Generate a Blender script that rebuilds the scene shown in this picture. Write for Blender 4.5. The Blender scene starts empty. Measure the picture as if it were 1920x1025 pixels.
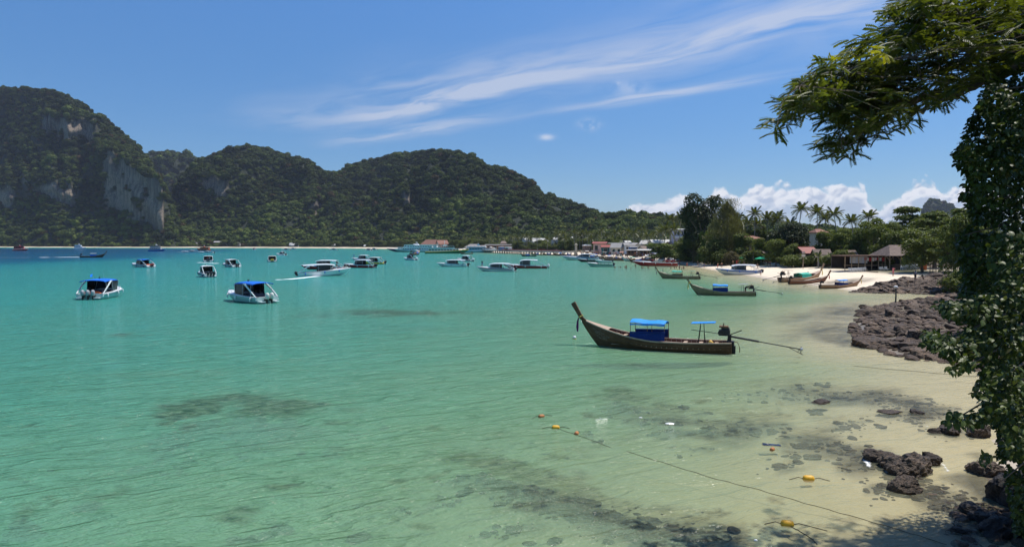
import bpy, bmesh, math, random
import numpy as np
from mathutils import Vector, Matrix, Euler, noise as mnoise

random.seed(7)
RNG = np.random.default_rng(11)
scene = bpy.context.scene
COL = scene.collection
R = math.radians

# ------------------------------------------------------------------ camera
CAMH = 7.2
FPX = 1280.0
PITCH = math.atan(55.0 / FPX)
cam_d = bpy.data.cameras.new('camera')
cam = bpy.data.objects.new('camera', cam_d)
COL.objects.link(cam)
cam_d.sensor_width = 36.0
cam_d.lens = 24.0
cam_d.clip_start = 0.1
cam_d.clip_end = 30000
cam.location = (0, 0, CAMH)
cam.rotation_euler = (math.pi / 2 - PITCH, 0, 0)
scene.camera = cam

# ------------------------------------------------------------------ sun, sky, exposure
SUN_EL, SUN_AZ = R(66), R(66)
sun_dir = Vector((math.sin(SUN_AZ) * math.cos(SUN_EL), math.cos(SUN_AZ) * math.cos(SUN_EL), math.sin(SUN_EL)))
sd = bpy.data.lights.new('sun', 'SUN')
sd.energy = 4.7
sd.angle = R(0.5)
sd.color = (1.0, 0.955, 0.88)
sun = bpy.data.objects.new('sun', sd)
COL.objects.link(sun)
sun.rotation_euler = (-sun_dir).to_track_quat('-Z', 'Y').to_euler()

scene.view_settings.view_transform = 'Standard'
scene.view_settings.look = 'None'
scene.view_settings.gamma = 1
scene.view_settings.use_curve_mapping = False
scene.view_settings.exposure = 0.2
scene.render.engine = 'CYCLES'
scene.cycles.max_bounces = 5
scene.cycles.transparent_max_bounces = 10
scene.cycles.volume_bounces = 0
scene.cycles.caustics_reflective = False
scene.cycles.caustics_refractive = False

world = bpy.data.worlds.new('World')
scene.world = world
world.use_nodes = True
world.cycles.sampling_method = 'MANUAL'
world.cycles.sample_map_resolution = 256
SKY_STRENGTH = 0.085


class NT:
    """small helper to write node trees"""
    def __init__(self, tree):
        self.t = tree
        self.n = tree.nodes
        self.l = tree.links

    def node(self, typ, **kw):
        n = self.n.new(typ)
        for k, v in kw.items():
            setattr(n, k, v)
        return n

    def put(self, sock, v):
        if isinstance(v, bpy.types.NodeSocket):
            self.l.new(v, sock)
        elif v is not None:
            if isinstance(v, (tuple, list)) and len(v) == 3 and sock.type == 'RGBA':
                v = (*v, 1.0)
            sock.default_value = v

    def math(self, op, a, b=None, c=None, clamp=False):
        n = self.node('ShaderNodeMath', operation=op, use_clamp=clamp)
        self.put(n.inputs[0], a)
        if b is not None: self.put(n.inputs[1], b)
        if c is not None: self.put(n.inputs[2], c)
        return n.outputs[0]

    def vmath(self, op, a, b=None, s=None):
        n = self.node('ShaderNodeVectorMath', operation=op)
        self.put(n.inputs[0], a)
        if b is not None: self.put(n.inputs[1], b)
        if s is not None: self.put(n.inputs['Scale'], s)
        return n.outputs[0]

    def comb(self, x, y, z):
        n = self.node('ShaderNodeCombineXYZ')
        for i, v in enumerate((x, y, z)): self.put(n.inputs[i], v)
        return n.outputs[0]

    def noise(self, vec, scale, detail=4, rough=0.55, dist=0.0, lac=2.0, out=0, dim='3D'):
        n = self.node('ShaderNodeTexNoise', noise_dimensions=dim)
        if vec is not None: self.put(n.inputs['Vector'], vec)
        n.inputs['Scale'].default_value = scale
        n.inputs['Detail'].default_value = detail
        n.inputs['Roughness'].default_value = rough
        n.inputs['Distortion'].default_value = dist
        n.inputs['Lacunarity'].default_value = lac
        return n.outputs[out]

    def vor(self, vec, scale, feature='F1', rand=1.0, out=0, smooth=None, dim='3D'):
        n = self.node('ShaderNodeTexVoronoi', feature=feature, voronoi_dimensions=dim)
        if vec is not None: self.put(n.inputs['Vector'], vec)
        n.inputs['Scale'].default_value = scale
        n.inputs['Randomness'].default_value = rand
        if smooth is not None and 'Smoothness' in n.inputs: n.inputs['Smoothness'].default_value = smooth
        return n.outputs[out]

    def ss(self, v, lo, hi, to0=0.0, to1=1.0, smooth=True):
        n = self.node('ShaderNodeMapRange', interpolation_type='SMOOTHSTEP' if smooth else 'LINEAR')
        self.put(n.inputs[0], v); self.put(n.inputs[1], lo); self.put(n.inputs[2], hi)
        self.put(n.inputs[3], to0); self.put(n.inputs[4], to1)
        return n.outputs[0]

    def ramp(self, fac, stops, interp='LINEAR'):
        n = self.node('ShaderNodeValToRGB')
        n.color_ramp.interpolation = interp
        e = n.color_ramp.elements
        while len(e) < len(stops): e.new(0.5)
        for i, (p, c) in enumerate(stops):
            e[i].position = p
            e[i].color = (*c, 1) if len(c) == 3 else c
        self.put(n.inputs[0], fac)
        return n.outputs[0]

    def mix(self, fac, a, b, mode='MIX'):
        n = self.node('ShaderNodeMix', data_type='RGBA', blend_type=mode)
        self.put(n.inputs[0], fac); self.put(n.inputs[6], a); self.put(n.inputs[7], b)
        return n.outputs[2]

    def attr(self, name, out='Fac'):
        return self.node('ShaderNodeAttribute', attribute_name=name).outputs[out]


def build_world():
    T = NT(world.node_tree)
    T.n.clear()
    out = T.node('ShaderNodeOutputWorld')
    bg = T.node('ShaderNodeBackground')
    bg.inputs[1].default_value = SKY_STRENGTH
    sky = T.node('ShaderNodeTexSky', sky_type='NISHITA')
    sky.sun_disc = False
    sky.sun_elevation = SUN_EL
    sky.sun_rotation = SUN_AZ
    sky.altitude = 0
    sky.air_density = 1.0
    sky.dust_density = 0.25
    sky.ozone_density = 3.0
    d = T.vmath('NORMALIZE', T.node('ShaderNodeTexCoord').outputs['Generated'])
    sp = T.node('ShaderNodeSeparateXYZ'); T.l.new(d, sp.inputs[0])
    x, y, z = sp.outputs
    # a clear tropical sky keeps its blue well down towards the horizon
    hs = T.node('ShaderNodeHueSaturation')
    T.put(hs.inputs['Color'], sky.outputs[0])
    T.put(hs.inputs['Saturation'], T.ss(z, 0.0, 0.5, 1.34, 1.22))
    T.put(hs.inputs['Value'], T.ss(z, 0.0, 0.45, 0.80, 1.32))
    tint = T.mix(1.0, hs.outputs[0], T.mix(T.ss(z, 0.0, 0.28), (0.78, 0.98, 1.26), (0.93, 1.0, 1.12)), 'MULTIPLY')
    # ---- high cirrus lying on a flat layer
    zz = T.math('MAXIMUM', z, 0.02)
    px = T.math('DIVIDE', x, zz); py = T.math('DIVIDE', y, zz)
    a = T.math('ADD', T.math('MULTIPLY', px, 0.644), T.math('MULTIPLY', py, -0.765))
    b = T.math('ADD', T.math('MULTIPLY', px, 0.765), T.math('MULTIPLY', py, 0.644))
    v = T.comb(a, b, 0.0)
    warp = T.math('MULTIPLY', T.math('SUBTRACT', T.noise(T.vmath('MULTIPLY', v, (0.7, 1.2, 1.0)), 1.0, 3, dim='2D'), 0.5), 0.55)
    bw = T.math('SUBTRACT', T.math('ADD', b, warp), T.math('MULTIPLY', T.math('ADD', a, 3.8), 0.13))
    streak = T.noise(T.comb(T.math('MULTIPLY', a, 0.55), T.math('MULTIPLY', bw, 1.7), 3.0), 1.6, 7, 0.54, 0.5, dim='2D')
    veil = T.noise(T.comb(T.math('MULTIPLY', a, 0.8), T.math('MULTIPLY', b, 1.6), 9.0), 0.8, 5, 0.6, 0.5, dim='2D')

    def band(c, w, amt, a0, a1):
        q = T.math('DIVIDE', T.math('SUBTRACT', bw, c), w)
        g = T.math('EXPONENT', T.math('MULTIPLY', T.math('MULTIPLY', q, q), -1.0))
        m = T.math('MULTIPLY', T.ss(a, a0 - 0.9, a0 + 0.7), T.ss(a, a1 + 0.8, a1 - 0.6))
        return T.math('MULTIPLY', T.math('MULTIPLY', g, m), amt)
    bands = T.math('ADD', T.math('ADD', band(2.76, 0.13, 0.95, -4.6, -1.0), band(2.62, 0.50, 0.78, -5.4, -0.6)),
                   T.math('ADD', band(3.62, 0.15, 0.90, -3.6, -2.2), band(3.46, 0.24, 0.85, -6.3, -4.5)))
    bands = T.math('ADD', bands, T.math('MULTIPLY', T.ss(veil, 0.62, 0.8), 0.10))
    cir = T.math('MULTIPLY', T.math('MULTIPLY', bands, T.ss(streak, 0.22, 0.70)), T.ss(z, 0.10, 0.16), clamp=True)
    col = T.mix(T.math('MULTIPLY', cir, 0.66), tint, (6.6, 7.0, 8.1))
    # small separate puffs
    def puff(u0, w0, su, sw, amt):
        uu = T.math('DIVIDE', x, T.math('MAXIMUM', y, 0.05)); ww = T.math('DIVIDE', z, T.math('MAXIMUM', y, 0.05))
        qu = T.math('DIVIDE', T.math('SUBTRACT', uu, u0), su); qw = T.math('DIVIDE', T.math('SUBTRACT', ww, w0), sw)
        g = T.math('EXPONENT', T.math('MULTIPLY', T.math('ADD', T.math('MULTIPLY', qu, qu), T.math('MULTIPLY', qw, qw)), -1.0))
        return T.math('MULTIPLY', g, amt)
    pn = T.noise(d, 45.0, 4, 0.6)
    pf = T.math('ADD', T.math('ADD', puff(0.112, 0.173, 0.012, 0.007, 1.3), puff(0.050, 0.155, 0.010, 0.004, 1.0)),
                T.math('ADD', puff(0.144, 0.233, 0.010, 0.0025, 1.0), puff(0.17, 0.225, 0.028, 0.010, 0.45)))
    pf = T.math('MULTIPLY', pf, T.ss(pn, 0.35, 0.62), clamp=True)
    col = T.mix(T.math('MULTIPLY', pf, 0.7), col, (7.4, 7.8, 8.8))
    # ---- cumulus bank on the horizon to the right
    ys = T.math('MAXIMUM', y, 0.03)
    u = T.math('DIVIDE', x, ys); w = T.math('DIVIDE', z, ys)
    fc = T.node('ShaderNodeFloatCurve')
    crv = fc.mapping.curves[0]
    pts = [(1090, 420), (1120, 404), (1150, 392), (1190, 384), (1235, 378), (1290, 358), (1312, 372), (1345, 352), (1400, 357),
           (1440, 346), (1500, 351), (1560, 350), (1605, 340), (1622, 352), (1640, 395), (1668, 372), (1700, 352), (1745, 338), (1762, 358),
           (1790, 352), (1830, 345), (1900, 355), (1990, 372), (2100, 352), (2240, 420)]
    xs = lambda p: ((p - 960) / 1280.0 - 0.05) / 1.0
    ysf = lambda q: (457.5 - q) / 1280.0 * 8.0
    cp = [(0.0, 0.02)] + [(xs(p), ysf(q)) for p, q in pts] + [(1.0, 0.1)]
    while len(crv.points) < len(cp): crv.points.new(0.5, 0.5)
    for i, (cx_, cy_) in enumerate(cp):
        crv.points[i].location = (cx_, cy_)
        crv.points[i].handle_type = 'AUTO'
    fc.mapping.update()
    T.put(fc.inputs[1], T.math('SUBTRACT', u, 0.05, clamp=True))
    top = T.math('DIVIDE', fc.outputs[0], 8.0)
    q = T.comb(u, T.math('MULTIPLY', w, 1.25), 0.0)
    nw = T.noise(q, 22.0, 2, 0.5, out=1, dim='2D')
    qd = T.vmath('ADD', q, T.vmath('SCALE', T.vmath('SUBTRACT', nw, (0.5, 0.5, 0.5)), s=0.02))
    b1 = T.vor(qd, 30.0, 'SMOOTH_F1', smooth=0.55, dim='2D'); b2 = T.vor(qd, 75.0, 'SMOOTH_F1', smooth=0.4, dim='2D')
    fine = T.noise(qd, 120.0, 5, 0.65, dim='2D')
    billow = T.math('ADD', T.math('ADD', T.math('MULTIPLY', T.math('SUBTRACT', 0.42, b1), 0.022), T.math('MULTIPLY', T.math('SUBTRACT', 0.42, b2), 0.009)),
                    T.math('MULTIPLY', T.math('SUBTRACT', fine, 0.5), 0.012))
    edge = T.math('SUBTRACT', T.math('ADD', top, billow), w)
    dens = T.ss(edge, -0.0005, 0.0085)
    soft = T.ss(T.noise(T.vmath('MULTIPLY', q, (0.6, 1.0, 1.0)), 13.0, 4, 0.6, dim='2D'), 0.30, 0.56)
    low = T.ss(edge, 0.022, 0.055)
    dens = T.math('MULTIPLY', dens, T.math('SUBTRACT', 1.0, T.math('MULTIPLY', low, T.math('SUBTRACT', 1.0, T.math('MULTIPLY', soft, 0.8)))))
    dens = T.math('MULTIPLY', dens, T.math('MULTIPLY', T.ss(u, 0.10, 0.17), T.ss(y, 0.03, 0.12)))
    b1s = T.vor(T.vmath('ADD', qd, (-0.004, 0.006, 0.0)), 30.0, 'SMOOTH_F1', smooth=0.35, dim='2D')
    b2s = T.vor(T.vmath('ADD', qd, (-0.002, 0.003, 0.0)), 75.0, 'SMOOTH_F1', smooth=0.4, dim='2D')
    relief = T.math('ADD', T.math('MULTIPLY', T.math('SUBTRACT', b1s, b1), 1.5), T.math('SUBTRACT', b2s, b2))
    lit = T.math('ADD', T.ss(edge, 0.045, 0.0), T.math('MULTIPLY', relief, 1.9), clamp=True)
    ccol = T.mix(lit, (5.1, 5.8, 7.2), (9.6, 9.6, 9.9))
    col = T.mix(T.math('MULTIPLY', dens, 0.94), col, ccol)
    T.put(bg.inputs[0], col)
    T.l.new(bg.outputs[0], out.inputs[0])


build_world()


# ------------------------------------------------------------------ picture -> place
CP, SP = math.cos(PITCH), math.sin(PITCH)

def ray(px, py):
    u = (px - 960) / FPX; v = (512.5 - py) / FPX
    return Vector((u, CP + v * SP, -SP + v * CP))

def P(px, py, Y):
    d = ray(px, py)
    return Vector((0, 0, CAMH)) + d * (Y / d.y)

def G(px, py, z=0.0):
    d = ray(px, py)
    t = (z - CAMH) / d.z
    return Vector((0, 0, CAMH)) + d * t

def elev(px, py):
    d = ray(px, py)
    return d.z / d.y

# ------------------------------------------------------------------ objects
def tag(o, label=None, cat=None, group=None, kind=None):
    if label: o['label'] = label
    if cat: o['category'] = cat
    if group: o['group'] = group
    if kind: o['kind'] = kind
    return o

def empty(name, loc=(0, 0, 0), rz=0.0, label=None, cat=None, group=None):
    o = bpy.data.objects.new(name, None)
    COL.objects.link(o)
    o.location = loc
    o.rotation_euler = (0, 0, rz)
    o.empty_display_size = 0.2
    return tag(o, label, cat, group)

def link_mesh(name, me, parent=None, loc=None):
    o = bpy.data.objects.new(name, me)
    COL.objects.link(o)
    if parent: o.parent = parent
    if loc is not None: o.location = loc
    return o

KIDS = {}
def copy_tree(o, parent=None, matswap=None):
    c = o.copy(); COL.objects.link(c); c.parent = parent
    if matswap and c.type == 'MESH':
        hit = [m.name in matswap for m in c.data.materials if m]
        if any(hit):
            key = (c.data.name, tuple(sorted((k, v.name) for k, v in matswap.items())))
            if key not in KIDS:
                me = c.data.copy()
                for i, m in enumerate(me.materials):
                    if m and m.name in matswap: me.materials[i] = matswap[m.name]
                KIDS[key] = me
            c.data = KIDS[key]
    for ch in o.children: copy_tree(ch, c, matswap)
    return c

def np_mesh(name, V, F, mat=None, smooth=False, attrs=None, mat_idx=None, mats=None):
    """V (n,3); F (m,k) with k = 3 or 4"""
    me = bpy.data.meshes.new(name)
    V = np.asarray(V, dtype=np.float32); F = np.asarray(F, dtype=np.int32)
    k = F.shape[1]
    me.vertices.add(len(V)); me.vertices.foreach_set('co', V.ravel())
    me.loops.add(F.size); me.loops.foreach_set('vertex_index', F.ravel())
    me.polygons.add(len(F))
    me.polygons.foreach_set('loop_start', np.arange(0, F.size, k, dtype=np.int32))
    me.polygons.foreach_set('loop_total', np.full(len(F), k, dtype=np.int32))
    me.polygons.foreach_set('use_smooth', np.full(len(F), bool(smooth)))
    for m in (mats or ([mat] if mat else [])): me.materials.append(m)
    if mat_idx is not None: me.polygons.foreach_set('material_index', np.asarray(mat_idx, dtype=np.int32))
    me.update(calc_edges=True)
    for an, av in (attrs or {}).items():
        a = me.attributes.new(an, 'FLOAT', 'POINT')
        a.data.foreach_set('value', np.asarray(av, dtype=np.float32))
    return me


class MB:
    """collects simple shapes into ONE mesh"""
    def __init__(self):
        self.v = []; self.f = []; self.mi = []; self.mats = []

    def _m(self, m):
        if m not in self.mats: self.mats.append(m)
        return self.mats.index(m)

    def add(self, verts, faces, m):
        b = len(self.v); self.v.extend(tuple(v) for v in verts)
        i = self._m(m)
        for f in faces: self.f.append(tuple(b + q for q in f)); self.mi.append(i)
        return self

    def box(self, c, s, m, rot=None, taper=1.0):
        x, y, z = (q / 2 for q in s)
        vs = [Vector((sx * x * (taper if sz > 0 else 1), sy * y * (taper if sz > 0 else 1), sz * z)) for sz in (-1, 1) for sy in (-1, 1) for sx in (-1, 1)]
        if rot is not None:
            M = Euler(rot).to_matrix(); vs = [M @ v for v in vs]
        c = Vector(c)
        return self.add([c + v for v in vs], [(0, 2, 3, 1), (4, 5, 7, 6), (0, 1, 5, 4), (2, 6, 7, 3), (0, 4, 6, 2), (1, 3, 7, 5)], m)

    def tube(self, pts, r, m, n=6, cap=True):
        pts = [Vector(p) for p in pts]
        rs = r if isinstance(r, (list, tuple)) else [r] * len(pts)
        rings = []
        up0 = None
        for i, p in enumerate(pts):
            t = (pts[min(i + 1, len(pts) - 1)] - pts[max(i - 1, 0)])
            if t.length < 1e-6: t = Vector((0, 0, 1))
            t.normalize()
            ref = up0 if up0 is not None else (Vector((0, 0, 1)) if abs(t.z) < 0.9 else Vector((1, 0, 0)))
            a = t.cross(ref)
            if a.length < 1e-4: a = t.cross(Vector((0.3, 1, 0.2)))
            a.normalize(); b = t.cross(a)
            rings.append([p + (a * math.cos(2 * math.pi * k / n) + b * math.sin(2 * math.pi * k / n)) * rs[i] for k in range(n)])
        vs = [v for rg in rings for v in rg]
        fs = []
        for i in range(len(pts) - 1):
            for k in range(n):
                k2 = (k + 1) % n
                fs.append((i * n + k, i * n + k2, (i + 1) * n + k2, (i + 1) * n + k))
        if cap:
            fs.append(tuple(range(n - 1, -1, -1))); e = (len(pts) - 1) * n
            fs.append(tuple(range(e, e + n)))
        return self.add(vs, fs, m)

    def ball(self, c, r, m, seg=10, rings=6):
        c = Vector(c); r = Vector(r) if isinstance(r, (tuple, list)) else Vector((r, r, r))
        vs = [c + Vector((0, 0, -r.z))]
        for i in range(1, rings):
            ph = -math.pi / 2 + math.pi * i / rings
            for k in range(seg):
                th = 2 * math.pi * k / seg
                vs.append(c + Vector((r.x * math.cos(ph) * math.cos(th), r.y * math.cos(ph) * math.sin(th), r.z * math.sin(ph))))
        vs.append(c + Vector((0, 0, r.z)))
        fs = []
        for k in range(seg): fs.append((0, 1 + (k + 1) % seg, 1 + k))
        for i in range(rings - 2):
            for k in range(seg):
                a = 1 + i * seg + k; b = 1 + i * seg + (k + 1) % seg
                fs.append((a, b, b + seg, a + seg))
        t = len(vs) - 1; o = 1 + (rings - 2) * seg
        for k in range(seg): fs.append((t, o + k, o + (k + 1) % seg))
        return self.add(vs, fs, m)

    def loft(self, secs, m, closed=False, cap0=False, cap1=False):
        """secs: list of lists of points, all the same length"""
        n = len(secs[0]); vs = [v for s in secs for v in s]; fs = []
        for i in range(len(secs) - 1):
            for k in range(n if closed else n - 1):
                k2 = (k + 1) % n
                fs.append((i * n + k, i * n + k2, (i + 1) * n + k2, (i + 1) * n + k))
        if cap0: fs.append(tuple(range(n - 1, -1, -1)))
        if cap1: fs.append(tuple(range((len(secs) - 1) * n, len(secs) * n)))
        return self.add(vs, fs, m)

    def build(self, name, parent=None, smooth=False, loc=None, fix=True):
        me = bpy.data.meshes.new(name)
        me.from_pydata(self.v, [], self.f)
        for m in self.mats: me.materials.append(m)
        me.polygons.foreach_set('material_index', self.mi)
        if smooth: me.polygons.foreach_set('use_smooth', [True] * len(self.f))
        me.update()
        if fix:
            bm = bmesh.new(); bm.from_mesh(me)
            bmesh.ops.recalc_face_normals(bm, faces=bm.faces); bm.to_mesh(me); bm.free()
        return link_mesh(name, me, parent, loc)


# ------------------------------------------------------------------ materials
MATS = {}
def pmat(name, color, rough=0.6, spec=0.4, metal=0.0, var=0.15, vscale=3.0, bump=0.0, bscale=20.0, dirt=0.0, trans=0.0, alpha=1.0):
    """painted / plain material with uneven colour, wear and fine relief"""
    if name in MATS: return MATS[name]
    m = bpy.data.materials.new(name); m.use_nodes = True
    T = NT(m.node_tree); T.n.clear()
    out = T.node('ShaderNodeOutputMaterial'); b = T.node('ShaderNodeBsdfPrincipled')
    co = T.node('ShaderNodeTexCoord').outputs['Object']
    n1 = T.noise(co, vscale, 5, 0.6)
    n2 = T.noise(co, vscale * 7, 4, 0.6)
    f = T.math('ADD', T.math('MULTIPLY', n1, 0.65), T.math('MULTIPLY', n2, 0.35))
    k = T.ss(f, 0.3, 0.7, 1.0 - var, 1.0 + var, smooth=False)
    col = T.mix(1.0, (*color, 1), T.comb(k, k, k), 'MULTIPLY')
    if dirt:
        s = T.noise(T.vmath('MULTIPLY', co, (3.0, 3.0, 0.7)), vscale * 1.5, 6, 0.7)
        col = T.mix(T.math('MULTIPLY', T.ss(s, 0.52, 0.72), dirt), col, (0.10, 0.085, 0.06, 1))
    T.put(b.inputs['Base Color'], col)
    T.put(b.inputs['Roughness'], T.ss(n2, 0.2, 0.8, max(0.04, rough - 0.1), min(1.0, rough + 0.12), smooth=False))
    b.inputs['Metallic'].default_value = metal
    b.inputs['Specular IOR Level'].default_value = spec
    if trans: b.inputs['Transmission Weight'].default_value = trans
    if alpha < 1: b.inputs['Alpha'].default_value = alpha
    if bump:
        bp = T.node('ShaderNodeBump'); bp.inputs['Strength'].default_value = bump; bp.inputs['Distance'].default_value = 0.05
        T.put(bp.inputs['Height'], T.noise(co, bscale, 5, 0.6)); T.l.new(bp.outputs[0], b.inputs['Normal'])
    T.l.new(b.outputs[0], out.inputs[0])
    MATS[name] = m
    return m

def foliage_mat(name, dark, light, transl=0.25, rough=0.55, island=True, spec=0.3, hue_noise=0.12, young=None):
    if name in MATS: return MATS[name]
    m = bpy.data.materials.new(name); m.use_nodes = True
    T = NT(m.node_tree); T.n.clear()
    out = T.node('ShaderNodeOutputMaterial'); b = T.node('ShaderNodeBsdfPrincipled'); tr = T.node('ShaderNodeBsdfTranslucent')
    geo = T.node('ShaderNodeNewGeometry'); oi = T.node('ShaderNodeObjectInfo')
    co = T.node('ShaderNodeTexCoord').outputs['Object']
    n = T.noise(co, hue_noise, 4, 0.6)
    r = geo.outputs['Random Per Island'] if island else oi.outputs['Random']
    f = T.math('ADD', T.math('MULTIPLY', n, 0.9), T.math('ADD', T.math('MULTIPLY', r, 0.55), T.math('MULTIPLY', oi.outputs['Random'], 0.25)))
    f = T.ss(f, 0.35, 1.2, smooth=False)
    col = T.mix(f, (*dark, 1), (*light, 1))
    if young:
        col = T.mix(T.ss(T.math('ADD', T.math('MULTIPLY', n, 0.8), T.math('MULTIPLY', r, 0.3)), young[1], young[1] + 0.06), col, (*young[0], 1))
    T.put(b.inputs['Base Color'], col)
    b.inputs['Roughness'].default_value = rough
    b.inputs['Specular IOR Level'].default_value = spec
    T.put(tr.inputs[0], T.mix(1.0, col, (1.5, 1.55, 0.5, 1), 'MULTIPLY'))
    mx = T.node('ShaderNodeMixShader'); mx.inputs[0].default_value = transl
    T.l.new(b.outputs[0], mx.inputs[1]); T.l.new(tr.outputs[0], mx.inputs[2]); T.l.new(mx.outputs[0], out.inputs[0])
    MATS[name] = m
    return m
# ================================================================== SETTING: shore, sea bed, water
def fbm(X, Y, scale, oct=4, seed=0, gain=0.5):
    """value noise on numpy arrays, about -1..1"""
    r = np.random.default_rng(1000 + seed)
    tab = r.random((256, 256)) * 2 - 1
    out = np.zeros_like(X, dtype=float); amp = 1.0; tot = 0.0; s = 1.0 / scale
    for o in range(oct):
        x = X * s + 17.3 * o + seed * 3.1; y = Y * s - 9.7 * o + seed * 5.7
        xi = np.floor(x).astype(int); yi = np.floor(y).astype(int)
        fx = x - xi; fy = y - yi
        fx = fx * fx * (3 - 2 * fx); fy = fy * fy * (3 - 2 * fy)
        a = tab[xi & 255, yi & 255]; b = tab[(xi + 1) & 255, yi & 255]
        c = tab[xi & 255, (yi + 1) & 255]; d = tab[(xi + 1) & 255, (yi + 1) & 255]
        out += amp * ((a * (1 - fx) + b * fx) * (1 - fy) + (c * (1 - fx) + d * fx) * fy)
        tot += amp; amp *= gain; s *= 2.03
    return out / tot * 1.6

def sstep(v, a, b):
    t = np.clip((v - a) / (b - a), 0, 1)
    return t * t * (3 - 2 * t)

def gpt(px, py, z=0.0):
    g = G(px, py, z); return (g.x, g.y)

COAST = [(11.5, -60), (11.5, 6), (12.6, 14)] + [gpt(*p) for p in [
    (1905, 935), (1860, 800), (1850, 740), (1835, 702), (1790, 678), (1705, 668), (1640, 645), (1618, 628), (1612, 600), (1622, 578), (1680, 569), (1730, 563),
    (1764, 556), (1757, 551), (1700, 549), (1640, 549), (1598, 545), (1560, 539.5), (1500, 531), (1440, 523), (1400, 516), (1350, 509), (1310, 501),
    (1275, 494), (1225, 488), (1170, 484), (1110, 480), (1050, 477), (980, 475), (940, 473.5), (890, 471), (830, 468.5), (760, 466.6), (660, 465.4),
    (500, 464.6), (300, 464.2), (0, 463.6), (-400, 463.0)]] + [(-2600, 1650), (-9000, 1700), (-9000, 16000), (12000, 16000), (12000, -60)]
COAST = np.array(COAST)

def in_poly(X, Y, poly):
    c = np.zeros(X.shape, dtype=bool); n = len(poly); j = n - 1
    for i in range(n):
        xi, yi = poly[i]; xj, yj = poly[j]
        cond = ((yi > Y) != (yj > Y)) & (X < (xj - xi) * (Y - yi) / (yj - yi + 1e-12) + xi)
        c ^= cond; j = i
    return c

def poly_dist(X, Y, poly, closed=True):
    d = np.full(X.shape, 1e9); n = len(poly)
    for i in range(n if closed else n - 1):
        ax, ay = poly[i]; bx, by = poly[(i + 1) % n]
        dx, dy = bx - ax, by - ay; L = dx * dx + dy * dy + 1e-12
        t = np.clip(((X - ax) * dx + (Y - ay) * dy) / L, 0, 1)
        d = np.minimum(d, np.hypot(X - ax - t * dx, Y - ay - t * dy))
    return d

def shore_sd(X, Y):
    d = poly_dist(X, Y, COAST)
    s = np.where(in_poly(X, Y, COAST), 1.0, -1.0)
    return d * s

DEPTH_X = np.array([0, 4, 10, 20, 30, 60, 120, 220, 300, 600, 3000])
DEPTH_Y = np.array([0, 0.16, 0.60, 1.25, 1.80, 2.8, 3.8, 5.2, 10.0, 15.0, 20.0])
SPUR1 = np.array([gpt(*p) for p in [(1614, 640), (1606, 612), (1622, 580), (1690, 568), (1745, 562), (1800, 545), (1900, 545), (1990, 640), (1930, 720), (1850, 700), (1790, 676), (1700, 668)]])
SPUR2 = np.array([gpt(*p) for p in [(1596, 547), (1640, 542), (1680, 538), (1760, 535), (1830, 534), (1860, 545), (1775, 553), (1700, 550), (1640, 549)]])

# dark weed and rock patches on the sea bed  (px, py, rx, ry, strength, tilt)
PATCH = [(360, 787, 80, 15, 1.0, -0.10), (440, 774, 75, 12, 1.0, -0.12), (520, 787, 95, 17, 1.0, -0.05), (310, 812, 45, 9, 0.7, -0.2),
         (880, 880, 60, 14, 0.9, 0.1), (960, 915, 80, 20, 0.75, 0.18), (1060, 950, 110, 28, 0.85, 0.22), (1180, 990, 110, 30, 0.95, 0.15), (1300, 1020, 110, 25, 0.9, 0.1),
         (960, 985, 60, 15, 0.5, 0.1), (1165, 760, 60, 12, 0.55, 0.1), (1260, 790, 90, 14, 0.75, 0.13), (1350, 812, 60, 15, 0.85, 0.1), (1430, 815, 60, 14, 0.7, 0.0),
         (1450, 738, 110, 14, 0.55, 0.0), (1545, 752, 40, 10, 0.9, 0.0), (1640, 760, 70, 14, 1.0, 0.1), (1710, 775, 60, 14, 1.0, 0.15), (1715, 800, 60, 12, 0.7, 0.1),
         (1600, 810, 40, 10, 0.55, 0), (1560, 850, 50, 16, 0.7, 0), (1610, 880, 60, 22, 0.9, 0.1), (1690, 930, 70, 22, 0.8, 0.2), (1760, 960, 80, 25, 0.9, 0.25), (1650, 945, 40, 16, 0.7, 0),
         (1510, 850, 30, 10, 0.6, 0), (1780, 830, 60, 14, 0.5, 0), (1840, 940, 60, 30, 0.9, 0), (1870, 1000, 70, 30, 1.0, 0), (1810, 880, 40, 12, 0.4, 0),
         (740, 604, 140, 7, 0.75, 0.0), (600, 612, 70, 5, 0.4, 0), (222, 654, 30, 5, 0.6, 0), (500, 900, 40, 9, 0.25, 0), (700, 905, 60, 9, 0.3, 0), (250, 885, 40, 10, 0.28, 0),
         (430, 1015, 40, 10, 0.6, 0), (30, 1010, 30, 14, 0.45, 0), (620, 865, 60, 8, 0.2, 0), (520, 945, 50, 10, 0.2, 0), (1100, 870, 50, 12, 0.35, 0), (1080, 890, 30, 8, 0.3, 0),
         (1520, 610, 90, 12, 0.42, 0), (1590, 600, 60, 16, 0.6, 0), (1560, 640, 70, 16, 0.7, 0), (1600, 655, 50, 12, 0.8, 0), (1500, 648, 60, 10, 0.35, 0), (1590, 545, 50, 4, 0.6, 0), (1480, 552, 80, 5, 0.25, 0),
         (900, 640, 120, 6, 0.14, 0), (300, 720, 90, 7, 0.14, 0), (1200, 700, 90, 8, 0.22, 0.05), (60, 740, 60, 8, 0.2, 0), (1400, 600, 80, 8, 0.2, 0)]

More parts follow.
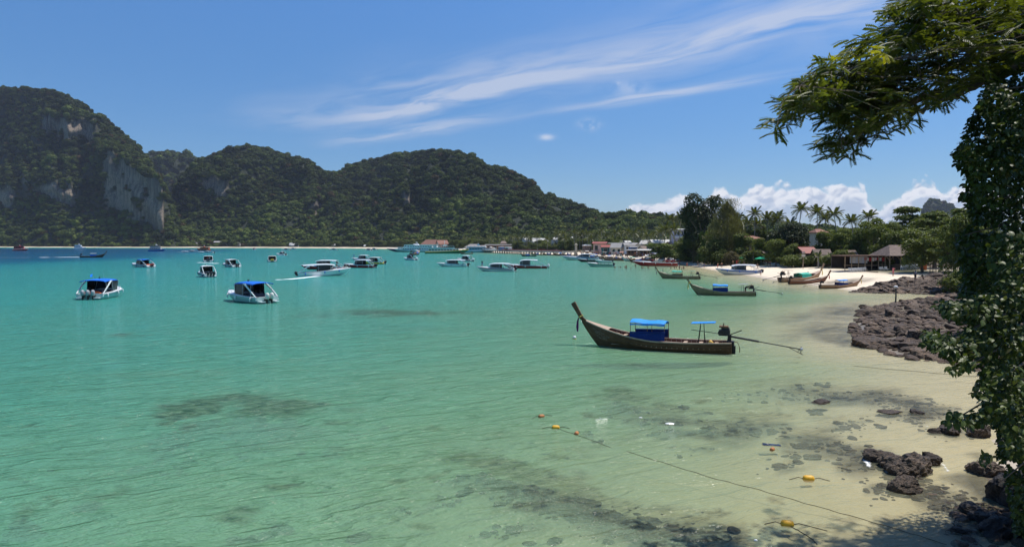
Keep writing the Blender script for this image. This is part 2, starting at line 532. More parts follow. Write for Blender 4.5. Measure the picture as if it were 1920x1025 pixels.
_pr = random.Random(77)
for _i in range(46):
    _x = _pr.uniform(20, 1050); _y = _pr.uniform(810, 1018)
    PATCH.append((_x, _y, _pr.uniform(10, 34), _pr.uniform(3.5, 8), _pr.uniform(0.22, 0.5), _pr.uniform(-0.2, 0.1)))
for _i in range(26):
    PATCH.append((_pr.uniform(1050, 1600), _pr.uniform(720, 900), _pr.uniform(10, 30), _pr.uniform(3, 7), _pr.uniform(0.25, 0.6), _pr.uniform(-0.1, 0.2)))

def weed_at(X, Y):
    w = np.zeros_like(X)
    wx = X + fbm(X, Y, 1.6, 3, 21) * 0.7; wy = Y + fbm(X, Y, 2.2, 3, 22) * 1.1
    for (px, py, rx, ry, s, t) in PATCH:
        zc = -0.5 if py > 660 else -1.0
        c = np.array(gpt(px, py, zc)); ex = np.array(gpt(px + rx, py + rx * t, zc)) - c; ey = np.array(gpt(px, py - ry, zc)) - c
        M = np.linalg.inv(np.array([ex, ey]).T)
        qx = M[0, 0] * (wx - c[0]) + M[0, 1] * (wy - c[1]); qy = M[1, 0] * (wx - c[0]) + M[1, 1] * (wy - c[1])
        w = np.maximum(w, s * np.exp(-(qx * qx + qy * qy) * 0.9))
    n = fbm(X, Y, 1.1, 4, 23)
    return np.clip(w * (1.25 + 0.9 * n), 0, 1)

def ground_z(X, Y, weedy=False):
    d = shore_sd(X, Y)
    wob = fbm(X, Y, 9, 3, 1) * 0.6
    dd = d + wob * np.clip(np.abs(d) / 6, 0, 1)
    land = np.interp(dd, [0, 3, 12, 30, 60, 200], [0, 0.32, 1.1, 1.9, 2.2, 2.6])
    # nearer right side is a steep wooded bank
    bank = sstep(d, 4.0, 11.0) * sstep(-Y, -62, -30) * 5.2 * np.where(X > 0, 1, 0)
    land = land + bank * (0.85 + 0.3 * fbm(X, Y, 5, 3, 2))
    sea = -np.interp(-dd, DEPTH_X, DEPTH_Y)
    z = np.where(dd > 0, land, sea)
    mound = weed_at(X, Y) * np.where(Y < 80, 1, 0) if weedy else 0.0
    z = z + mound * np.clip(-z - 0.45, 0, 2) * 0.62
    near = np.clip(60 / np.maximum(np.abs(Y), 1), 0, 1)
    z = z + fbm(X, Y, 2.2, 3, 3) * 0.03 * near + fbm(X, Y, 14, 2, 4) * 0.10 * np.clip(-d / 8, 0, 1) * near
    return z, d

def sheet(nu, ny, y0, y1, umax):
    t = np.linspace(0, 1, ny)
    ys = y0 * (y1 / y0) ** t
    us = np.linspace(-1, 1, nu); us = umax * (0.35 * us + 0.65 * us ** 3) if umax > 1.5 else umax * us
    U, Yg = np.meshgrid(us, ys)
    X = U * (Yg + 12.0)
    idx = np.arange(nu * ny).reshape(ny, nu)
    F = np.stack([idx[:-1, :-1], idx[:-1, 1:], idx[1:, 1:], idx[1:, :-1]], -1).reshape(-1, 4)
    return X.ravel(), Yg.ravel(), F

def ground_material():
    m = bpy.data.materials.new('sand_and_soil'); m.use_nodes = True
    T = NT(m.node_tree); T.n.clear()
    out = T.node('ShaderNodeOutputMaterial'); b = T.node('ShaderNodeBsdfPrincipled')
    co = T.node('ShaderNodeNewGeometry').outputs['Position']
    n1 = T.noise(co, 0.35, 5, 0.6); n2 = T.noise(co, 3.0, 6, 0.65); n3 = T.noise(co, 22.0, 4, 0.6)
    g = T.math('ADD', T.math('MULTIPLY', n1, 0.5), T.math('MULTIPLY', n2, 0.5))
    sand = T.mix(T.ss(g, 0.3, 0.7), (0.62, 0.52, 0.38, 1), (0.80, 0.68, 0.52, 1))
    sand = T.mix(T.math('MULTIPLY', T.ss(n3, 0.62, 0.75), 0.35), sand, (0.28, 0.22, 0.16, 1))
    # wrack line and trodden streaks along the beach
    stv = T.vmath('MULTIPLY', co, (0.35, 2.2, 1.0))
    st = T.ss(T.noise(stv, 0.8, 5, 0.7), 0.62, 0.72)
    sand = T.mix(T.math('MULTIPLY', T.math('MULTIPLY', st, T.attr('land')), 0.45), sand, (0.24, 0.18, 0.12, 1))
    wet = T.attr('wet')
    sand = T.mix(T.math('MULTIPLY', wet, 0.62), sand, (0.30, 0.235, 0.155, 1))
    weedc = T.mix(n2, (0.022, 0.020, 0.020, 1), (0.12, 0.09, 0.05, 1))
    wd = T.math('MULTIPLY', T.attr('weed'), T.ss(T.math('ADD', T.math('MULTIPLY', n2, 0.6), T.math('MULTIPLY', T.attr('weed'), 0.75)), 0.34, 0.56), clamp=True)
    col = T.mix(wd, sand, weedc)
    soil = T.mix(n2, (0.05, 0.045, 0.022, 1), (0.085, 0.085, 0.03, 1))
    col = T.mix(T.attr('soil'), col, soil)
    T.put(b.inputs['Base Color'], col)
    T.put(b.inputs['Roughness'], T.ss(wet, 0, 1, 0.9, 0.42))
    b.inputs['Specular IOR Level'].default_value = 0.3
    bp = T.node('ShaderNodeBump'); bp.inputs['Strength'].default_value = 0.6; bp.inputs['Distance'].default_value = 0.08
    T.put(bp.inputs['Height'], T.math('ADD', n2, T.math('MULTIPLY', n3, 0.3))); T.l.new(bp.outputs[0], b.inputs['Normal'])
    T.l.new(b.outputs[0], out.inputs[0])
    return m

gx, gy, gF = sheet(420, 420, 6.0, 15000.0, 2.6)
gz, gd = ground_z(gx, gy, True)
rocky = np.maximum(sstep(np.where(in_poly(gx, gy, SPUR1), 1, -1) * poly_dist(gx, gy, SPUR1), -1.5, 1.0), sstep(np.where(in_poly(gx, gy, SPUR2), 1, -1) * poly_dist(gx, gy, SPUR2), -1.0, 0.8))
soil = sstep(gd, 17.0, 25.0 ) * (1 - 0.5 * sstep(fbm(gx, gy, 12, 3, 5), 0.3, 0.7))
soil = np.maximum(soil, sstep(gd, 3.5, 6.0) * np.where((gy < 58) & (gx > 0), 1.0, 0.0) * (1 - 0.9 * sstep(gy, 30, 50)))
weed = weed_at(gx, gy)
weed = np.maximum(weed, rocky * 0.9 * (1 - sstep(gd, 10, 16)))
ground = link_mesh('ground', np_mesh('ground', np.stack([gx, gy, gz], -1), gF, ground_material(), smooth=True,
                   attrs={'soil': soil, 'weed': weed, 'land': sstep(gd, 2, 5), 'wet': 1 - sstep(gd + 0.8 * fbm(gx, gy, 6, 3, 8), -0.2, 2.6)}))
tag(ground, kind='structure')

def water_material():
    m = bpy.data.materials.new('sea_water'); m.use_nodes = True
    T = NT(m.node_tree); T.n.clear()
    out = T.node('ShaderNodeOutputMaterial'); b = T.node('ShaderNodeBsdfPrincipled'); tr = T.node('ShaderNodeBsdfTransparent')
    pos = T.node('ShaderNodeNewGeometry').outputs['Position']
    dep = T.attr('depth')
    big = T.noise(T.vmath('MULTIPLY', pos, (0.5, 1.0, 1.0)), 0.03, 4, 0.6)
    mid = T.noise(T.vmath('MULTIPLY', pos, (0.5, 1.0, 1.0)), 0.22, 4, 0.6)
    dv = T.math('MULTIPLY', dep, T.math('ADD', 0.62, T.math('ADD', T.math('MULTIPLY', big, 0.45), T.math('MULTIPLY', mid, 0.3))))
    col = T.ramp(T.math('DIVIDE', dv, 16.0, clamp=True), [
        (0.0, (0.42, 0.40, 0.28)), (0.03, (0.28, 0.36, 0.23)), (0.07, (0.205, 0.375, 0.235)), (0.13, (0.105, 0.345, 0.245)), (0.22, (0.048, 0.320, 0.280)),
        (0.36, (0.012, 0.225, 0.250)), (0.48, (0.001, 0.110, 0.190)), (0.75, (0.001, 0.060, 0.140)), (1.0, (0.001, 0.042, 0.105))])
    # the light coming back out of the water is weaker over dark reef than over sand
    rf = T.math('MULTIPLY', T.attr('reef'), T.math('EXPONENT', T.math('MULTIPLY', dep, -0.20)))
    rf = T.ss(T.math('ADD', rf, T.math('MULTIPLY', T.math('SUBTRACT', T.noise(T.vmath('MULTIPLY', pos, (0.6, 1.0, 1.0)), 1.1, 7, 0.72), 0.5), 1.1)), 0.06, 0.60)
    rf = T.math('MULTIPLY', T.math('MULTIPLY', rf, T.ss(T.attr('reef'), 0.03, 0.2)), 0.82)
    rn = T.noise(T.vmath('MULTIPLY', pos, (0.7, 1.0, 1.0)), 2.6, 6, 0.75)
    col = T.mix(T.math('MULTIPLY', rf, T.ss(rn, 0.36, 0.60, 1.0, 0.45)), col, T.mix(T.ss(rn, 0.40, 0.62), (0.030, 0.048, 0.058, 1), (0.13, 0.125, 0.085, 1)))
    # wind ripples: long low crests, chop, and small capillary texture
    warp = T.vmath('SCALE', T.vmath('SUBTRACT', T.noise(pos, 0.25, 2, 0.5, out=1, dim='2D'), (0.5, 0.5, 0.5)), s=1.1)
    rot = T.node('ShaderNodeVectorRotate', rotation_type='Z_AXIS'); T.put(rot.inputs['Vector'], T.vmath('ADD', pos, warp)); rot.inputs['Angle'].default_value = -0.42
    q = rot.outputs[0]
    w1 = T.noise(T.vmath('MULTIPLY', q, (0.42, 1.7, 1.0)), 0.60, 3, 0.55, 0.15, dim='2D')
    w2 = T.noise(T.vmath('MULTIPLY', q, (0.5, 1.5, 1.0)), 2.0, 4, 0.65, 0.2, dim='2D')
    w3 = T.noise(T.vmath('MULTIPLY', pos, (0.8, 1.2, 1.0)), 8.0, 2, 0.6, 0.4, dim='2D')
    ridge = T.math('SUBTRACT', 1.0, T.math('ABSOLUTE', T.math('MULTIPLY', T.math('SUBTRACT', w1, 0.5), 4.2)), clamp=True)
    h = T.math('ADD', T.math('ADD', T.math('MULTIPLY', w1, 0.60), T.math('MULTIPLY', T.math('POWER', ridge, 4.0), 0.10)),
               T.math('ADD', T.math('MULTIPLY', w2, 0.24), T.math('MULTIPLY', w3, 0.04)))
    calm = T.ss(dep, 0.0, 1.1, 0.30, 1.0)
    bp = T.node('ShaderNodeBump'); bp.inputs['Distance'].default_value = 0.85
    T.put(bp.inputs['Strength'], T.math('MULTIPLY', calm, 1.0))
    T.put(bp.inputs['Height'], h)
    T.put(b.inputs['Base Color'], col)
    b.inputs['Roughness'].default_value = 0.12
    b.inputs['IOR'].default_value = 1.33
    b.inputs['Specular IOR Level'].default_value = 0.30
    T.l.new(bp.outputs[0], b.inputs['Normal'])
    # clear shallows: light passes to the sand; tinted and lost with depth
    T.put(tr.inputs[0], T.mix(T.ss(dv, 0.0, 1.8), (0.96, 0.98, 0.88, 1), (0.26, 0.80, 0.50, 1)))
    clear = T.math('MULTIPLY', T.math('EXPONENT', T.math('MULTIPLY', dv, -0.56)), 0.93)
    fr = T.node('ShaderNodeFresnel'); fr.inputs[0].default_value = 1.2; T.l.new(bp.outputs[0], fr.inputs[1])
    clear = T.math('MULTIPLY', clear, T.math('SUBTRACT', 1.0, fr.outputs[0], clamp=True))
    # foam: wakes and swash along the rocks
    fo = T.attr('foam')
    fn = T.math('ADD', T.math('MULTIPLY', T.noise(pos, 2.2, 6, 0.72), 0.8), T.math('MULTIPLY', T.noise(pos, 11.0, 4, 0.7), 0.35))
    foam = T.math('MULTIPLY', T.ss(T.math('ADD', fn, T.math('MULTIPLY', fo, 0.75)), 0.80, 1.02), T.ss(fo, 0.02, 0.3), clamp=True)
    fb = T.node('ShaderNodeBsdfDiffuse'); fb.inputs[0].default_value = (0.8, 0.82, 0.82, 1)
    mx = T.node('ShaderNodeMixShader'); T.put(mx.inputs[0], clear)
    T.l.new(b.outputs[0], mx.inputs[1]); T.l.new(tr.outputs[0], mx.inputs[2])
    mf = T.node('ShaderNodeMixShader'); T.put(mf.inputs[0], foam)
    T.l.new(mx.outputs[0], mf.inputs[1]); T.l.new(fb.outputs[0], mf.inputs[2])
    T.l.new(mf.outputs[0], out.inputs[0])
    return m

# foam streaks: polylines in the picture's water plane (points, half width m, strength)
FOAM = [([(524, 524), (545, 523), (565, 521), (600, 517)], 0.9, 0.85), ([(690, 512), (780, 510), (850, 509), (890, 510), (930, 510), (985, 508)], 0.7, 0.38), ([(845, 511), (905, 511)], 0.45, 0.35),
        ([(0, 482.6), (60, 482.6), (92, 482.3), (118, 482), (150, 482)], 2.3, 1.0), ([(335, 472.5), (385, 473.5)], 1.8, 0.9), ([(388, 476), (440, 477)], 1.8, 0.55),
        ([(368, 491.6), (395, 493), (412, 494)], 0.9, 0.95), ([(515, 478.5), (545, 478.8)], 1.5, 0.7), ([(596, 479.5), (612, 479.5)], 1.5, 0.5),
        ([(640, 517), (665, 517)], 0.4, 0.4),
        ([(1622, 632), (1632, 640), (1650, 650), (1672, 658), (1700, 664)], 0.5, 0.45), ([(1640, 608), (1625, 600)], 0.5, 0.25),
        ([(1622, 856), (1625, 868), (1640, 878), (1668, 886)], 0.10, 0.62), ([(1760, 862), (1770, 872), (1776, 885)], 0.08, 0.4), ([(1725, 797), (1740, 801)], 0.10, 0.5),
        ([(1685, 857), (1705, 862)], 0.06, 0.35), ([(1790, 995), (1800, 1003), (1812, 1006)], 0.07, 0.45), ([(1780, 965), (1790, 985)], 0.10, 0.35), ([(1750, 836), (1765, 842)], 0.07, 0.4),
        ([(1330, 662), (1375, 662)], 0.15, 0.25)]
wx, wy, wF = sheet(420, 520, 6.0, 14000.0, 2.6)
_, wd0 = ground_z(wx, wy)
wdep = np.interp(-wd0, DEPTH_X, DEPTH_Y); wdep[wd0 > 0] = 0
reef = weed_at(wx, wy)
wdep = wdep - reef * np.where(wy < 80, 1, 0) * np.clip(wdep - 0.45, 0, 2) * 0.25
foam = np.zeros_like(wx)
for pts, hw, s in FOAM:
    pl = np.array([gpt(*p) for p in pts])
    dd = poly_dist(wx, wy, pl, closed=False)
    foam = np.maximum(foam, s * np.exp(-(dd / hw) ** 2))
swash = np.exp(-((wd0 + 0.15) / 0.35) ** 2) * 0.16 * np.clip(40 / wy, 0, 1)
foam = np.maximum(foam, swash)
keepf = (wd0[wF] < 3.0).any(axis=1)
WATER_MAT = water_material()
water = link_mesh('sea', np_mesh('sea', np.stack([wx, wy, np.zeros_like(wx)], -1), wF[keepf], WATER_MAT, smooth=True, attrs={'depth': wdep, 'foam': foam, 'reef': reef}))
tag(water, kind='structure')

def gz_at(x, y):
    z, _ = ground_z(np.array([float(x)]), np.array([float(y)]))
    return float(z[0])
# ================================================================== HILLS AND THEIR FOREST
def hill_material():
    m = bpy.data.materials.new('limestone_and_undergrowth'); m.use_nodes = True
    T = NT(m.node_tree); T.n.clear()
    out = T.node('ShaderNodeOutputMaterial'); b = T.node('ShaderNodeBsdfPrincipled')
    pos = T.node('ShaderNodeNewGeometry').outputs['Position']
    st = T.noise(T.vmath('MULTIPLY', pos, (1.0, 1.0, 0.10)), 0.13, 8, 0.74, 0.8)
    bl = T.noise(pos, 0.02, 5, 0.6)
    fi = T.noise(pos, 0.22, 5, 0.65)
    rock = T.ramp(T.math('ADD', T.math('MULTIPLY', st, 0.7), T.math('MULTIPLY', bl, 0.3)), [
        (0.34, (0.055, 0.045, 0.036)), (0.46, (0.14, 0.118, 0.094)), (0.55, (0.30, 0.235, 0.175)), (0.62, (0.15, 0.130, 0.108)), (0.72, (0.34, 0.245, 0.165))])
    rock = T.mix(T.ss(fi, 0.56, 0.66), rock, (0.05, 0.065, 0.03, 1))
    und = T.mix(fi, (0.012, 0.019, 0.007, 1), (0.032, 0.042, 0.014, 1))
    T.put(b.inputs['Base Color'], T.mix(T.attr('cliff'), und, rock))
    b.inputs['Roughness'].default_value = 0.9
    bp = T.node('ShaderNodeBump'); bp.inputs['Strength'].default_value = 1.0; bp.inputs['Distance'].default_value = 6.0
    T.put(bp.inputs['Height'], T.math('ADD', st, T.math('MULTIPLY', fi, 0.5))); T.l.new(bp.outputs[0], b.inputs['Normal'])
    T.l.new(b.outputs[0], out.inputs[0])
    return m
HILLM = hill_material()

def ico(sub):
    bm = bmesh.new(); bmesh.ops.create_icosphere(bm, subdivisions=sub, radius=1.0)
    V = np.array([v.co[:] for v in bm.verts]); F = np.array([[q.index for q in f.verts] for f in bm.faces]); bm.free()
    return V, F

def crown_variant(i, flat=0.75, cards=520):
    """one tree crown seen from far away: a lumpy core covered in leaf sprays"""
    r = np.random.default_rng(50 + i)
    V, F = ico(3)
    lob = r.normal(size=(9, 3)); lob /= np.linalg.norm(lob, axis=1)[:, None]; lob[:, 2] = np.abs(lob[:, 2]) * 0.8
    rad = 0.62 + 0.30 * np.max(np.exp(-((V[:, None, :] - lob[None]) ** 2).sum(-1) / 0.22), axis=1)
    rad += 0.07 * fbm(V[:, 0] + V[:, 2], V[:, 1] - V[:, 2], 0.25, 3, i)
    V = V * rad[:, None]; V[:, 2] *= flat
    n = V[r.integers(0, len(V), cards)] * (1 + 0.16 * r.random((cards, 1)))
    s = 0.10 + 0.10 * r.random(cards)
    a = r.normal(size=(cards, 3)); a[:, 2] *= 0.35; a /= np.linalg.norm(a, axis=1)[:, None]
    nn = n / np.linalg.norm(n, axis=1)[:, None]
    b = np.cross(nn + 0.6 * r.normal(size=(cards, 3)), a); b /= np.linalg.norm(b, axis=1)[:, None] + 1e-9
    q = np.stack([n - a * s[:, None], n + b * s[:, None] * 0.6, n + a * s[:, None], n - b * s[:, None] * 0.6], 1).reshape(-1, 3)
    k = len(V)
    cf = (np.arange(cards * 4).reshape(-1, 4) + k)
    T3 = np.concatenate([F, cf[:, [0, 1, 2]], cf[:, [0, 2, 3]]])
    return np.concatenate([V, q]), T3

FOREST_MAT = foliage_mat('forest_canopy', (0.020, 0.030, 0.010), (0.075, 0.085, 0.020), transl=0.22, island=False, rough=0.8, spec=0.12, hue_noise=0.35)
def forest_mat2():
    m = FOREST_MAT; T = NT(m.node_tree)
    b = [n for n in T.n if n.type == 'BSDF_PRINCIPLED'][0]
    oi = T.node('ShaderNodeObjectInfo'); pos = T.node('ShaderNodeNewGeometry').outputs['Position']
    r = oi.outputs['Random']
    sp = T.node('ShaderNodeSeparateXYZ'); T.l.new(pos, sp.inputs[0])
    lo = T.ss(sp.outputs[2], 130.0, 12.0)
    big = T.noise(pos, 0.008, 4, 0.6)
    f = T.math('ADD', T.math('MULTIPLY', r, 0.62), T.math('ADD', T.math('MULTIPLY', lo, 0.30), T.math('MULTIPLY', T.math('SUBTRACT', big, 0.5), 1.5)), clamp=True)
    col = T.ramp(f, [(0.0, (0.032, 0.044, 0.016)), (0.30, (0.062, 0.084, 0.025)), (0.58, (0.102, 0.136, 0.034)), (0.82, (0.150, 0.200, 0.044)), (1.0, (0.20, 0.205, 0.055))])
    col = T.mix(T.ss(T.math('FRACT', T.math('MULTIPLY', r, 37.0)), 0.955, 0.965), col, (0.10, 0.065, 0.032, 1))
    fi = T.noise(pos, 0.5, 4, 0.65)
    col = T.mix(1.0, col, T.ramp(fi, [(0.3, (0.6, 0.6, 0.6)), (0.7, (1.35, 1.35, 1.3))]), 'MULTIPLY')
    T.put(b.inputs['Base Color'], col)
forest_mat2()

crown_col = bpy.data.collections.new('crown_shapes')
for i in range(6):
    Vc, Fc = crown_variant(i, flat=[0.8, 0.65, 0.95, 0.7, 1.15, 0.6][i])
    o = bpy.data.objects.new('crown_%s' % 'abcdef'[i], np_mesh('crown_shape', Vc, Fc, FOREST_MAT, smooth=False))
    crown_col.objects.link(o)

def scatter_group(coll):
    g = bpy.data.node_groups.new('scatter_' + coll.name, 'GeometryNodeTree')
    g.interface.new_socket('Geometry', in_out='INPUT', socket_type='NodeSocketGeometry')
    g.interface.new_socket('Geometry', in_out='OUTPUT', socket_type='NodeSocketGeometry')
    N = g.nodes; L = g.links
    i = N.new('NodeGroupInput'); o = N.new('NodeGroupOutput')
    ip = N.new('GeometryNodeInstanceOnPoints'); ci = N.new('GeometryNodeCollectionInfo')
    ci.inputs['Collection'].default_value = coll
    ci.inputs['Separate Children'].default_value = True
    ci.inputs['Reset Children'].default_value = True
    def named(n, t):
        a = N.new('GeometryNodeInputNamedAttribute'); a.data_type = t; a.inputs[0].default_value = n
        return a.outputs[0]
    L.new(i.outputs[0], ip.inputs['Points']); L.new(ci.outputs[0], ip.inputs['Instance'])
    ip.inputs['Pick Instance'].default_value = True
    L.new(named('vi', 'INT'), ip.inputs['Instance Index'])
    L.new(named('rot', 'FLOAT_VECTOR'), ip.inputs['Rotation'])
    L.new(named('sc', 'FLOAT_VECTOR'), ip.inputs['Scale'])
    L.new(ip.outputs[0], o.inputs[0])
    return g
CROWN_GROUP = scatter_group(crown_col)

def scatter(name, pts, sc, nvar, group, rng, label, cat, parent=None):
    me = bpy.data.meshes.new(name)
    pts = np.asarray(pts, dtype=np.float32)
    me.vertices.add(len(pts)); me.vertices.foreach_set('co', pts.ravel())
    a = me.attributes.new('vi', 'INT', 'POINT'); a.data.foreach_set('value', rng.integers(0, nvar, len(pts)).astype(np.int32))
    rot = np.zeros((len(pts), 3), dtype=np.float32); rot[:, 2] = rng.random(len(pts)) * 6.28; rot[:, :2] = rng.normal(size=(len(pts), 2)) * 0.12
    a = me.attributes.new('rot', 'FLOAT_VECTOR', 'POINT'); a.data.foreach_set('vector', rot.ravel())
    a = me.attributes.new('sc', 'FLOAT_VECTOR', 'POINT'); a.data.foreach_set('vector', np.asarray(sc, dtype=np.float32).ravel())
    o = link_mesh(name, me)
    md = o.modifiers.new('scatter', 'NODES'); md.node_group = group
    return tag(o, label, cat, kind='stuff')

CURVE = {}
def hill(key, sky, foot, ridge, back, u_n, t_n, seed, gully=0.10, cliffs=(), prof=1.0, sizes=(5.5, 9.0), dens=1.0, label='', baseh=1.5):
    """a real hill: shore foot, slope, ridge and back slope, its ridge line at the heights read off the photograph"""
    sx = np.array([p[0] for p in sky], float); sy = np.array([p[1] for p in sky], float)
    pxs = np.linspace(sx[0], sx[-1], u_n)
    U = (pxs - 960) / FPX
    el = np.array([elev(a, b) for a, b in zip(pxs, np.interp(pxs, sx, sy))])
    # crowns stand proud of the ground by a few metres
    Yf = np.interp(pxs, [p[0] for p in foot], [p[1] for p in foot])
    Yr = np.interp(pxs, [p[0] for p in ridge], [p[1] for p in ridge])
    Yb = Yr + back
    crownpad = sizes[1] * 0.62
    Hr = np.maximum(CAMH + el * Yr - crownpad, 0.5)
    Yr = Yr + fbm(pxs, pxs * 0, 60, 3, seed) * 25
    t = np.linspace(0, 1, t_n)
    fr = 0.72
    TT, UU = np.meshgrid(t, U, indexing='ij'); PX = np.meshgrid(t, pxs, indexing='ij')[1]
    tf = np.clip(TT / fr, 0, 1); tb = np.clip((TT - fr) / (1 - fr), 0, 1)
    YY = np.where(TT <= fr, Yf[None] + (Yr - Yf)[None] * tf, Yr[None] + (Yb - Yr)[None] * tb)
    XX = UU * YY
    s = 0.30 * tf + 0.70 * np.power(np.sin(tf * math.pi / 2), 1.25) * (0.55 + 0.45 * tf)
    s = s ** prof
    s = np.where(TT <= fr, s, np.cos(tb * math.pi / 2) ** 0.8)
    env = np.sin(np.clip(tf, 0, 1) * math.pi) * np.where(TT <= fr, 1, 0)
    g1 = fbm(XX, YY, 230, 4, seed + 1); g2 = fbm(XX, YY, 70, 3, seed + 2)
    Z = Hr[None] * s * (1 + env * (gully * 2.2 * g1 + gully * 0.9 * g2)) + env * 10 * g2
    elr = ((Hr - CAMH) / Yr)[None]
    Z = np.where(TT <= fr, np.minimum(Z, CAMH + elr * YY * (0.985 + 0.015 * tf)), Z)
    cl = np.zeros_like(Z)
    for (x0, x1, y0a, y1a, y0b, y1b) in cliffs:
        # a sheer face: everything between two sight lines stands in one steep wall
        for j, p in enumerate(pxs):
            if not (x0 - 25 < p < x1 + 25): continue
            ed = min(1, max(0, (p - (x0 - 25)) / 25)) * min(1, max(0, ((x1 + 25) - p) / 25))
            ed = ed * ed * (3 - 2 * ed)
            col = Z[:, j]; yy = YY[:, j]; w_ = min(1, max(0, (p - x0) / (x1 - x0))); y0 = y0a + (y0b - y0a) * w_; y1 = y1a + (y1b - y1a) * w_
            e = (col - CAMH) / yy
            e0 = elev(p, y1 + 6 * math.sin(p * 0.11)); e1 = elev(p, y0 + 5 * math.sin(p * 0.23))
            i0 = int(np.argmax(e > e0)); i1 = int(np.argmax(e > e1))
            if i1 <= i0 + 2: continue
            Y0, Y1 = yy[i0], yy[i0] + (yy[i1] - yy[i0]) * 0.16
            k = np.linspace(0, 1, i1 - i0)
            ynew = Y0 + (Y1 - Y0) * k + 5 * np.sin(k * 9 + p * 0.05) * np.sin(k * math.pi)
            znew = CAMH + (e0 + (e1 - e0) * k) * ynew
            YY[i0:i1, j] = yy[i0:i1] * (1 - ed) + ynew * ed
            Z[i0:i1, j] = col[i0:i1] * (1 - ed) + znew * ed
            # shelf behind the lip
            m = min(len(yy) - 1, i1 + 12)
            kk = np.linspace(0, 1, m - i1)
            YY[i1:m, j] = YY[i1:m, j] * (1 - ed) + (Y1 + (yy[m] - Y1) * kk) * ed
            ztop = znew[-1]
            Z[i1:m, j] = Z[i1:m, j] * (1 - ed) + (ztop + (Z[m, j] - ztop) * kk) * ed
            cl[i0:i1, j] = np.maximum(cl[i0:i1, j], ed ** 3 * np.sin(k * math.pi) ** 0.25)
    XX = UU * YY
    Z = np.maximum(Z, -2) ; Z[0] = -1.0; Z[-1] = -1.0
    if baseh: Z = np.where(TT < 0.03, np.minimum(Z, baseh), Z)
    idx = np.arange(u_n * t_n).reshape(t_n, u_n)
    F = np.stack([idx[:-1, :-1], idx[:-1, 1:], idx[1:, 1:], idx[1:, :-1]], -1).reshape(-1, 4)
    cln = cl * (1 - 0.85 * sstep(fbm(XX, Z * 1.3, 38, 3, seed + 7), 0.32, 0.55))
    o = link_mesh('hill', np_mesh('hill', np.stack([XX, YY, Z], -1).reshape(-1, 3), F, HILLM, smooth=True, attrs={'cliff': cln.ravel()}))
    tag(o, kind='structure')
    # forest on it
    rng = np.random.default_rng(seed + 90)
    A = np.stack([XX, YY, Z], -1)
    v00 = A[:-1, :-1]; v10 = A[:-1, 1:]; v01 = A[1:, :-1]; v11 = A[1:, 1:]
    area = np.linalg.norm(np.cross(v10 - v00, v01 - v00), axis=-1)
    tr_rows = (TT[:-1, :-1] < fr + 0.10)
    wgt = area * tr_rows * (1 - np.clip(cln[:-1, :-1] * 1.35, 0, 1)) * (Z[:-1, :-1] > 0.5)
    sm = 0.5 * (sizes[0] + sizes[1])
    n = int(wgt.sum() / (sm * sm * 1.35) * dens)
    n = min(n, 20000)
    pick = rng.choice(wgt.size, n, p=(wgt / wgt.sum()).ravel())
    i, j = np.unravel_index(pick, wgt.shape); a = rng.random((n, 1)); b = rng.random((n, 1))
    pts = v00[i, j] * (1 - a) * (1 - b) + v10[i, j] * a * (1 - b) + v01[i, j] * (1 - a) * b + v11[i, j] * a * b
    sz = sizes[0] + (sizes[1] - sizes[0]) * rng.random(n) ** 1.8
    big = rng.random(n) < 0.10; sz[big] *= 1.55; sml = rng.random(n) < 0.3; sz[sml] *= 0.7
    sc = np.stack([sz, sz, sz * (0.75 + 0.4 * rng.random(n))], -1)
    pts[:, 2] += sc[:, 2] * 0.30
    scatter('forest', pts, sc, 6, CROWN_GROUP, rng, label, 'forest')
    return o

hill('left', [(-900, 460), (-700, 380), (-500, 300), (-300, 235), (-100, 180), (0, 165), (50, 161), (100, 168), (150, 188), (200, 216), (240, 248), (262, 272), (280, 295), (300, 325), (318, 362), (330, 400), (338, 430), (352, 462)],
     [(-900, 1800), (0, 1560), (200, 1450), (352, 1400)], [(-900, 2150), (0, 1980), (200, 1780), (352, 1500)], 500, 420, 150, 1, gully=0.18,
     cliffs=[(206, 322, 282, 398, 352, 440), (55, 140, 335, 378, 345, 385), (95, 175, 215, 258, 225, 268), (-40, 25, 350, 385, 350, 385)], sizes=(4.8, 9.5), dens=1.15, label='dense dark forest cloaking the tall limestone hill at far left')
hill('gap', [(225, 330), (262, 296), (285, 287), (320, 282), (350, 288), (378, 300), (420, 320), (470, 400)],
     [(225, 2150), (470, 2150)], [(225, 2500), (470, 2500)], 400, 120, 60, 2, sizes=(8, 13), dens=1.0, label='forest on the small far hill seen in the gap beside the tall cliff')
hill('middle', [(318, 430), (335, 345), (360, 318), (380, 303), (420, 286), (470, 272), (520, 280), (570, 297), (605, 318), (632, 324), (670, 345), (720, 400), (760, 455)],
     [(318, 1420), (760, 1340)], [(318, 1850), (500, 1950), (760, 1750)], 450, 300, 130, 3, gully=0.21, cliffs=[(590, 640, 378, 404, 378, 404), (388, 420, 330, 368, 335, 372)],
     sizes=(5.2, 9.5), dens=1.1, label='forest on the rounded middle hill behind the far beach')
hill('right', [(540, 462), (575, 400), (610, 340), (632, 323), (680, 303), (740, 290), (800, 283), (850, 287), (890, 298), (920, 315), (960, 321), (985, 330), (1000, 345), (1015, 361), (1050, 373), (1090, 387), (1120, 401), (1160, 430), (1190, 455)],
     [(540, 1380), (800, 1150), (900, 960), (1190, 800)], [(540, 1850), (800, 1800), (960, 1450), (1120, 1100), (1190, 1050)], 450, 420, 150, 4, gully=0.20,
     cliffs=[(765, 785, 362, 385, 362, 385)], sizes=(4.8, 9.0), dens=1.1, label='forest on the long hill above the pier, sloping down to the right')
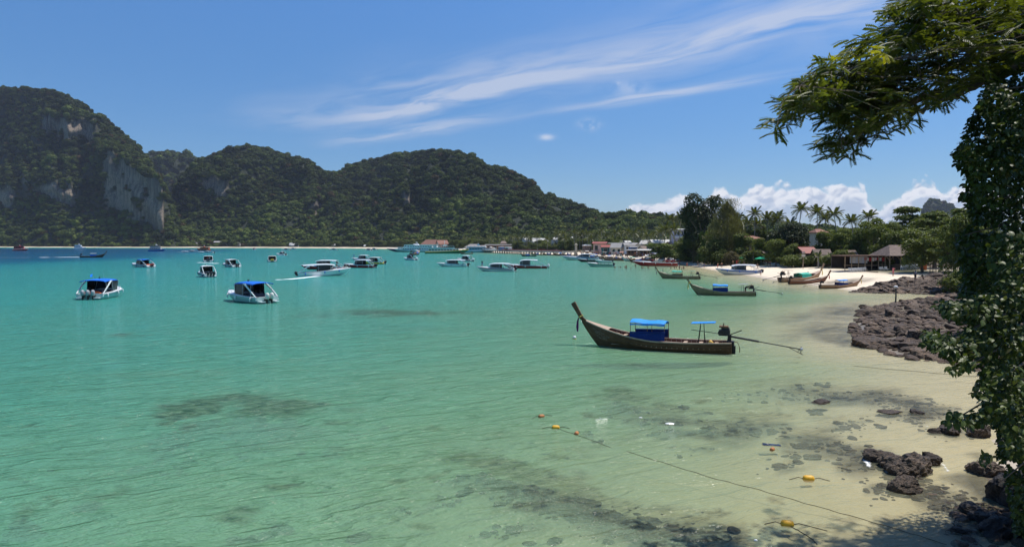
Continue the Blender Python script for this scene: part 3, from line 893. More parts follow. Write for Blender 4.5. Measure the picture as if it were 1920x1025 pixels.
hill('low', [(1060, 445), (1110, 407), (1140, 401), (1200, 402), (1250, 406), (1300, 410), (1400, 418), (1520, 425), (1620, 440)],
     [(1060, 760), (1250, 620), (1620, 420)], [(1060, 1050), (1250, 980), (1620, 800)], 300, 240, 60, 5, gully=0.08, sizes=(4.0, 6.5), dens=1.1, label='forest on the low ridge under the cumulus cloud', baseh=2.2)
hill('karst', [(1705, 455), (1722, 415), (1729, 398), (1734, 380), (1742, 374), (1752, 373), (1765, 378), (1785, 388), (1805, 396), (1830, 398), (1860, 412), (1920, 440)],
     [(1705, 2500), (1920, 2500)], [(1705, 2650), (1920, 2700)], 350, 110, 60, 6, gully=0.05, cliffs=[], sizes=(6, 11), dens=0.9, label='forest on the distant steep karst peak at right')

# ------------------------------------------------------------------ the air over the bay
def haze_box():
    mb = MB(); m = bpy.data.materials.new('air'); m.use_nodes = True
    T = NT(m.node_tree); T.n.clear()
    out = T.node('ShaderNodeOutputMaterial'); v = T.node('ShaderNodeVolumePrincipled')
    v.inputs['Color'].default_value = (0.70, 0.80, 1.0, 1)
    v.inputs['Density'].default_value = 0.000042
    v.inputs['Anisotropy'].default_value = 0.2
    T.l.new(v.outputs[0], out.inputs['Volume'])
    mb.box((0, 7400, 259), (30000, 16000, 562), m)
    tag(mb.build('haze'), kind='stuff')
haze_box()
# ================================================================== helpers that place things
def hit(px, py):
    """where the sight line through this picture point meets the shore or the sea"""
    d = ray(px, py); ts = np.concatenate([np.linspace(8, 120, 700), np.linspace(120, 900, 1200)]) / max(d.y, 1e-6)
    X = d.x * ts; Y = d.y * ts; Z = CAMH + d.z * ts
    gzv, _ = ground_z(X, Y); gzv = np.maximum(gzv, 0)
    k = int(np.argmax(Z <= gzv))
    if Z[k] > gzv[k]: return G(px, py)
    return Vector((X[k], Y[k], gzv[k]))

def ground_at(px, Y):
    x = (px - 960) / FPX * Y
    return Vector((x, Y, max(gz_at(x, Y), 0.0)))

def norm(a): return a / (np.linalg.norm(a, axis=-1, keepdims=True) + 1e-9)

def cards(cent, nrm, size, r, aspect=0.55, droop=0.0, fold=0.18):
    """leaf shaped faces: four corners folded along the mid rib -> two triangles each"""
    n = len(cent)
    a = norm(np.cross(nrm, r.normal(size=(n, 3)))); b = norm(np.cross(nrm, a))
    a[:, 2] -= droop; a = norm(a)
    s = np.asarray(size).reshape(-1, 1)
    up = nrm * s * fold
    V = np.stack([cent - a * s * 0.5, cent + b * s * aspect * 0.5 + up, cent + a * s * 0.5, cent - b * s * aspect * 0.5 + up], 1).reshape(-1, 3)
    i = np.arange(n)[:, None] * 4
    F = np.concatenate([i + [0, 1, 2], i + [0, 2, 3]], 1).reshape(-1, 3)
    return V, F

BARK = pmat('bark', (0.16, 0.125, 0.09), 0.9, 0.2, var=0.35, vscale=4, bump=0.8, bscale=9)
BARK_PALE = pmat('bark_pale', (0.30, 0.26, 0.21), 0.9, 0.2, var=0.3, vscale=4, bump=0.6, bscale=9)
LEAF_MID = foliage_mat('leaves_mid', (0.030, 0.048, 0.012), (0.18, 0.21, 0.044), transl=0.25, hue_noise=0.5)
LEAF_DARK = foliage_mat('leaves_dark', (0.012, 0.022, 0.008), (0.055, 0.075, 0.022), transl=0.15, hue_noise=0.5)
LEAF_BRIGHT = foliage_mat('leaves_bright', (0.045, 0.075, 0.014), (0.20, 0.25, 0.045), transl=0.28, hue_noise=0.5)
LEAF_DRY = foliage_mat('leaves_brownish', (0.055, 0.050, 0.022), (0.20, 0.165, 0.07), transl=0.22, hue_noise=0.5)
NEEDLE = foliage_mat('casuarina_needles', (0.045, 0.050, 0.022), (0.19, 0.18, 0.075), transl=0.28, hue_noise=0.4)
PALM_LEAF = foliage_mat('palm_leaves', (0.028, 0.042, 0.014), (0.145, 0.155, 0.050), transl=0.25, hue_noise=0.4, rough=0.4)

def tree_meshes(style, seed, leaf=0.36, n=5200, mat=None):
    """unit tree: about 1 high and 1 wide after scaling by the caller; returns crown and trunk meshes"""
    r = np.random.default_rng(seed)
    L = []
    if style == 'round':
        K = 17
        for k in range(K):
            th = r.random() * 6.28; q = math.sqrt(r.random()); z = 0.20 + 0.65 * r.random()
            w = 0.36 * math.sqrt(max(0.05, 1 - ((z - 0.5) / 0.50) ** 2))
            L.append((w * q * math.cos(th), w * q * math.sin(th), z, 0.13 + 0.07 * r.random(), 0.8))
        L.append((0, 0, 0.62, 0.26, 1))
    elif style == 'umbrella':
        for k in range(20):
            th = r.random() * 6.28; q = math.sqrt(r.random()); 
            L.append((0.40 * q * math.cos(th), 0.40 * q * math.sin(th), 0.80 - 0.30 * q * q + 0.06 * r.normal(), 0.11 + 0.06 * r.random(), 0.6))
        L.append((0, 0, 0.66, 0.26, 0.6))
    elif style == 'tiered':
        for tier, (z, w) in enumerate([(0.34, 0.44), (0.50, 0.46), (0.66, 0.38), (0.80, 0.27), (0.93, 0.13)]):
            for k in range(9):
                th = r.random() * 6.28; q = 0.35 + 0.65 * r.random()
                L.append((w * q * math.cos(th), w * q * math.sin(th), z + 0.03 * r.normal(), 0.10 + 0.04 * r.random(), 0.33))
    elif style == 'bush':
        for k in range(16):
            th = r.random() * 6.28; q = math.sqrt(r.random()); z = 0.12 + 0.62 * r.random() * (1 - 0.5 * q)
            L.append((0.38 * q * math.cos(th), 0.38 * q * math.sin(th), z, 0.14 + 0.09 * r.random(), 0.9))
        L.append((0, 0, 0.35, 0.32, 0.9))
    elif style == 'irregular':
        for k in range(22):
            th = r.random() * 6.28; q = r.random() ** 0.6; z = 0.16 + 0.76 * r.random()
            w = 0.42 * (1 - 0.5 * abs(z - 0.5))
            L.append((w * q * math.cos(th), w * q * math.sin(th), z, 0.08 + 0.08 * r.random(), 0.75))
        L.append((0.02, 0, 0.58, 0.20, 1.3))
    L = np.array(L)
    wgt = L[:, 3] ** 2; wgt /= wgt.sum()
    which = r.choice(len(L), n, p=wgt)
    d = norm(r.normal(size=(n, 3)))
    lowmask = (d[:, 2] < -0.2) & (r.random(n) < 0.6); d[lowmask, 2] *= -1
    rad = L[which, 3] * (0.72 + 0.33 * r.random(n) ** 0.7) * (1 + 0.22 * np.sin(d[:, 0] * 9 + which) * np.sin(d[:, 1] * 8 + 2 * which))
    c = L[which, :3] + d * rad[:, None] * np.stack([np.ones(n), np.ones(n), L[which, 4]], -1)
    c[:, 2] = np.maximum(c[:, 2], 0.01)
    nn = norm(d * 0.7 + np.array([0, 0, 0.75]) + 0.45 * r.normal(size=(n, 3)))
    V, F = cards(c, nn, leaf * (0.6 + 0.8 * r.random(n)), r, 0.6, 0.15)
    crown = np_mesh('crown', V, F, mat)
    mb = MB()
    lean = Vector((r.normal() * 0.03, r.normal() * 0.03, 0))
    fork = Vector((0, 0, 0.30)) + lean
    tr = 0.032 if style != 'bush' else 0.016
    mb.tube([(0, 0, -0.05), (lean.x * 0.3, lean.y * 0.3, 0.12), fork], [tr, tr * 0.8, tr * 0.62], BARK, 7)
    for i in r.choice(len(L), min(9, len(L)), replace=False):
        e = Vector(L[i, :3])
        if e.z < 0.2: continue
        m = fork.lerp(e, 0.5) + Vector((r.normal() * 0.02, r.normal() * 0.02, 0.02))
        mb.tube([fork, m, e], [tr * 0.5, tr * 0.3, tr * 0.1], BARK, 5, cap=False)
    return crown, mb

TREES = {}
def tree_proto(key, style, seed, leaf, n, mat):
    crown, mb = tree_meshes(style, seed, leaf, n, mat)
    tmp = mb.build('trunk'); tm = tmp.data; bpy.data.objects.remove(tmp)
    TREES[key] = (crown, tm)

for i in range(3):
    tree_proto('round%d' % i, 'round', 10 + i, 0.050, 6500, LEAF_MID)
    tree_proto('irr%d' % i, 'irregular', 20 + i, 0.042, 7000, LEAF_MID)
    tree_proto('bush%d' % i, 'bush', 30 + i, 0.065, 4200, LEAF_MID)
tree_proto('umb0', 'umbrella', 41, 0.040, 8500, LEAF_DARK)
tree_proto('tier0', 'tiered', 51, 0.045, 7000, LEAF_MID)
tree_proto('tier1', 'tiered', 52, 0.045, 7000, LEAF_MID)
tree_proto('dark0', 'irregular', 61, 0.036, 9500, LEAF_DARK)
tree_proto('bright0', 'bush', 71, 0.065, 3800, LEAF_BRIGHT)
tree_proto('bright1', 'round', 72, 0.055, 5200, LEAF_BRIGHT)
tree_proto('dry0', 'bush', 81, 0.060, 3600, LEAF_DRY)

def plant(key, base, w, h, name, label, cat, group=None, rz=None):
    o = empty(name, base, rz if rz is not None else random.random() * 6.28, label, cat, group)
    crown, tm = TREES[key]
    for nm, me in (('crown', crown), ('trunk', tm)):
        c = link_mesh(nm, me, o); c.scale = (w, w, h)
    return o

def plant_px(key, px, Y, top_py, wpx, name, label, cat='tree', group=None, base_z=None):
    g = ground_at(px, Y)
    if base_z is not None: g.z = base_z
    top = P(px, top_py, Y).z
    return plant(key, g, wpx * Y / FPX * 1.05, (top - g.z) * 1.04, name, label, cat, group)

# ---- palms: trunk and single fronds
def frond_mesh(seed, L=3.4, droop=1.0, n=26):
    r = np.random.default_rng(seed)
    mb = MB()
    t = np.linspace(0, 1, 9)
    px_ = L * (t - 0.12 * t ** 3 * droop); pz_ = L * (0.28 * t - 0.62 * droop * t ** 2)
    spine = [Vector((a, 0, b)) for a, b in zip(px_, pz_)]
    mb.tube(spine, [0.045, 0.04, 0.035, 0.03, 0.025, 0.02, 0.016, 0.012, 0.006], PALM_LEAF, 3, cap=False)
    for k in range(n):
        q = 0.14 + 0.86 * k / (n - 1)
        x = np.interp(q, t, px_); z = np.interp(q, t, pz_); ll = 0.85 * math.sin(math.pi * min(1, 0.15 + 0.85 * (1 - q))) ** 0.6 * (0.85 + 0.3 * r.random())
        for sgn in (-1, 1):
            b0 = Vector((x, 0, z)); tip = b0 + Vector((0.42 * ll, sgn * 0.80 * ll, -0.42 * ll - 0.15 * r.random()))
            m = b0.lerp(tip, 0.5) + Vector((0, 0, 0.10 * ll))
            wv = Vector((0.050, 0, 0.012))
            mb.add([b0 - wv, b0 + wv, m + wv * 1.2, m - wv * 1.2, tip], [(0, 1, 2, 3), (3, 2, 4)], PALM_LEAF)
    tmp = mb.build('frond', fix=False); me = tmp.data; bpy.data.objects.remove(tmp)
    return me
FRONDS = [frond_mesh(1, 3.4, 0.7), frond_mesh(2, 3.5, 1.1), frond_mesh(3, 3.2, 1.5), frond_mesh(4, 3.1, 0.35)]

def palm_trunk(h, lean, seed):
    r = random.Random(seed)
    pts = []; rs = []
    for i in range(9):
        t = i / 8
        pts.append((lean * t * t, 0.15 * math.sin(t * 3 + seed), h * t - (0.3 if i == 0 else 0))); rs.append(0.19 - 0.07 * t + (0.08 if i == 0 else 0))
    return pts, rs

def palm(base, h, lean, seed, label, group, parts=True, scale=1.0, nf=19):
    o = empty('palm_tree', base, (seed * 2.399) % 6.28, label, 'palm tree', group)
    pts, rs = palm_trunk(h, lean, seed)
    MB().tube(pts, rs, BARK_PALE, 7).build('trunk', o, smooth=True)
    top = Vector(pts[-1])
    r = random.Random(seed * 7 + 1)
    obs = []
    for i in range(nf):
        az = i * 2.399 + r.uniform(-0.2, 0.2); lvl = i / nf
        pitch = -1.05 + 1.45 * lvl + r.uniform(-0.1, 0.1)          # up in the middle, hanging outside
        me = FRONDS[3] if lvl < 0.2 else FRONDS[0] if lvl < 0.5 else FRONDS[1] if lvl < 0.8 else FRONDS[2]
        M = Matrix.Translation(top) @ Matrix.Rotation(az, 4, 'Z') @ Matrix.Rotation(pitch, 4, 'Y') @ Matrix.Scale(scale * r.uniform(0.85, 1.1), 4)
        obs.append((me, M))
    if parts:
        for me, M in obs:
            f = link_mesh('frond', me, o); f.matrix_local = M
    else:
        Vs = []; Fs = []; b = 0
        for me, M in obs:
            Vs.extend([M @ v.co for v in me.vertices])
            for p in me.polygons: Fs.append([b + q for q in p.vertices])
            b += len(me.vertices)
        m2 = bpy.data.meshes.new('crown'); m2.from_pydata(Vs, [], Fs); m2.materials.append(PALM_LEAF)
        link_mesh('crown', m2, o)
    return o

def palm_px(px, Y, crown_py, label, group='coconut palms behind the beach', lean=1.0, seed=0, parts=True, scale=1.0, nf=19, base_z=None):
    g = ground_at(px, Y)
    if base_z is not None: g.z = base_z
    h = P(px, crown_py, Y).z - g.z
    return palm(g, h, lean, seed, label, group, parts, scale, nf)

# ------------------------------------------------------------------ casuarina
def casuarina(base, h, w, label):
    o = empty('casuarina_tree', base, 0.4, label, 'tree')
    r = np.random.default_rng(5); n = 15000
    z = r.random(n) ** 0.85
    prof = 0.46 * np.sin(np.clip(z * 0.9 + 0.12, 0, 1) * math.pi) ** 0.7 * (1 - 0.35 * z)
    th = r.random(n) * 6.283
    lob = 1 + 0.28 * np.sin(th * 3 + z * 9) * np.sin(z * 23 + th)
    q = np.sqrt(r.random(n)) * prof * lob
    c = np.stack([q * np.cos(th) * w, q * np.sin(th) * w, (0.10 + 0.88 * z) * h], -1)
    n2 = 700                                  # wispy leading shoots
    tips = np.stack([r.normal(size=n2) * w * 0.10 + 0.04 * w, r.normal(size=n2) * w * 0.10, (0.84 + 0.20 * r.random(n2)) * h], -1)
    c = np.concatenate([c, tips]); n += n2
    dirs = norm(np.stack([np.cos(np.concatenate([th, r.random(n2) * 6.28])) * 0.5, np.sin(np.concatenate([th, r.random(n2) * 6.28])) * 0.5, 0.9 + 0.3 * r.normal(size=n)], -1) + 0.3 * r.normal(size=(n, 3)))
    side = norm(np.cross(dirs, r.normal(size=(n, 3)))); L = 0.35 + 0.45 * r.random((n, 1))
    V = np.stack([c - dirs * L, c + side * 0.05, c + dirs * L, c - side * 0.05], 1).reshape(-1, 3)
    i = np.arange(n)[:, None] * 4
    F = np.concatenate([i + [0, 1, 2], i + [0, 2, 3]], 1).reshape(-1, 3)
    link_mesh('crown', np_mesh('crown', V, F, NEEDLE), o)
    mb = MB(); mb.tube([(0, 0, -0.3), (0.1, 0, h * 0.4), (0.2, 0, h * 0.93)], [0.4, 0.25, 0.05], BARK, 8)
    for k in range(14):
        zz = h * (0.2 + 0.05 * k); a = k * 2.4
        mb.tube([(0.1, 0, zz), (math.cos(a) * w * 0.3, math.sin(a) * w * 0.3, zz + h * 0.12)], [0.09, 0.02], BARK, 5, cap=False)
    mb.build('trunk', o)
    return o

# ------------------------------------------------------------------ the trees behind the beach, right of the picture
g = ground_at(1322, 236); g.z = 1.8
plant('dark0', g, 19.0, P(1315, 372, 236).z - 1.2, 'rain_tree', 'tallest dark broadleaf tree behind the beach, left of the wispy casuarina', 'tree', rz=1.0)
g = ground_at(1300, 250)
plant('dark0', g, 11.0, P(1300, 385, 250).z - 1.2, 'rain_tree', 'narrow dark tree adjoining the left flank of the tallest dark broadleaf tree', 'tree', rz=3.0)
casuarina(ground_at(1362, 218), P(1360, 374, 218).z - 1.5, 15.5, 'wispy olive casuarina with a feathery pointed top right of the tallest dark tree')

for (px, Y, py, ln, sd_, lab) in [
    (1413, 232, 401, 0.6, 3, 'tallest palm of the group right of the casuarina, its crown against the cumulus'),
    (1386, 226, 412, 0.8, 4, 'bushy palm close against the right side of the casuarina'),
    (1398, 240, 417, 0.5, 5, 'pale shorter palm just right of the bushy palm by the casuarina'),
    (1421, 236, 421, 0.9, 6, 'small palm leaning beneath the tallest palm right of the casuarina'),
    (1437, 238, 411, -0.8, 7, 'slender palm with bare trunk left of the twin headed palm'),
    (1451, 246, 407, 1.0, 8, 'palm with wide crown beside the slender bare trunked palm'),
    (1459, 238, 413, 0.4, 9, 'low palm just behind the wide crowned palm left of the umbrella tree'),
    (1496, 214, 394, 0.9, 10, 'palm rising alone above the dark umbrella shaped tree'),
    (1532, 214, 400, 0.5, 11, 'palm with dense drooping crown right of the dark umbrella shaped tree'),
    (1549, 222, 411, 1.1, 12, 'half hidden palm between the drooping palm and the split crown palm'),
    (1570, 214, 403, -1.2, 13, 'palm with curved trunk and split crown in the middle of the right palm row'),
    (1600, 205, 416, 0.8, 14, 'low palm barely topping the thicket right of the curved palm'),
    (1625, 200, 408, 1.4, 15, 'windblown palm at the right end of the palm row'),
    (1478, 226, 421, 0.8, 16, 'small palm peeping out left of the umbrella shaped tree')]:
    palm_px(px, Y, py, lab, lean=ln, seed=sd_, base_z=3.0)
for (px, Y, py, ln, sd_, sc_, lab) in [
    (1245, 290, 432, 0.6, 21, 1.45, 'fat pale palm with a huge crown above the village roofs'),
    (1258, 300, 412, 0.6, 22, 1.1, 'tall palm behind the white and purple building, leftmost of three'),
    (1274, 300, 409, 0.5, 23, 1.15, 'tall palm in front of the white and purple building, middle of three'),
    (1288, 290, 414, 0.8, 24, 1.1, 'tall palm touching the dark broadleaf tree, rightmost of three'),
    (1266, 280, 430, 0.8, 25, 1.0, 'lower palm with dark crown beside the white and purple building')]:
    palm_px(px, Y, py, lab, group='tall palms by the white and purple building', lean=ln, seed=sd_, scale=sc_, base_z=2.0, nf=22)

for (key, px, Y, py, w, name, lab) in [
    ('umb0', 1487, 186, 414, 88, 'umbrella_tree', 'wide dark umbrella shaped tree behind the beach umbrellas'),
    ('umb0', 1462, 192, 428, 50, 'umbrella_tree', 'smaller dark umbrella shaped tree joined to the left of the wide one'),
    ('round0', 1546, 182, 430, 48, 'rounded_tree', 'neat rounded dark green tree right of the umbrella shaped tree'),
    ('irr0', 1432, 200, 448, 56, 'broadleaf_tree', 'mid green leafy tree behind the left green beach umbrella'),
    ('irr1', 1392, 212, 438, 62, 'broadleaf_tree', 'dull green tree below the brown roofed house'),
    ('round1', 1345, 215, 446, 66, 'broadleaf_tree', 'broad mound of olive leaves at the foot of the casuarina'),
    ('bright1', 1324, 226, 431, 34, 'young_tree', 'bright yellow green young tree in front of the tall dark tree'),
    ('irr2', 1300, 246, 446, 50, 'broadleaf_tree', 'dark bushy tree between the village roofs and the beach'),
    ('round2', 1455, 182, 448, 50, 'broadleaf_tree', 'large leafed glossy tree above the right green umbrella'),
    ('irr0', 1480, 178, 458, 50, 'broadleaf_tree', 'low glossy tree right of the right green umbrella'),
    ('irr1', 1581, 178, 430, 58, 'broadleaf_tree', 'grey green tree between the rounded tree and the restaurant'),
    ('round1', 1612, 172, 424, 60, 'broadleaf_tree', 'spreading tree with olive crown behind the thatched huts'),
    ('irr2', 1642, 165, 412, 74, 'broadleaf_tree', 'yellowish green tree left of the tiered almond tree'),
    ('tier0', 1698, 168, 392, 112, 'almond_tree', 'tall tiered almond tree behind the thatched restaurant'),
    ('tier1', 1752, 150, 402, 120, 'almond_tree', 'broad tiered almond tree right of the restaurant roof'),
    ('round0', 1672, 158, 428, 74, 'broadleaf_tree', 'dense mid green tree leaning over the restaurant roof'),
    ('bush0', 1572, 165, 461, 62, 'beach_shrub', 'grey green beach shrub right of the red roofed hut'),
    ('bush1', 1524, 172, 468, 32, 'beach_shrub', 'dark glossy shrub in front of the red roofed hut'),
    ('bush2', 1490, 172, 466, 48, 'beach_shrub', 'shrub standing between the wooden hut and the green umbrella'),
    ('bush0', 1410, 198, 464, 50, 'beach_shrub', 'shrub behind the smaller green umbrella'),
    ('dry0', 1372, 206, 466, 36, 'beach_shrub', 'brownish shrub on the sand edge below the casuarina'),
    ('bush1', 1350, 212, 462, 44, 'beach_shrub', 'dark shrub left of the brownish shrub on the sand edge'),
    ('dry0', 1309, 240, 464, 32, 'beach_shrub', 'tan leafed shrub right of the village sea almond'),
    ('bush2', 1326, 226, 458, 44, 'beach_shrub', 'deep green shrub at the left end of the beach thicket'),
    ('bush0', 1290, 262, 462, 36, 'beach_shrub', 'green shrub beside the stacked beach chairs of the village'),
    ('bright1', 1240, 286, 454, 66, 'sea_almond_tree', 'squat bright green tree standing on the village beach'),
    ('bright0', 1262, 280, 462, 40, 'sea_almond_tree', 'small bright green tree right of the squat one on the village beach'),
    ('bright0', 1172, 430, 446, 60, 'young_tree', 'yellow green thicket rising behind the grey village roofs'),
    ('bush1', 1640, 152, 470, 60, 'beach_shrub', 'dark shrub at the left of the restaurant terrace'),
    ('dry0', 1596, 158, 466, 26, 'beach_shrub', 'pinkish brown shrub between the thatched huts'),
    ('round2', 1730, 132, 428, 90, 'broadleaf_tree', 'glossy tree overhanging the right end of the restaurant'),
    ('tier1', 1790, 122, 425, 110, 'almond_tree', 'nearest tiered almond tree, its branches over the sand right of the restaurant'),
    ('irr1', 1806, 100, 405, 100, 'broadleaf_tree', 'dark tree half hidden behind the nearest foliage at right'),
    ('tier0', 1812, 128, 396, 110, 'almond_tree', 'almond tree with pale leaves left of the dark foreground tree'),
    ('bush2', 1800, 96, 486, 60, 'beach_shrub', 'shrub at the foot of the dark rocks right of the two climbers'),
    ('bush0', 1850, 90, 470, 90, 'beach_shrub', 'dark shrub on the bank behind the foreground tree')]:
    plant_px(key, px, Y, py, w, name, lab, 'tree' if 'shrub' not in name else 'shrub')
ur = random.Random(9)
for i in range(64):
    px = 1286 + i * 6.4 + ur.uniform(-4, 4); Y = float(np.interp(px, [1286, 1350, 1450, 1550, 1700], [262, 222, 190, 172, 150])) + ur.uniform(0, 14)
    if 1590 < px < 1700: Y += 14
    plant_px(ur.choice(['bush0', 'bush1', 'bush2', 'bright0', 'bush1', 'dry0']), px, Y, ur.uniform(462, 478), ur.uniform(26, 40), 'beach_shrub', 'leafy shrub in the hedge between the sand and the trees', 'shrub', 'shrubs of the hedge behind the sand')
# small palms on the sand edge
for (px, Y, py, sd_, lab) in [(1413, 196, 474, 41, 'small yellow green palm between the two green umbrellas'), (1534, 164, 481, 42, 'small bright palm beside the thatched hut'),
                              (1560, 162, 484, 43, 'low palm sprouting in front of the second thatched hut'), (1505, 170, 484, 44, 'low palm left of the wooden hut sign')]:
    palm_px(px, Y, py, lab, group='low palms on the sand edge', lean=0.1, seed=sd_, scale=0.55, nf=11)

# ---- a further row of trees closing the view behind
rr = random.Random(4)
keys = ['round0', 'round1', 'round2', 'irr0', 'irr1', 'irr2', 'bush0', 'bush1']
for i in range(46):
    px = 1290 + i * 12.5; Y = 262 - i * 1.7 + rr.uniform(-10, 10)
    plant_px(rr.choice(keys), px, Y, 431 - 5 * max(0, (px - 1560) / 200) + rr.uniform(-6, 10), rr.uniform(48, 74), 'broadleaf_tree',
             'green tree in the thicket closing the view behind the beach palms', 'tree', 'trees of the thicket behind the beach', base_z=2.2)

# ---- trees and palms of the far shore, all at the foot of the hills
def shore_y(px):
    return float(np.interp(px, [-400, 0, 300, 500, 660, 760, 830, 890, 940, 980, 1050, 1110, 1170, 1225, 1300], [1700, 1540, 1430, 1370, 1250, 1090, 890, 760, 690, 600, 520, 460, 400, 350, 290]))
for i in range(150):
    px = rr.uniform(330, 900); Y = shore_y(px) + rr.uniform(8, 90)
    s = rr.uniform(9, 17)
    g = Vector(((px - 960) / FPX * Y, Y, 1.2))
    plant(rr.choice(keys + ['bright0']), g, s, s * rr.uniform(0.7, 1.0), 'shore_tree', 'tree in the green belt along the far beach at the foot of the hills', 'tree', 'trees along the far beach')
for i in range(120):
    px = rr.uniform(850, 1245); Y = shore_y(px) + rr.uniform(15, 150)
    h = rr.uniform(9, 15)
    palm(Vector(((px - 960) / FPX * Y, Y, 1.5)), h, rr.uniform(-1, 1), 100 + i, 'palm in the grove between the pier village and the wooded hill', 'palms of the village grove', parts=False, scale=rr.uniform(1.0, 1.35), nf=17)
for i in range(110):
    px = rr.uniform(850, 1230); Y = shore_y(px) + rr.uniform(20, 120)
    s = rr.uniform(8, 15)
    plant(rr.choice(keys), Vector(((px - 960) / FPX * Y, Y, 1.5)), s, s * rr.uniform(0.6, 0.85), 'village_tree', 'leafy tree among the palms behind the pier village', 'tree', 'leafy trees of the village grove')
# ================================================================== BOATS
def M(name, c, rough=0.45, spec=0.4, **k): return pmat(name, c, rough, spec, **k)
WHITE = M('gelcoat_white', (0.72, 0.73, 0.72), 0.25, 0.5, var=0.06, dirt=0.12)
OFFWHITE = M('gelcoat_cream', (0.62, 0.60, 0.54), 0.3, 0.5, var=0.08, dirt=0.2)
NAVY = M('paint_navy', (0.02, 0.04, 0.13), 0.35)
DARKGLASS = M('tinted_glass', (0.012, 0.013, 0.016), 0.08, 0.6, var=0.1)
BLACKP = M('black_plastic', (0.018, 0.018, 0.020), 0.4, var=0.3)
GREYP = M('grey_cowling', (0.30, 0.31, 0.33), 0.3)
SILVER = M('brushed_metal', (0.45, 0.46, 0.47), 0.3, metal=0.7)
BLUECLOTH = M('blue_canvas', (0.012, 0.13, 0.55), 0.8, 0.2, var=0.2, bump=0.3, bscale=6)
BLUETARP = M('bright_blue_tarp', (0.02, 0.26, 0.75), 0.55, 0.35, var=0.2, bump=0.4, bscale=5)
NAVYCLOTH = M('navy_canvas', (0.010, 0.030, 0.16), 0.8, 0.2, var=0.3, bump=0.4, bscale=5)
GREENTARP = M('green_tarp', (0.04, 0.42, 0.30), 0.6, 0.3, var=0.2)
PALETARP = M('pale_grey_tarp', (0.38, 0.40, 0.40), 0.7, 0.3, var=0.15)
REDP = M('paint_red', (0.33, 0.020, 0.022), 0.35, var=0.15, dirt=0.2)
ORANGEP = M('paint_orange', (0.55, 0.13, 0.03), 0.5, var=0.2)
ORANGE_V = M('lifevest_orange', (0.75, 0.12, 0.02), 0.8, 0.2)
YELLOWP = M('paint_yellow', (0.75, 0.50, 0.04), 0.5)
GREENP = M('paint_green', (0.012, 0.16, 0.06), 0.4, dirt=0.3)
AQUAP = M('paint_aqua', (0.03, 0.36, 0.50), 0.4, dirt=0.2)
PURPLEP = M('paint_plum', (0.14, 0.05, 0.10), 0.35)
TEALHULL = M('hull_pale_teal', (0.36, 0.50, 0.48), 0.35, dirt=0.15)
MIDBLUE = M('paint_mid_blue', (0.03, 0.12, 0.36), 0.4, dirt=0.3)
SEATM = M('dark_seat', (0.05, 0.05, 0.07), 0.7)
WOOD_DARK = pmat('weathered_hull_planks', (0.135, 0.072, 0.044), 0.7, 0.15, var=0.45, vscale=2.0, bump=0.5, bscale=14, dirt=0.0)
WOOD_PALE = pmat('bleached_deck_wood', (0.42, 0.31, 0.23), 0.75, 0.25, var=0.3, vscale=3, bump=0.4, bscale=14, dirt=0.25)
WOOD_RED = pmat('reddish_wood', (0.20, 0.085, 0.05), 0.7, 0.25, var=0.35, vscale=3, bump=0.4, bscale=14, dirt=0.2)
WOOD_TAN = pmat('tan_hull_planks', (0.30, 0.19, 0.11), 0.65, 0.3, var=0.3, vscale=2.0, bump=0.4, bscale=14, dirt=0.25)
WOOD_OLIVE = pmat('olive_hull_planks', (0.25, 0.175, 0.105), 0.65, 0.2, var=0.3, vscale=2.0, bump=0.4, bscale=14, dirt=0.1)
IRON = pmat('engine_iron', (0.028, 0.026, 0.025), 0.55, 0.4, var=0.6, vscale=8, bump=0.8, bscale=16)
RUST = pmat('rusty_metal', (0.22, 0.12, 0.07), 0.8, 0.3, var=0.4, vscale=8)
ROPEM = pmat('rope', (0.35, 0.30, 0.20), 0.9, 0.2)
FADED = pmat('faded_lettering', (0.30, 0.28, 0.24), 0.8, 0.2, var=0.5, vscale=12)
SASH_P = M('plum_sash', (0.10, 0.015, 0.10), 0.9); SASH_R = M('red_sash', (0.5, 0.03, 0.03), 0.9); SASH_Y = M('yellow_sash', (0.7, 0.5, 0.12), 0.9)
SKIN = M('skin_tan', (0.36, 0.20, 0.13), 0.6, 0.3, var=0.08); HAIR = M('dark_hair', (0.02, 0.014, 0.010), 0.7, 0.3)

def hull_secs(L, B, fb_s, fb_b, n=22, keel=-0.35, bowrise=0.35, fine=2.3, full=0.55, stern_b=0.92, rake=0.10):
    """cross sections from stern (i = 0) to bow; returns list of (x, half beam, chine beam, sheer z, chine z, keel z)"""
    S = []
    for i in range(n + 1):
        s = i / n
        x = -L / 2 + L * s
        b = B / 2 * (stern_b + (1 - stern_b) * min(1, s / 0.35)) * (1 - max(0, (s - full) / (1 - full)) ** fine * 0.97)
        zs = fb_s + (fb_b - fb_s) * s ** 1.8
        q = max(0, (s - 0.55) / 0.45)
        kz = keel + (zs - keel) * q ** 2.6 * 0.86
        cz = 0.10 + (zs - 0.10) * q ** 1.7 * 0.80
        cb = b * (0.86 - 0.55 * q ** 1.2)
        S.append((x, b, cb, zs, max(cz, kz + 0.01), kz))
    return S

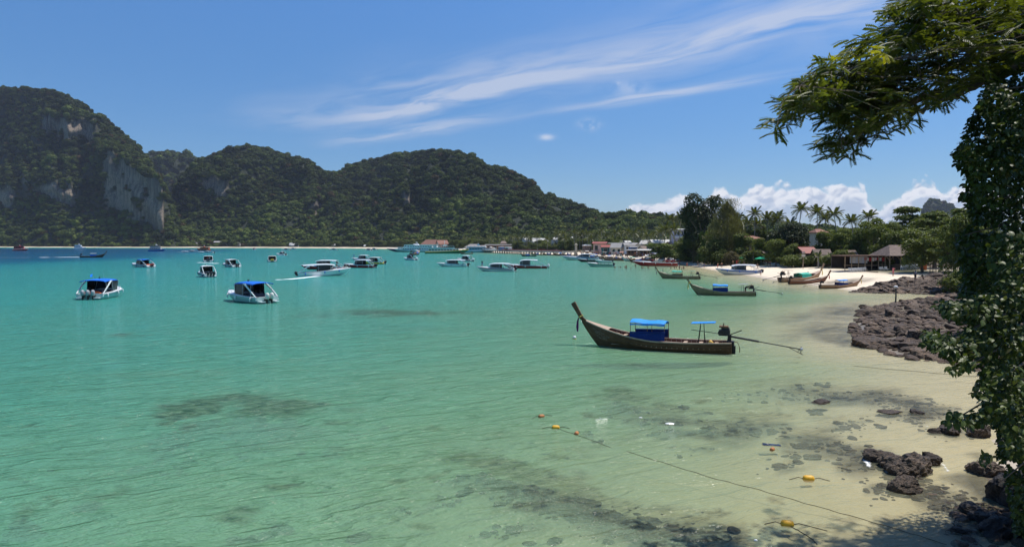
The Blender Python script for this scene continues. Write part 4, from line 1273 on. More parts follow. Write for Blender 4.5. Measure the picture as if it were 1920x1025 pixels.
def make_speedboat(name, label, group, L=8.0, B=2.6, hull=WHITE, stripe=None, roof=WHITE, roof_s=(0.20, 0.66), roof_z=2.45, engines=2, engine=GREYP, cowl_n=None,
                   cloth=False, seats=True, fenders=WHITE, vests=False, canopy=True, fb=(0.75, 1.25), deckm=None, glass=DARKGLASS, persons=0, flag=None, pitch=0.0):
    o = empty(name, (0, 0, 0), 0, label, 'boat', group)
    S = hull_secs(L, B, *fb)
    deckm = deckm or WHITE
    mb = MB()
    secs = [[(x, -b, zs), (x, -b * 0.995, zs * 0.72 + cz * 0.28), (x, -cb, cz), (x, -cb * 0.5, (cz + kz * 2) / 3), (x, 0, kz), (x, cb * 0.5, (cz + kz * 2) / 3), (x, cb, cz), (x, b * 0.995, zs * 0.72 + cz * 0.28), (x, b, zs)] for x, b, cb, zs, cz, kz in S]
    mb.loft(secs, hull, cap0=True)
    mb.build('hull', o, smooth=False)
    # deck: gunwales, foredeck, cockpit well
    n = len(S) - 1
    dk = MB()
    i_f = int(n * 0.60)
    for sgn in (-1, 1):
        ring = []
        for i in range(0, i_f + 1):
            x, b, cb, zs, cz, kz = S[i]
            ring.append([(x, sgn * (b + 0.02), zs - 0.03), (x, sgn * (b + 0.01), zs + 0.04), (x, sgn * (b - 0.26), zs + 0.05), (x, sgn * (b - 0.28), 0.30)])
        dk.loft(ring, deckm)
    ring = []
    for i in range(i_f, n + 1):
        x, b, cb, zs, cz, kz = S[i]
        cr = 0.16 * (1 - (i - i_f) / (n - i_f)) + 0.03
        ring.append([(x, -(b + 0.02), zs - 0.02), (x, -b * 0.98, zs + 0.04), (x, -b * 0.5, zs + 0.04 + cr * 0.8), (x, 0, zs + 0.04 + cr), (x, b * 0.5, zs + 0.04 + cr * 0.8), (x, b * 0.98, zs + 0.04), (x, b + 0.02, zs - 0.02)])
    dk.loft(ring, deckm, cap0=True)
    x0 = S[0][0]
    dk.box(((x0 + S[i_f][0]) / 2, 0, 0.27), (S[i_f][0] - x0 - 0.1, B * 0.80, 0.05), deckm)
    dk.box((x0 + 0.40, 0, 0.55), (0.12, B * 0.82, 0.45), deckm)                  # motor well bulkhead
    dk.box((x0 - 0.28, B * 0.30, 0.24), (0.62, 0.62, 0.08), deckm); dk.box((x0 - 0.28, -B * 0.30, 0.24), (0.62, 0.62, 0.08), deckm)   # swim platforms
    dk.build('deck', o)
    rb = MB()
    for sgn in (-1, 1):
        rb.tube([(x, sgn * (b + 0.025), zs - 0.07) for x, b, cb, zs, cz, kz in S[::2]], 0.045, stripe or GREYP, 5)
    rb.build('rub_rail', o)
    if stripe:
        st = MB()
        for sgn in (-1, 1):
            st.loft([[(x, sgn * (b + 0.006), zs - 0.16), (x, sgn * (b * 0.985 + 0.008), zs - 0.16 - 0.26 * (zs - cz))] for x, b, cb, zs, cz, kz in S[1:-2]], stripe)
        st.build('stripe', o)
    if canopy:
        xa = -L / 2 + roof_s[0] * L; xb = -L / 2 + roof_s[1] * L; W = B * 0.44
        rf = MB(); ring = []
        m = 12
        for i in range(m + 1):
            s = i / m; x = xa + (xb - xa) * s
            z = roof_z - 0.10 * (2 * s - 1) ** 2 - (0.22 * max(0, (s - 0.75) / 0.25) ** 1.5); w = W * (1 - 0.18 * max(0, (s - 0.7) / 0.3) ** 1.6)
            prof = [(-w, -0.10), (-w * 0.96, -0.01), (-w * 0.6, 0.08), (0, 0.12), (w * 0.6, 0.08), (w * 0.96, -0.01), (w, -0.10)]
            ring.append([(x, y, z + dz) for y, dz in prof] + [(x, y, z + dz - 0.05) for y, dz in prof[::-1]])
        rf.loft(ring, roof, closed=True, cap0=True, cap1=True)
        rf.build('canopy', o, smooth=False)
        # slanting arches from canopy to the stern corners
        for sgn in (-1, 1):
            ar = MB()
            xm = xa + (xb - xa) * (0.38 if cloth else 0.22)
            xe = -L / 2 + 0.05
            p = [(xm, W * 1.0, roof_z - 0.08), (xm - (xm - xe) * 0.45, W * 1.04 + 0.02, (roof_z + S[2][3]) * 0.52), (xe + 0.15, B * 0.46, S[0][3] + 0.06), (xe, B * 0.46, S[0][3] - 0.35)]
            ring = []
            for j, (x, y, z) in enumerate(p):
                w2 = [0.34, 0.20, 0.16, 0.10][j]
                ring.append([(x - w2 / 2, sgn * (y - 0.03), z), (x + w2, sgn * (y - 0.03), z), (x + w2, sgn * (y + 0.05), z), (x - w2 / 2, sgn * (y + 0.05), z)])
            ar.loft(ring, deckm, closed=True, cap0=True, cap1=True)
            ar.build('arch', o)
        ps = MB()
        for k in range(3):
            x = xa + (xb - xa) * (0.10 + 0.38 * k)
            for sgn in (-1, 1):
                ps.tube([(x - 0.1, sgn * (B / 2 - 0.12), 0.85), (x, sgn * W * 0.97, roof_z - 0.08)], 0.025, SILVER, 5)
        ps.build('canopy_post', o)
        # windscreen and side windows in one dark wrap
        ws = MB(); ring = []
        xw0 = S[i_f][0] + 0.55; x_back = xa + (xb - xa) * 0.42
        iw = min(n, i_f + 2)
        lower = []; upper = []
        k2 = 9
        for j in range(k2):
            a = -math.pi / 2 + math.pi * j / (k2 - 1)
            lower.append(Vector((xw0 - 0.75 + 0.75 * math.cos(a), math.sin(a) * B * 0.43, fb[0] + (fb[1] - fb[0]) * 0.48 + 0.10 * math.cos(a))))
            upper.append(Vector((xb - 0.55 + 0.42 * math.cos(a), math.sin(a) * W * 0.93, roof_z - 0.26 + 0.0 * a)))
        lower = [Vector((x_back, -B * 0.45, fb[0] + 0.10))] + lower + [Vector((x_back, B * 0.45, fb[0] + 0.10))]
        upper = [Vector((x_back, -W * 0.97, roof_z - 0.13))] + upper + [Vector((x_back, W * 0.97, roof_z - 0.13))]
        ws.loft([lower, upper], glass)
        w_ = ws.build('windshield', o)
        fr = MB(); fr.tube(lower, 0.03, deckm, 5)
        for q in (2, 5, 8): fr.tube([lower[q], upper[q]], 0.022, deckm, 5)
        fr.build('window_frame', w_)
    else:
        ws = MB()
        xw = S[i_f][0]
        ws.add([(xw + 0.5, 0, 1.15 * fb[1]), (xw - 0.1, B * 0.38, fb[0] + 0.1), (xw + 0.1, 0, fb[1] + 0.45), (xw - 0.35, B * 0.36, fb[0] + 0.5), (xw - 0.1, -B * 0.38, fb[0] + 0.1), (xw - 0.35, -B * 0.36, fb[0] + 0.5)], [(0, 1, 3, 2), (0, 2, 5, 4)], glass)
        ws.build('windshield', o)
    if seats:
        for k in range(3):
            sm = MB(); x = -L / 2 + 1.1 + k * (L * 0.5 - 1.2) / 2.4
            sm.box((x, 0, 0.52), (0.5, B * 0.62, 0.40), SEATM); sm.box((x + 0.22, 0, 0.88), (0.12, B * 0.62, 0.42), SEATM)
            sm.build('seat', o)
    if vests:
        v = MB(); v.box((-L / 2 + 0.9, 0, 0.86), (0.45, B * 0.6, 0.3), ORANGE_V, taper=0.7); v.build('lifejacket_pile', o)
    # console with helm
    c = MB(); c.box((S[i_f][0] - 0.35, -B * 0.2, 0.75), (0.45, 0.7, 0.9), deckm, taper=0.85); c.build('console', o)
    for k in range(engines):
        y = (k - (engines - 1) / 2) * 0.62
        e = MB()
        rg = []
        for z, hx, hy in [(0.55, 0.20, 0.17), (0.62, 0.29, 0.22), (0.95, 0.33, 0.24), (1.15, 0.30, 0.22), (1.26, 0.20, 0.15), (1.30, 0.08, 0.06)]:
            rg.append([(x0 - 0.42 - 0.05 * (z - .5) + hx * math.cos(a * math.pi / 5) * 1.0, y + hy * math.sin(a * math.pi / 5), z) for a in range(10)])
        e.loft(rg, engine, closed=True, cap0=True, cap1=True)
        eo = e.build('outboard_engine', o, smooth=True)
        lg = MB(); lg.box((x0 - 0.40, y, 0.30), (0.20, 0.14, 0.55), BLACKP, taper=1.2); lg.box((x0 - 0.46, y, -0.15), (0.28, 0.08, 0.5), BLACKP); lg.box((x0 - 0.16, y, 0.45), (0.3, 0.26, 0.22), BLACKP)
        lg.build('lower_unit', eo)
    if fenders:
        for sgn in (-1, 1):
            for s in (0.18, 0.52, 0.80):
                x, b, cb, zs, cz, kz = S[int(n * s)]
                f = MB(); f.tube([(x, sgn * (b + 0.05), zs - 0.02), (x, sgn * (b + 0.12), zs - 0.12), (x, sgn * (b + 0.14), zs - 0.50), (x, sgn * (b + 0.10), zs - 0.58)], [0.02, 0.09, 0.09, 0.03], fenders, 7)
                f.build('fender', o, smooth=True)
    br = MB()
    for sgn in (-1, 1):
        pts = [(x, sgn * b * 0.86, zs + 0.36) for x, b, cb, zs, cz, kz in S[int(n * .70)::2]]
        br.tube(pts, 0.018, SILVER, 5)
        for (x, y, z) in pts[::2]: br.tube([(x, y, z), (x, y, z - 0.34)], 0.014, SILVER, 4)
    br.tube([(S[-1][0] - 0.02, 0, S[-1][3] + 0.02), (S[-1][0] + 0.20, 0, S[-1][3] + 0.06)], 0.05, SILVER, 6)
    br.build('bow_rail', o)
    ant = MB(); zr = roof_z if canopy else 1.6
    if canopy:
        ant.box((0.0 - L * 0.06, 0.25, zr + 0.22), (0.12, 0.12, 0.26), BLACKP); ant.tube([(-L * 0.02, -0.2, zr + 0.05), (-L * 0.06, -0.2, zr + 0.95)], 0.012, SILVER, 4)
        ant.build('mast_light', o)
    if flag:
        fl = MB(); fl.tube([(-L * 0.05, W * 0.7, zr), (-L * 0.07, W * 0.7, zr + 0.75)], 0.015, SILVER, 4)
        fl.add([(-L * 0.07, W * 0.7, zr + 0.75), (-L * 0.07 - 0.05, W * 0.7 + 0.02, zr + 0.38), (-L * 0.07 - 0.50, W * 0.7 + 0.10, zr + 0.30), (-L * 0.07 - 0.45, W * 0.7 + 0.12, zr + 0.66)], [(0, 1, 2, 3)], flag)
        fl.build('flag', o)
    return o

def moor(o, px, py, deg, roll=0.0, pitch=0.0, z=0.0, scale=1.0):
    """put a boat so that the middle of its near waterline is at this picture point; deg = way the bow points, 0 = right, 90 = away"""
    g = G(px, py)
    o.location = (g.x, g.y + 0.9, z)
    o.rotation_euler = (R(roll), R(pitch), R(deg))
    o.scale = (scale,) * 3
    return o

SPD = 'speedboats moored in the bay'
moor(make_speedboat('speedboat', 'white speedboat with blue canopy and three silver outboards, stern towards viewer', SPD, L=8.2, B=3.5, hull=TEALHULL, roof=BLUECLOTH, roof_s=(0.10, 0.70), cloth=True, engines=3, vests=True, fenders=WHITE, flag=BLUETARP), 187, 558, 98)
moor(make_speedboat('speedboat', 'white speedboat under blue canvas canopy with two white outboards, bow pointing left', SPD, L=8.6, B=3.2, hull=TEALHULL, roof=BLUECLOTH, roof_s=(0.10, 0.66), cloth=True, engines=2, engine=OFFWHITE), 460, 566, 142)
moor(make_speedboat('speedboat', 'white speedboat with dark blue canopy and orange life jackets at its stern', SPD, L=9.0, B=3.3, stripe=NAVY, roof=BLUECLOTH, roof_s=(0.14, 0.62), cloth=True, engines=2, engine=REDP, vests=True, fenders=NAVY), 263, 501, 153)
moor(make_speedboat('speedboat', 'white speedboat under way with people under its square roof, small bow wave', SPD, L=8.0, B=3.6, roof_s=(0.10, 0.6), engines=2, engine=BLACKP, fenders=BLACKP), 389, 491, 112)
moor(make_speedboat('speedboat', 'white speedboat with dark stripe and two black outboards right of the square roofed one', SPD, L=7.6, B=3.2, stripe=NAVY, engines=2, engine=BLACKP, fenders=NAVY), 430, 501, 140)
moor(make_speedboat('speedboat', 'small white speedboat with white roof and big dark outboards seen from astern', SPD, L=7.0, B=2.7, stripe=NAVY, roof_s=(0.22, 0.60), engines=3, engine=BLACKP, fenders=NAVY), 383, 519, 129)
moor(make_speedboat('speedboat', 'small cream speedboat seen from astern with yellow green gear on deck', SPD, L=7.0, B=3.3, hull=OFFWHITE, roof=OFFWHITE, engines=2, engine=YELLOWP, fenders=NAVY), 509, 491, 109)
moor(make_speedboat('speedboat', 'small white speedboat without long roof making way on the deep blue water', SPD, L=8.4, B=2.8, roof_s=(0.2, 0.45), engines=2, engine=BLACKP, fenders=None), 526, 478.6, 150)
moor(make_speedboat('speedboat', 'large white speedboat with long white roof and blue fenders, churning foam astern', SPD, L=11.6, B=3.2, hull=WHITE, roof_s=(0.10, 0.70), roof_z=2.65, engines=3, engine=BLACKP, fenders=BLUECLOTH, fb=(0.95, 1.55)), 607, 517, 17, pitch=-2)
moor(make_speedboat('speedboat', 'red and white speedboat with long roof half hidden behind the large foaming one', SPD, L=12.5, B=3.0, hull=REDP, roof_s=(0.15, 0.64), roof_z=2.6, engines=3, engine=BLACKP), 603, 505, 176)
moor(make_speedboat('speedboat', 'dark red hulled speedboat with white roof right of the large foaming one', SPD, L=9.8, B=2.8, hull=REDP, roof_s=(0.1, 0.62), engines=3, engine=BLACKP, fenders=WHITE), 672, 502, 172)
moor(make_speedboat('speedboat', 'white speedboat furthest back of the cluster of three, person at bow', SPD, L=9.2, B=2.8, stripe=MIDBLUE, roof_s=(0.15, 0.62), engines=2, engine=BLACKP), 677, 489, 170)
moor(make_speedboat('speedboat', 'cream roofed speedboat with yellow side and black outboards, rightmost of the cluster of three', SPD, L=9.0, B=2.8, hull=YELLOWP, roof=OFFWHITE, roof_s=(0.15, 0.62), engines=2, engine=BLACKP), 698, 495, 166)
moor(make_speedboat('speedboat', 'white speedboat with black roof and open stern alone in the middle of the bay', SPD, L=8.0, B=2.7, roof=BLACKP, roof_s=(0.2, 0.62), engines=2, engine=WHITE, fenders=NAVY), 768, 488, 140)
moor(make_speedboat('speedboat', 'long white open sided speedboat with straight white roof and black outboards', SPD, L=9.8, B=2.7, roof_s=(0.06, 0.70), roof_z=2.2, engines=3, engine=BLACKP, fenders=NAVY, glass=DARKGLASS), 847, 500, 174)
moor(make_speedboat('speedboat', 'speedboat with plum side band and three white outboards behind the straight roofed one', SPD, L=7.6, B=2.8, stripe=REDP, roof_s=(0.12, 0.62), engines=3, engine=WHITE), 871, 490, 150)
moor(make_speedboat('speedboat', 'low plum striped speedboat with rounded roof, a person standing on its bow', SPD, L=10.0, B=2.7, stripe=PURPLEP, roof_s=(0.12, 0.66), roof_z=2.15, engines=2, engine=BLACKP, fenders=None), 929, 509, 172)
moor(make_speedboat('speedboat', 'long dark red speedboat with white roof near the middle of the bay', SPD, L=13.0, B=2.9, hull=REDP, roof_s=(0.22, 0.62), roof_z=2.55, engines=3, engine=WHITE, fenders=WHITE), 985, 503, 178)
moor(make_speedboat('speedboat', 'big white and blue cruiser type speedboat moored off the village beach', SPD, L=17.0, B=3.8, stripe=MIDBLUE, roof=WHITE, roof_s=(0.1, 0.5), roof_z=2.8, fb=(1.1, 1.9), engines=3, engine=BLACKP), 1088, 487.5, 178)
moor(make_speedboat('speedboat', 'black open speedboat just in front of the big white and blue one', SPD, L=9.6, B=2.5, hull=BLACKP, canopy=False, engines=2, engine=BLACKP, fenders=None, deckm=GREYP), 1105, 491, 178)
moor(make_speedboat('speedboat', 'pale green hulled open speedboat with black outboards left of the bathers', SPD, L=8.2, B=2.5, hull=TEALHULL, canopy=False, stripe=GREENP, engines=3, engine=BLACKP, fenders=None, fb=(0.8, 1.3)), 1125, 500, 178)
moor(make_speedboat('speedboat', 'small white open speedboat behind the pale green hulled one', SPD, L=6.4, B=2.3, canopy=False, engines=1, engine=BLACKP, fenders=None), 1132, 492.5, 172)
moor(make_speedboat('speedboat', 'very long red speedboat without roof lying at the village beach behind the bathers', SPD, L=14.5, B=2.8, hull=REDP, canopy=False, engines=0, fenders=WHITE, fb=(1.0, 1.6)), 1229, 498.5, 177)
moor(make_speedboat('speedboat', 'white speedboat with white roof and blue green marks touching the sandy beach', SPD, L=10.2, B=2.9, hull=WHITE, stripe=MIDBLUE, roof_s=(0.12, 0.66), roof_z=2.35, engines=2, engine=BLACKP, fenders=BLUECLOTH, fb=(0.95, 1.45)), 1386, 515, 176)
moor(make_speedboat('speedboat', 'long low white speedboat planing on the deep blue water', SPD, L=17.0, B=3.0, canopy=True, roof_z=1.9, roof_s=(0.3, 0.55), engines=2, engine=BLACKP, fenders=None), 357, 473.5, 178)
moor(make_speedboat('speedboat', 'second low white speedboat planing behind the first on the deep blue water', SPD, L=13.0, B=3.0, canopy=True, roof_z=1.9, roof_s=(0.3, 0.5), engines=2, engine=BLACKP, fenders=None), 385, 474.4, 178)
proto = make_speedboat('speedboat', 'white boat anchored off the far sand beach, tiny, leftmost of six', 'tiny boats off the far beach', L=11.0, B=3.4, roof_s=(0.2, 0.6), engines=2, engine=BLACKP, fenders=None)
far = [(477, 468, 95, 'leftmost'), (535, 469, 170, 'second from left'), (548, 467.8, 175, 'third from left'), (624, 469, 176, 'third from right'), (690, 469.5, 140, 'second from right'), (700, 468.5, 160, 'rightmost')]
for i, (px, py, dg, w) in enumerate(far):
    o = proto if i == 0 else copy_tree(proto)
    o['label'] = 'tiny white boat anchored off the far sand beach, %s of six' % w
    moor(o, px, py, dg)
for i, (px, py, dg, mm) in enumerate([(1212, 489.5, 60, REDP), (1224, 490, 75, REDP), (1242, 490.5, 70, OFFWHITE), (1257, 491.5, 65, REDP), (1272, 492, 50, REDP), (1285, 491, 20, OFFWHITE)]):
    lab = ['red trimmed boat on the village sand, leftmost of six', 'red trimmed boat on the village sand, second from left of six', 'white boat on the village sand, third from left of six', 'red trimmed boat on the village sand, third from right of six',
           'red hulled boat with raised bow on the village sand, second from right of six', 'white boat on the village sand, rightmost of six'][i]
    o = make_speedboat('beached_boat', lab, 'boats drawn up on the village sand', L=9.5, B=2.5, hull=mm, canopy=False, engines=0, fenders=None, stripe=WHITE)
    moor(o, px, py, dg, z=0.25)

# ------------------------------------------------------------------ long-tail boats
def make_longtail(label, group, L=9.4, hull=WOOD_DARK, canopy='blue', small_canopy=BLUETARP, sash=(SASH_P,), shaft=True, detail=True, jug=True, letters=True, engine=True, prow_extra=1.12):
    o = empty('longtail_boat', (0, 0, 0), 0, label, 'boat', group)
    n = 30; Bm = 1.85
    S = []
    for i in range(n + 1):
        s = i / n; x = -L / 2 + L * s                               # stern -> bow
        q = max(0, (s - 0.45) / 0.55)
        b = Bm / 2 * (0.62 + 0.38 * math.sin(min(1, s / 0.42) * math.pi / 2)) * (1 - q ** 1.9) + 0.05
        zs = 0.56 + 0.10 * (1 - min(1, s / 0.4)) ** 2 + 1.12 * q ** 1.7
        kz = -0.28 + 0.04 * (1 - min(1, s / 0.2))
        xo = 0.0
        if s > 0.86: kz = -0.28 + ((s - 0.86) / 0.14) ** 1.0 * (zs + 0.05)
        cz = kz + 0.22 + 0.10 * q
        S.append((x + xo, b, min(zs, 9), max(cz, kz + 0.02), kz, b * (0.68 - 0.35 * q)))
    mb = MB()
    mb.loft([[(x, -b, zs), (x, -(b * 0.93 + cb * 0.07), zs * 0.55 + cz * 0.45), (x, -cb, cz), (x, 0, kz), (x, cb, cz), (x, (b * 0.93 + cb * 0.07), zs * 0.55 + cz * 0.45), (x, b, zs)] for x, b, zs, cz, kz, cb in S], hull, cap0=True)
    mb.build('hull', o, smooth=True)
    inn = MB()                                                      # inner planking and the floor boards
    inn.loft([[(x, -(b - 0.045), zs - 0.01), (x, -(b - 0.06) * 0.92, max(zs - 0.45, cz + 0.05)), (x, -(cb) * 0.9, max(zs - 0.50, cz + 0.05)), (x, cb * 0.9, max(zs - 0.50, cz + 0.05)), (x, (b - 0.06) * 0.92, max(zs - 0.45, cz + 0.05)), (x, (b - 0.045), zs - 0.01)] for x, b, zs, cz, kz, cb in S[:-1]], WOOD_RED)
    inn.build('inner_planking', o)
    for sgn in (-1, 1):
        gw = MB()
        ring = []
        for x, b, zs, cz, kz, cb in S[:-1]:
            ring.append([(x, sgn * (b + 0.035), zs - 0.05), (x, sgn * (b + 0.035), zs + 0.025), (x, sgn * (b - 0.075), zs + 0.025), (x, sgn * (b - 0.075), zs - 0.05)])
        gw.loft(ring, WOOD_PALE, closed=True, cap0=True, cap1=True)
        gw.build('gunwale', o)
        if detail:
            for fz in (0.28, 0.52, 0.76):
                sm_ = MB(); sm_.tube([(x, sgn * ((b * 0.93 + cb * 0.07) + (b - (b * 0.93 + cb * 0.07)) * (2 * fz - 1 if fz > .5 else 0) - (0 if fz > .5 else (b * 0.93 + cb * 0.07 - cb) * (1 - fz / .52)) + 0.004), cz + (zs - cz) * (fz * 0.45 / 0.52 if fz < .52 else 0.55 + (fz - .52) * 0.9)) for x, b, zs, cz, kz, cb in S[:-1]], 0.009, IRON, 4); sm_.build('plank_seam', o)
            st = MB(); st.tube([(x, sgn * (b * 0.985 + 0.012), zs - 0.13) for x, b, zs, cz, kz, cb in S[:-1]], 0.018, hull, 4); st.build('rubbing_strake', o)
    if detail:
        for i in range(2, n - 6, 1):
            x, b, zs, cz, kz, cb = S[i]
            for sgn in (-1, 1):
                rb_ = MB(); rb_.box((x, sgn * (b - 0.075), zs - 0.20), (0.045, 0.05, 0.36), WOOD_PALE); rb_.build('rib', o)
        for i in (3, 6, 9, 18, 21):
            x, b, zs, cz, kz, cb = S[i]
            th = MB(); th.box((x, 0, zs - 0.13), (0.22, 2 * b - 0.16, 0.04), WOOD_PALE); th.build('thwart', o)
        fl = MB()
        for k in range(5): fl.box((-0.3, -0.42 + 0.21 * k, 0.20), (L * 0.62, 0.19, 0.03), WOOD_PALE)
        fl.build('floor_boards', o)
    fd = MB()
    fd.loft([[(x, -(b - 0.03), zs + 0.02), (x, 0, zs + 0.06), (x, (b - 0.03), zs + 0.02)] for x, b, zs, cz, kz, cb in S[int(n * 0.80):-1]], WOOD_PALE)
    fd.build('foredeck', o)
    # prow post rising above the stem
    x, b, zs, cz, kz, cb = S[-1]
    pr = MB()
    p0 = Vector((S[-4][0] + 0.1, 0, S[-4][2] - 0.35)); p1 = Vector((x + 0.02, 0, zs + 0.05)); p2 = p1 + Vector((0.52 * prow_extra, 0, 0.88 * prow_extra))
    wd = [0.05, 0.06, 0.075, 0.085, 0.08]; th_ = [0.12, 0.12, 0.13, 0.15, 0.13]
    pts = [p0, p1, p1.lerp(p2, 0.5), p1.lerp(p2, 0.94), p2]
    dirn = (p2 - p1).normalized(); side = Vector((0, 1, 0)); up = dirn.cross(side)
    pr.loft([[p - side * w + up * t, p + side * w + up * t, p + side * w - up * t, p - side * w - up * t] for p, w, t in zip(pts, wd, th_)], hull, closed=True, cap0=True, cap1=True)
    pr.build('prow_post', o)
    for k, sm in enumerate(sash):
        sa = MB(); c = p1.lerp(p2, 0.10 + 0.07 * k)
        sa.tube([c + up * 0.17 + side * 0.0, c + side * 0.12, c - up * 0.17, c - side * 0.12, c + up * 0.17], 0.035, SASH_Y if k == 0 else sm, 5, cap=False)
        c2 = c - up * 0.16
        sa.tube([c2, c2 + Vector((0.06, 0.03, -0.25)), c2 + Vector((0.08, 0.02, -0.60)), c2 + Vector((0.07, 0.03, -0.92))], [0.03, 0.06, 0.085, 0.05], sm, 6)
        sa.build('sash', o)
    if canopy:
        cm, side_m = {'blue': (BLUETARP, NAVYCLOTH), 'green': (GREENTARP, WOOD_OLIVE), 'paleblue': (BLUETARP, NAVYCLOTH), 'greytarp': (PALETARP, BLUECLOTH), 'bluewrap': (BLUETARP, NAVYCLOTH), 'greenlow': (GREENTARP, GREENTARP)}[canopy]
        xa, xb = -L * 0.085, L * 0.145
        zt = 1.62 if canopy != 'greenlow' else 1.15
        if canopy in ('paleblue',): zt = 1.50
        rf = MB(); ring = []
        for i in range(9):
            s = i / 8; xx = xa + (xb - xa) * s
            sag = 0.03 * math.sin(s * 9); w = 0.78
            ring.append([(xx, y, zt + 0.13 * (1 - (y / w) ** 2) + sag + 0.05 * s) for y in (-w, -w * 0.6, -w * 0.2, w * 0.2, w * 0.6, w)] + [(xx, y, zt + 0.13 * (1 - (y / w) ** 2) + sag + 0.05 * s - 0.03) for y in (w, w * 0.6, w * 0.2, -w * 0.2, -w * 0.6, -w)])
        rf.loft(ring, cm, closed=True, cap0=True, cap1=True)
        rf.build('canopy', o)
        for sgn in (-1, 1):
            va = MB()
            va.loft([[(xa + (xb - xa) * i / 8, sgn * 0.785, zt - 0.02), (xa + (xb - xa) * i / 8, sgn * (0.80 + 0.01 * math.sin(i * 2.3)), zt - 0.11 - 0.02 * math.sin(i * 1.7))] for i in range(9)], cm)
            va.build('valance', o)
            sd2 = MB()                                              # rolled and hanging side curtain
            sd2.loft([[(xa + (xb - xa) * i / 10, sgn * (0.80 + 0.02 * math.sin(i * 2.1)), 1.10 - 0.01 * i), (xa + (xb - xa) * i / 10, sgn * (0.83 + 0.02 * math.sin(i * 1.3)), 0.90), (xa + (xb - xa) * i / 10, sgn * (0.86), 0.60)] for i in range(11)], side_m)
            sd2.tube([(xa, sgn * 0.80, 1.12), (xb, sgn * 0.80, 1.05)], 0.05, side_m, 6)
            sd2.build('side_curtain', o)
        for xx in (xa + 0.03, (xa + xb) / 2, xb - 0.03):
            for sgn in (-1, 1):
                po = MB(); po.tube([(xx, sgn * 0.77, 0.45), (xx, sgn * 0.77, zt + 0.04)], 0.02, RUST, 5); po.build('post', o)
    if small_canopy:
        sc_ = MB(); xs_ = -L * 0.315; zt2 = 1.75
        sc_.add([(xs_ - 0.75, -0.42, zt2 + 0.07), (xs_ + 0.65, -0.42, zt2 - 0.02), (xs_ + 0.65, 0.42, zt2 - 0.02), (xs_ - 0.75, 0.42, zt2 + 0.07), (xs_ - 0.75, -0.42, zt2 + 0.03), (xs_ + 0.65, -0.42, zt2 - 0.06), (xs_ + 0.65, 0.42, zt2 - 0.06), (xs_ - 0.75, 0.42, zt2 + 0.03)],
                [(0, 1, 2, 3), (7, 6, 5, 4), (0, 4, 5, 1), (1, 5, 6, 2), (2, 6, 7, 3), (3, 7, 4, 0)], small_canopy)
        sc_.build('steering_shade', o)
        for dx in (-0.10, 0.16):
            sp = MB(); sp.tube([(xs_ + dx * 1.7, 0.25, 0.30), (xs_ + dx * 0.7, 0.0, zt2)], 0.022, IRON, 5); sp.tube([(xs_ + dx * 1.7, -0.25, 0.30), (xs_ + dx * 0.7, 0.0, zt2 - 0.2)], 0.018, IRON, 5); sp.build('shade_post', o)
    if engine:
        xs = -L / 2 + 0.20; ze = 1.20
        en = MB()
        en.box((xs + 0.25, 0, ze), (0.62, 0.50, 0.34), IRON); en.box((xs + 0.20, 0, ze + 0.22), (0.50, 0.36, 0.18), IRON, taper=0.85)
        en.box((xs + 0.30, 0.0, ze + 0.36), (0.52, 0.34, 0.10), RUST); en.tube([(xs + 0.45, -0.30, ze), (xs + 0.45, 0.30, ze)], 0.17, IRON, 10)
        for k in range(4): en.tube([(xs + 0.05 + 0.13 * k, -0.18, ze + 0.15), (xs + 0.05 + 0.13 * k, -0.24, ze + 0.33), (xs + 0.12 + 0.13 * k, -0.18, ze + 0.42)], 0.03, RUST if k % 2 else IRON, 5)
        en.tube([(xs + 0.30, 0.1, ze + 0.38), (xs + 0.30, 0.1, ze + 0.58)], 0.035, RUST, 6)
        en.build('engine', o)
        mt = MB(); mt.tube([(xs, 0, 0.35), (xs - 0.05, 0, ze - 0.1)], [0.14, 0.10], IRON, 8); mt.box((xs - 0.10, 0, 0.55), (0.42, 0.5, 0.30), IRON); mt.box((xs - 0.28, 0, 0.18), (0.22, 0.34, 0.5), IRON)
        mt.tube([(xs - 0.1, -0.15, 0.7), (xs - 0.5, -0.18, 0.62), (xs - 0.62, -0.18, 0.3), (xs - 0.62, -0.16, 0.02)], 0.025, RUST, 5)
        mt.tube([(xs - 0.2, 0.1, 0.4), (xs - 0.35, 0.1, 0.05)], 0.03, IRON, 5)
        mt.build('engine_mount', o)
        ti = MB(); ti.tube([(xs + 0.2, 0.05, ze - 0.12), (xs + 1.0, 0.1, ze - 0.02), (xs + 2.2, 0.15, ze + 0.10)], 0.022, IRON, 5); ti.tube([(xs - 0.1, 0, ze - 0.1), (xs - 0.75, 0.1, ze + 0.2)], 0.03, IRON, 5); ti.build('tiller', o)
        if shaft:
            e0 = Vector((xs - 0.15, 0, ze - 0.22)); e1 = Vector((xs - 4.05, -0.05, 0.42))
            sh = MB(); sh.tube([e0, e0.lerp(e1, 0.40)], 0.065, IRON, 7); sh.tube([e0.lerp(e1, 0.36), e1], 0.032, IRON, 6)
            so = sh.build('propeller_shaft', o)
            prp = MB(); prp.ball(e1, (0.10, 0.07, 0.07), SILVER, 8, 5)
            for k in range(3):
                a = k * 2.094; dv = Vector((0, math.cos(a), math.sin(a)))
                prp.add([e1 + dv * 0.03 + Vector((0.04, 0, 0)), e1 + dv * 0.17 + Vector((0.05, 0, 0)) + dv.cross(Vector((1, 0, 0))) * 0.06, e1 + dv * 0.17 - Vector((0.04, 0, 0)) - dv.cross(Vector((1, 0, 0))) * 0.05, e1 + dv * 0.03 - Vector((0.04, 0, 0))], [(0, 1, 2, 3)], SILVER)
            prp.build('propeller', so)
            sk = MB(); u = (e1 - e0).normalized()
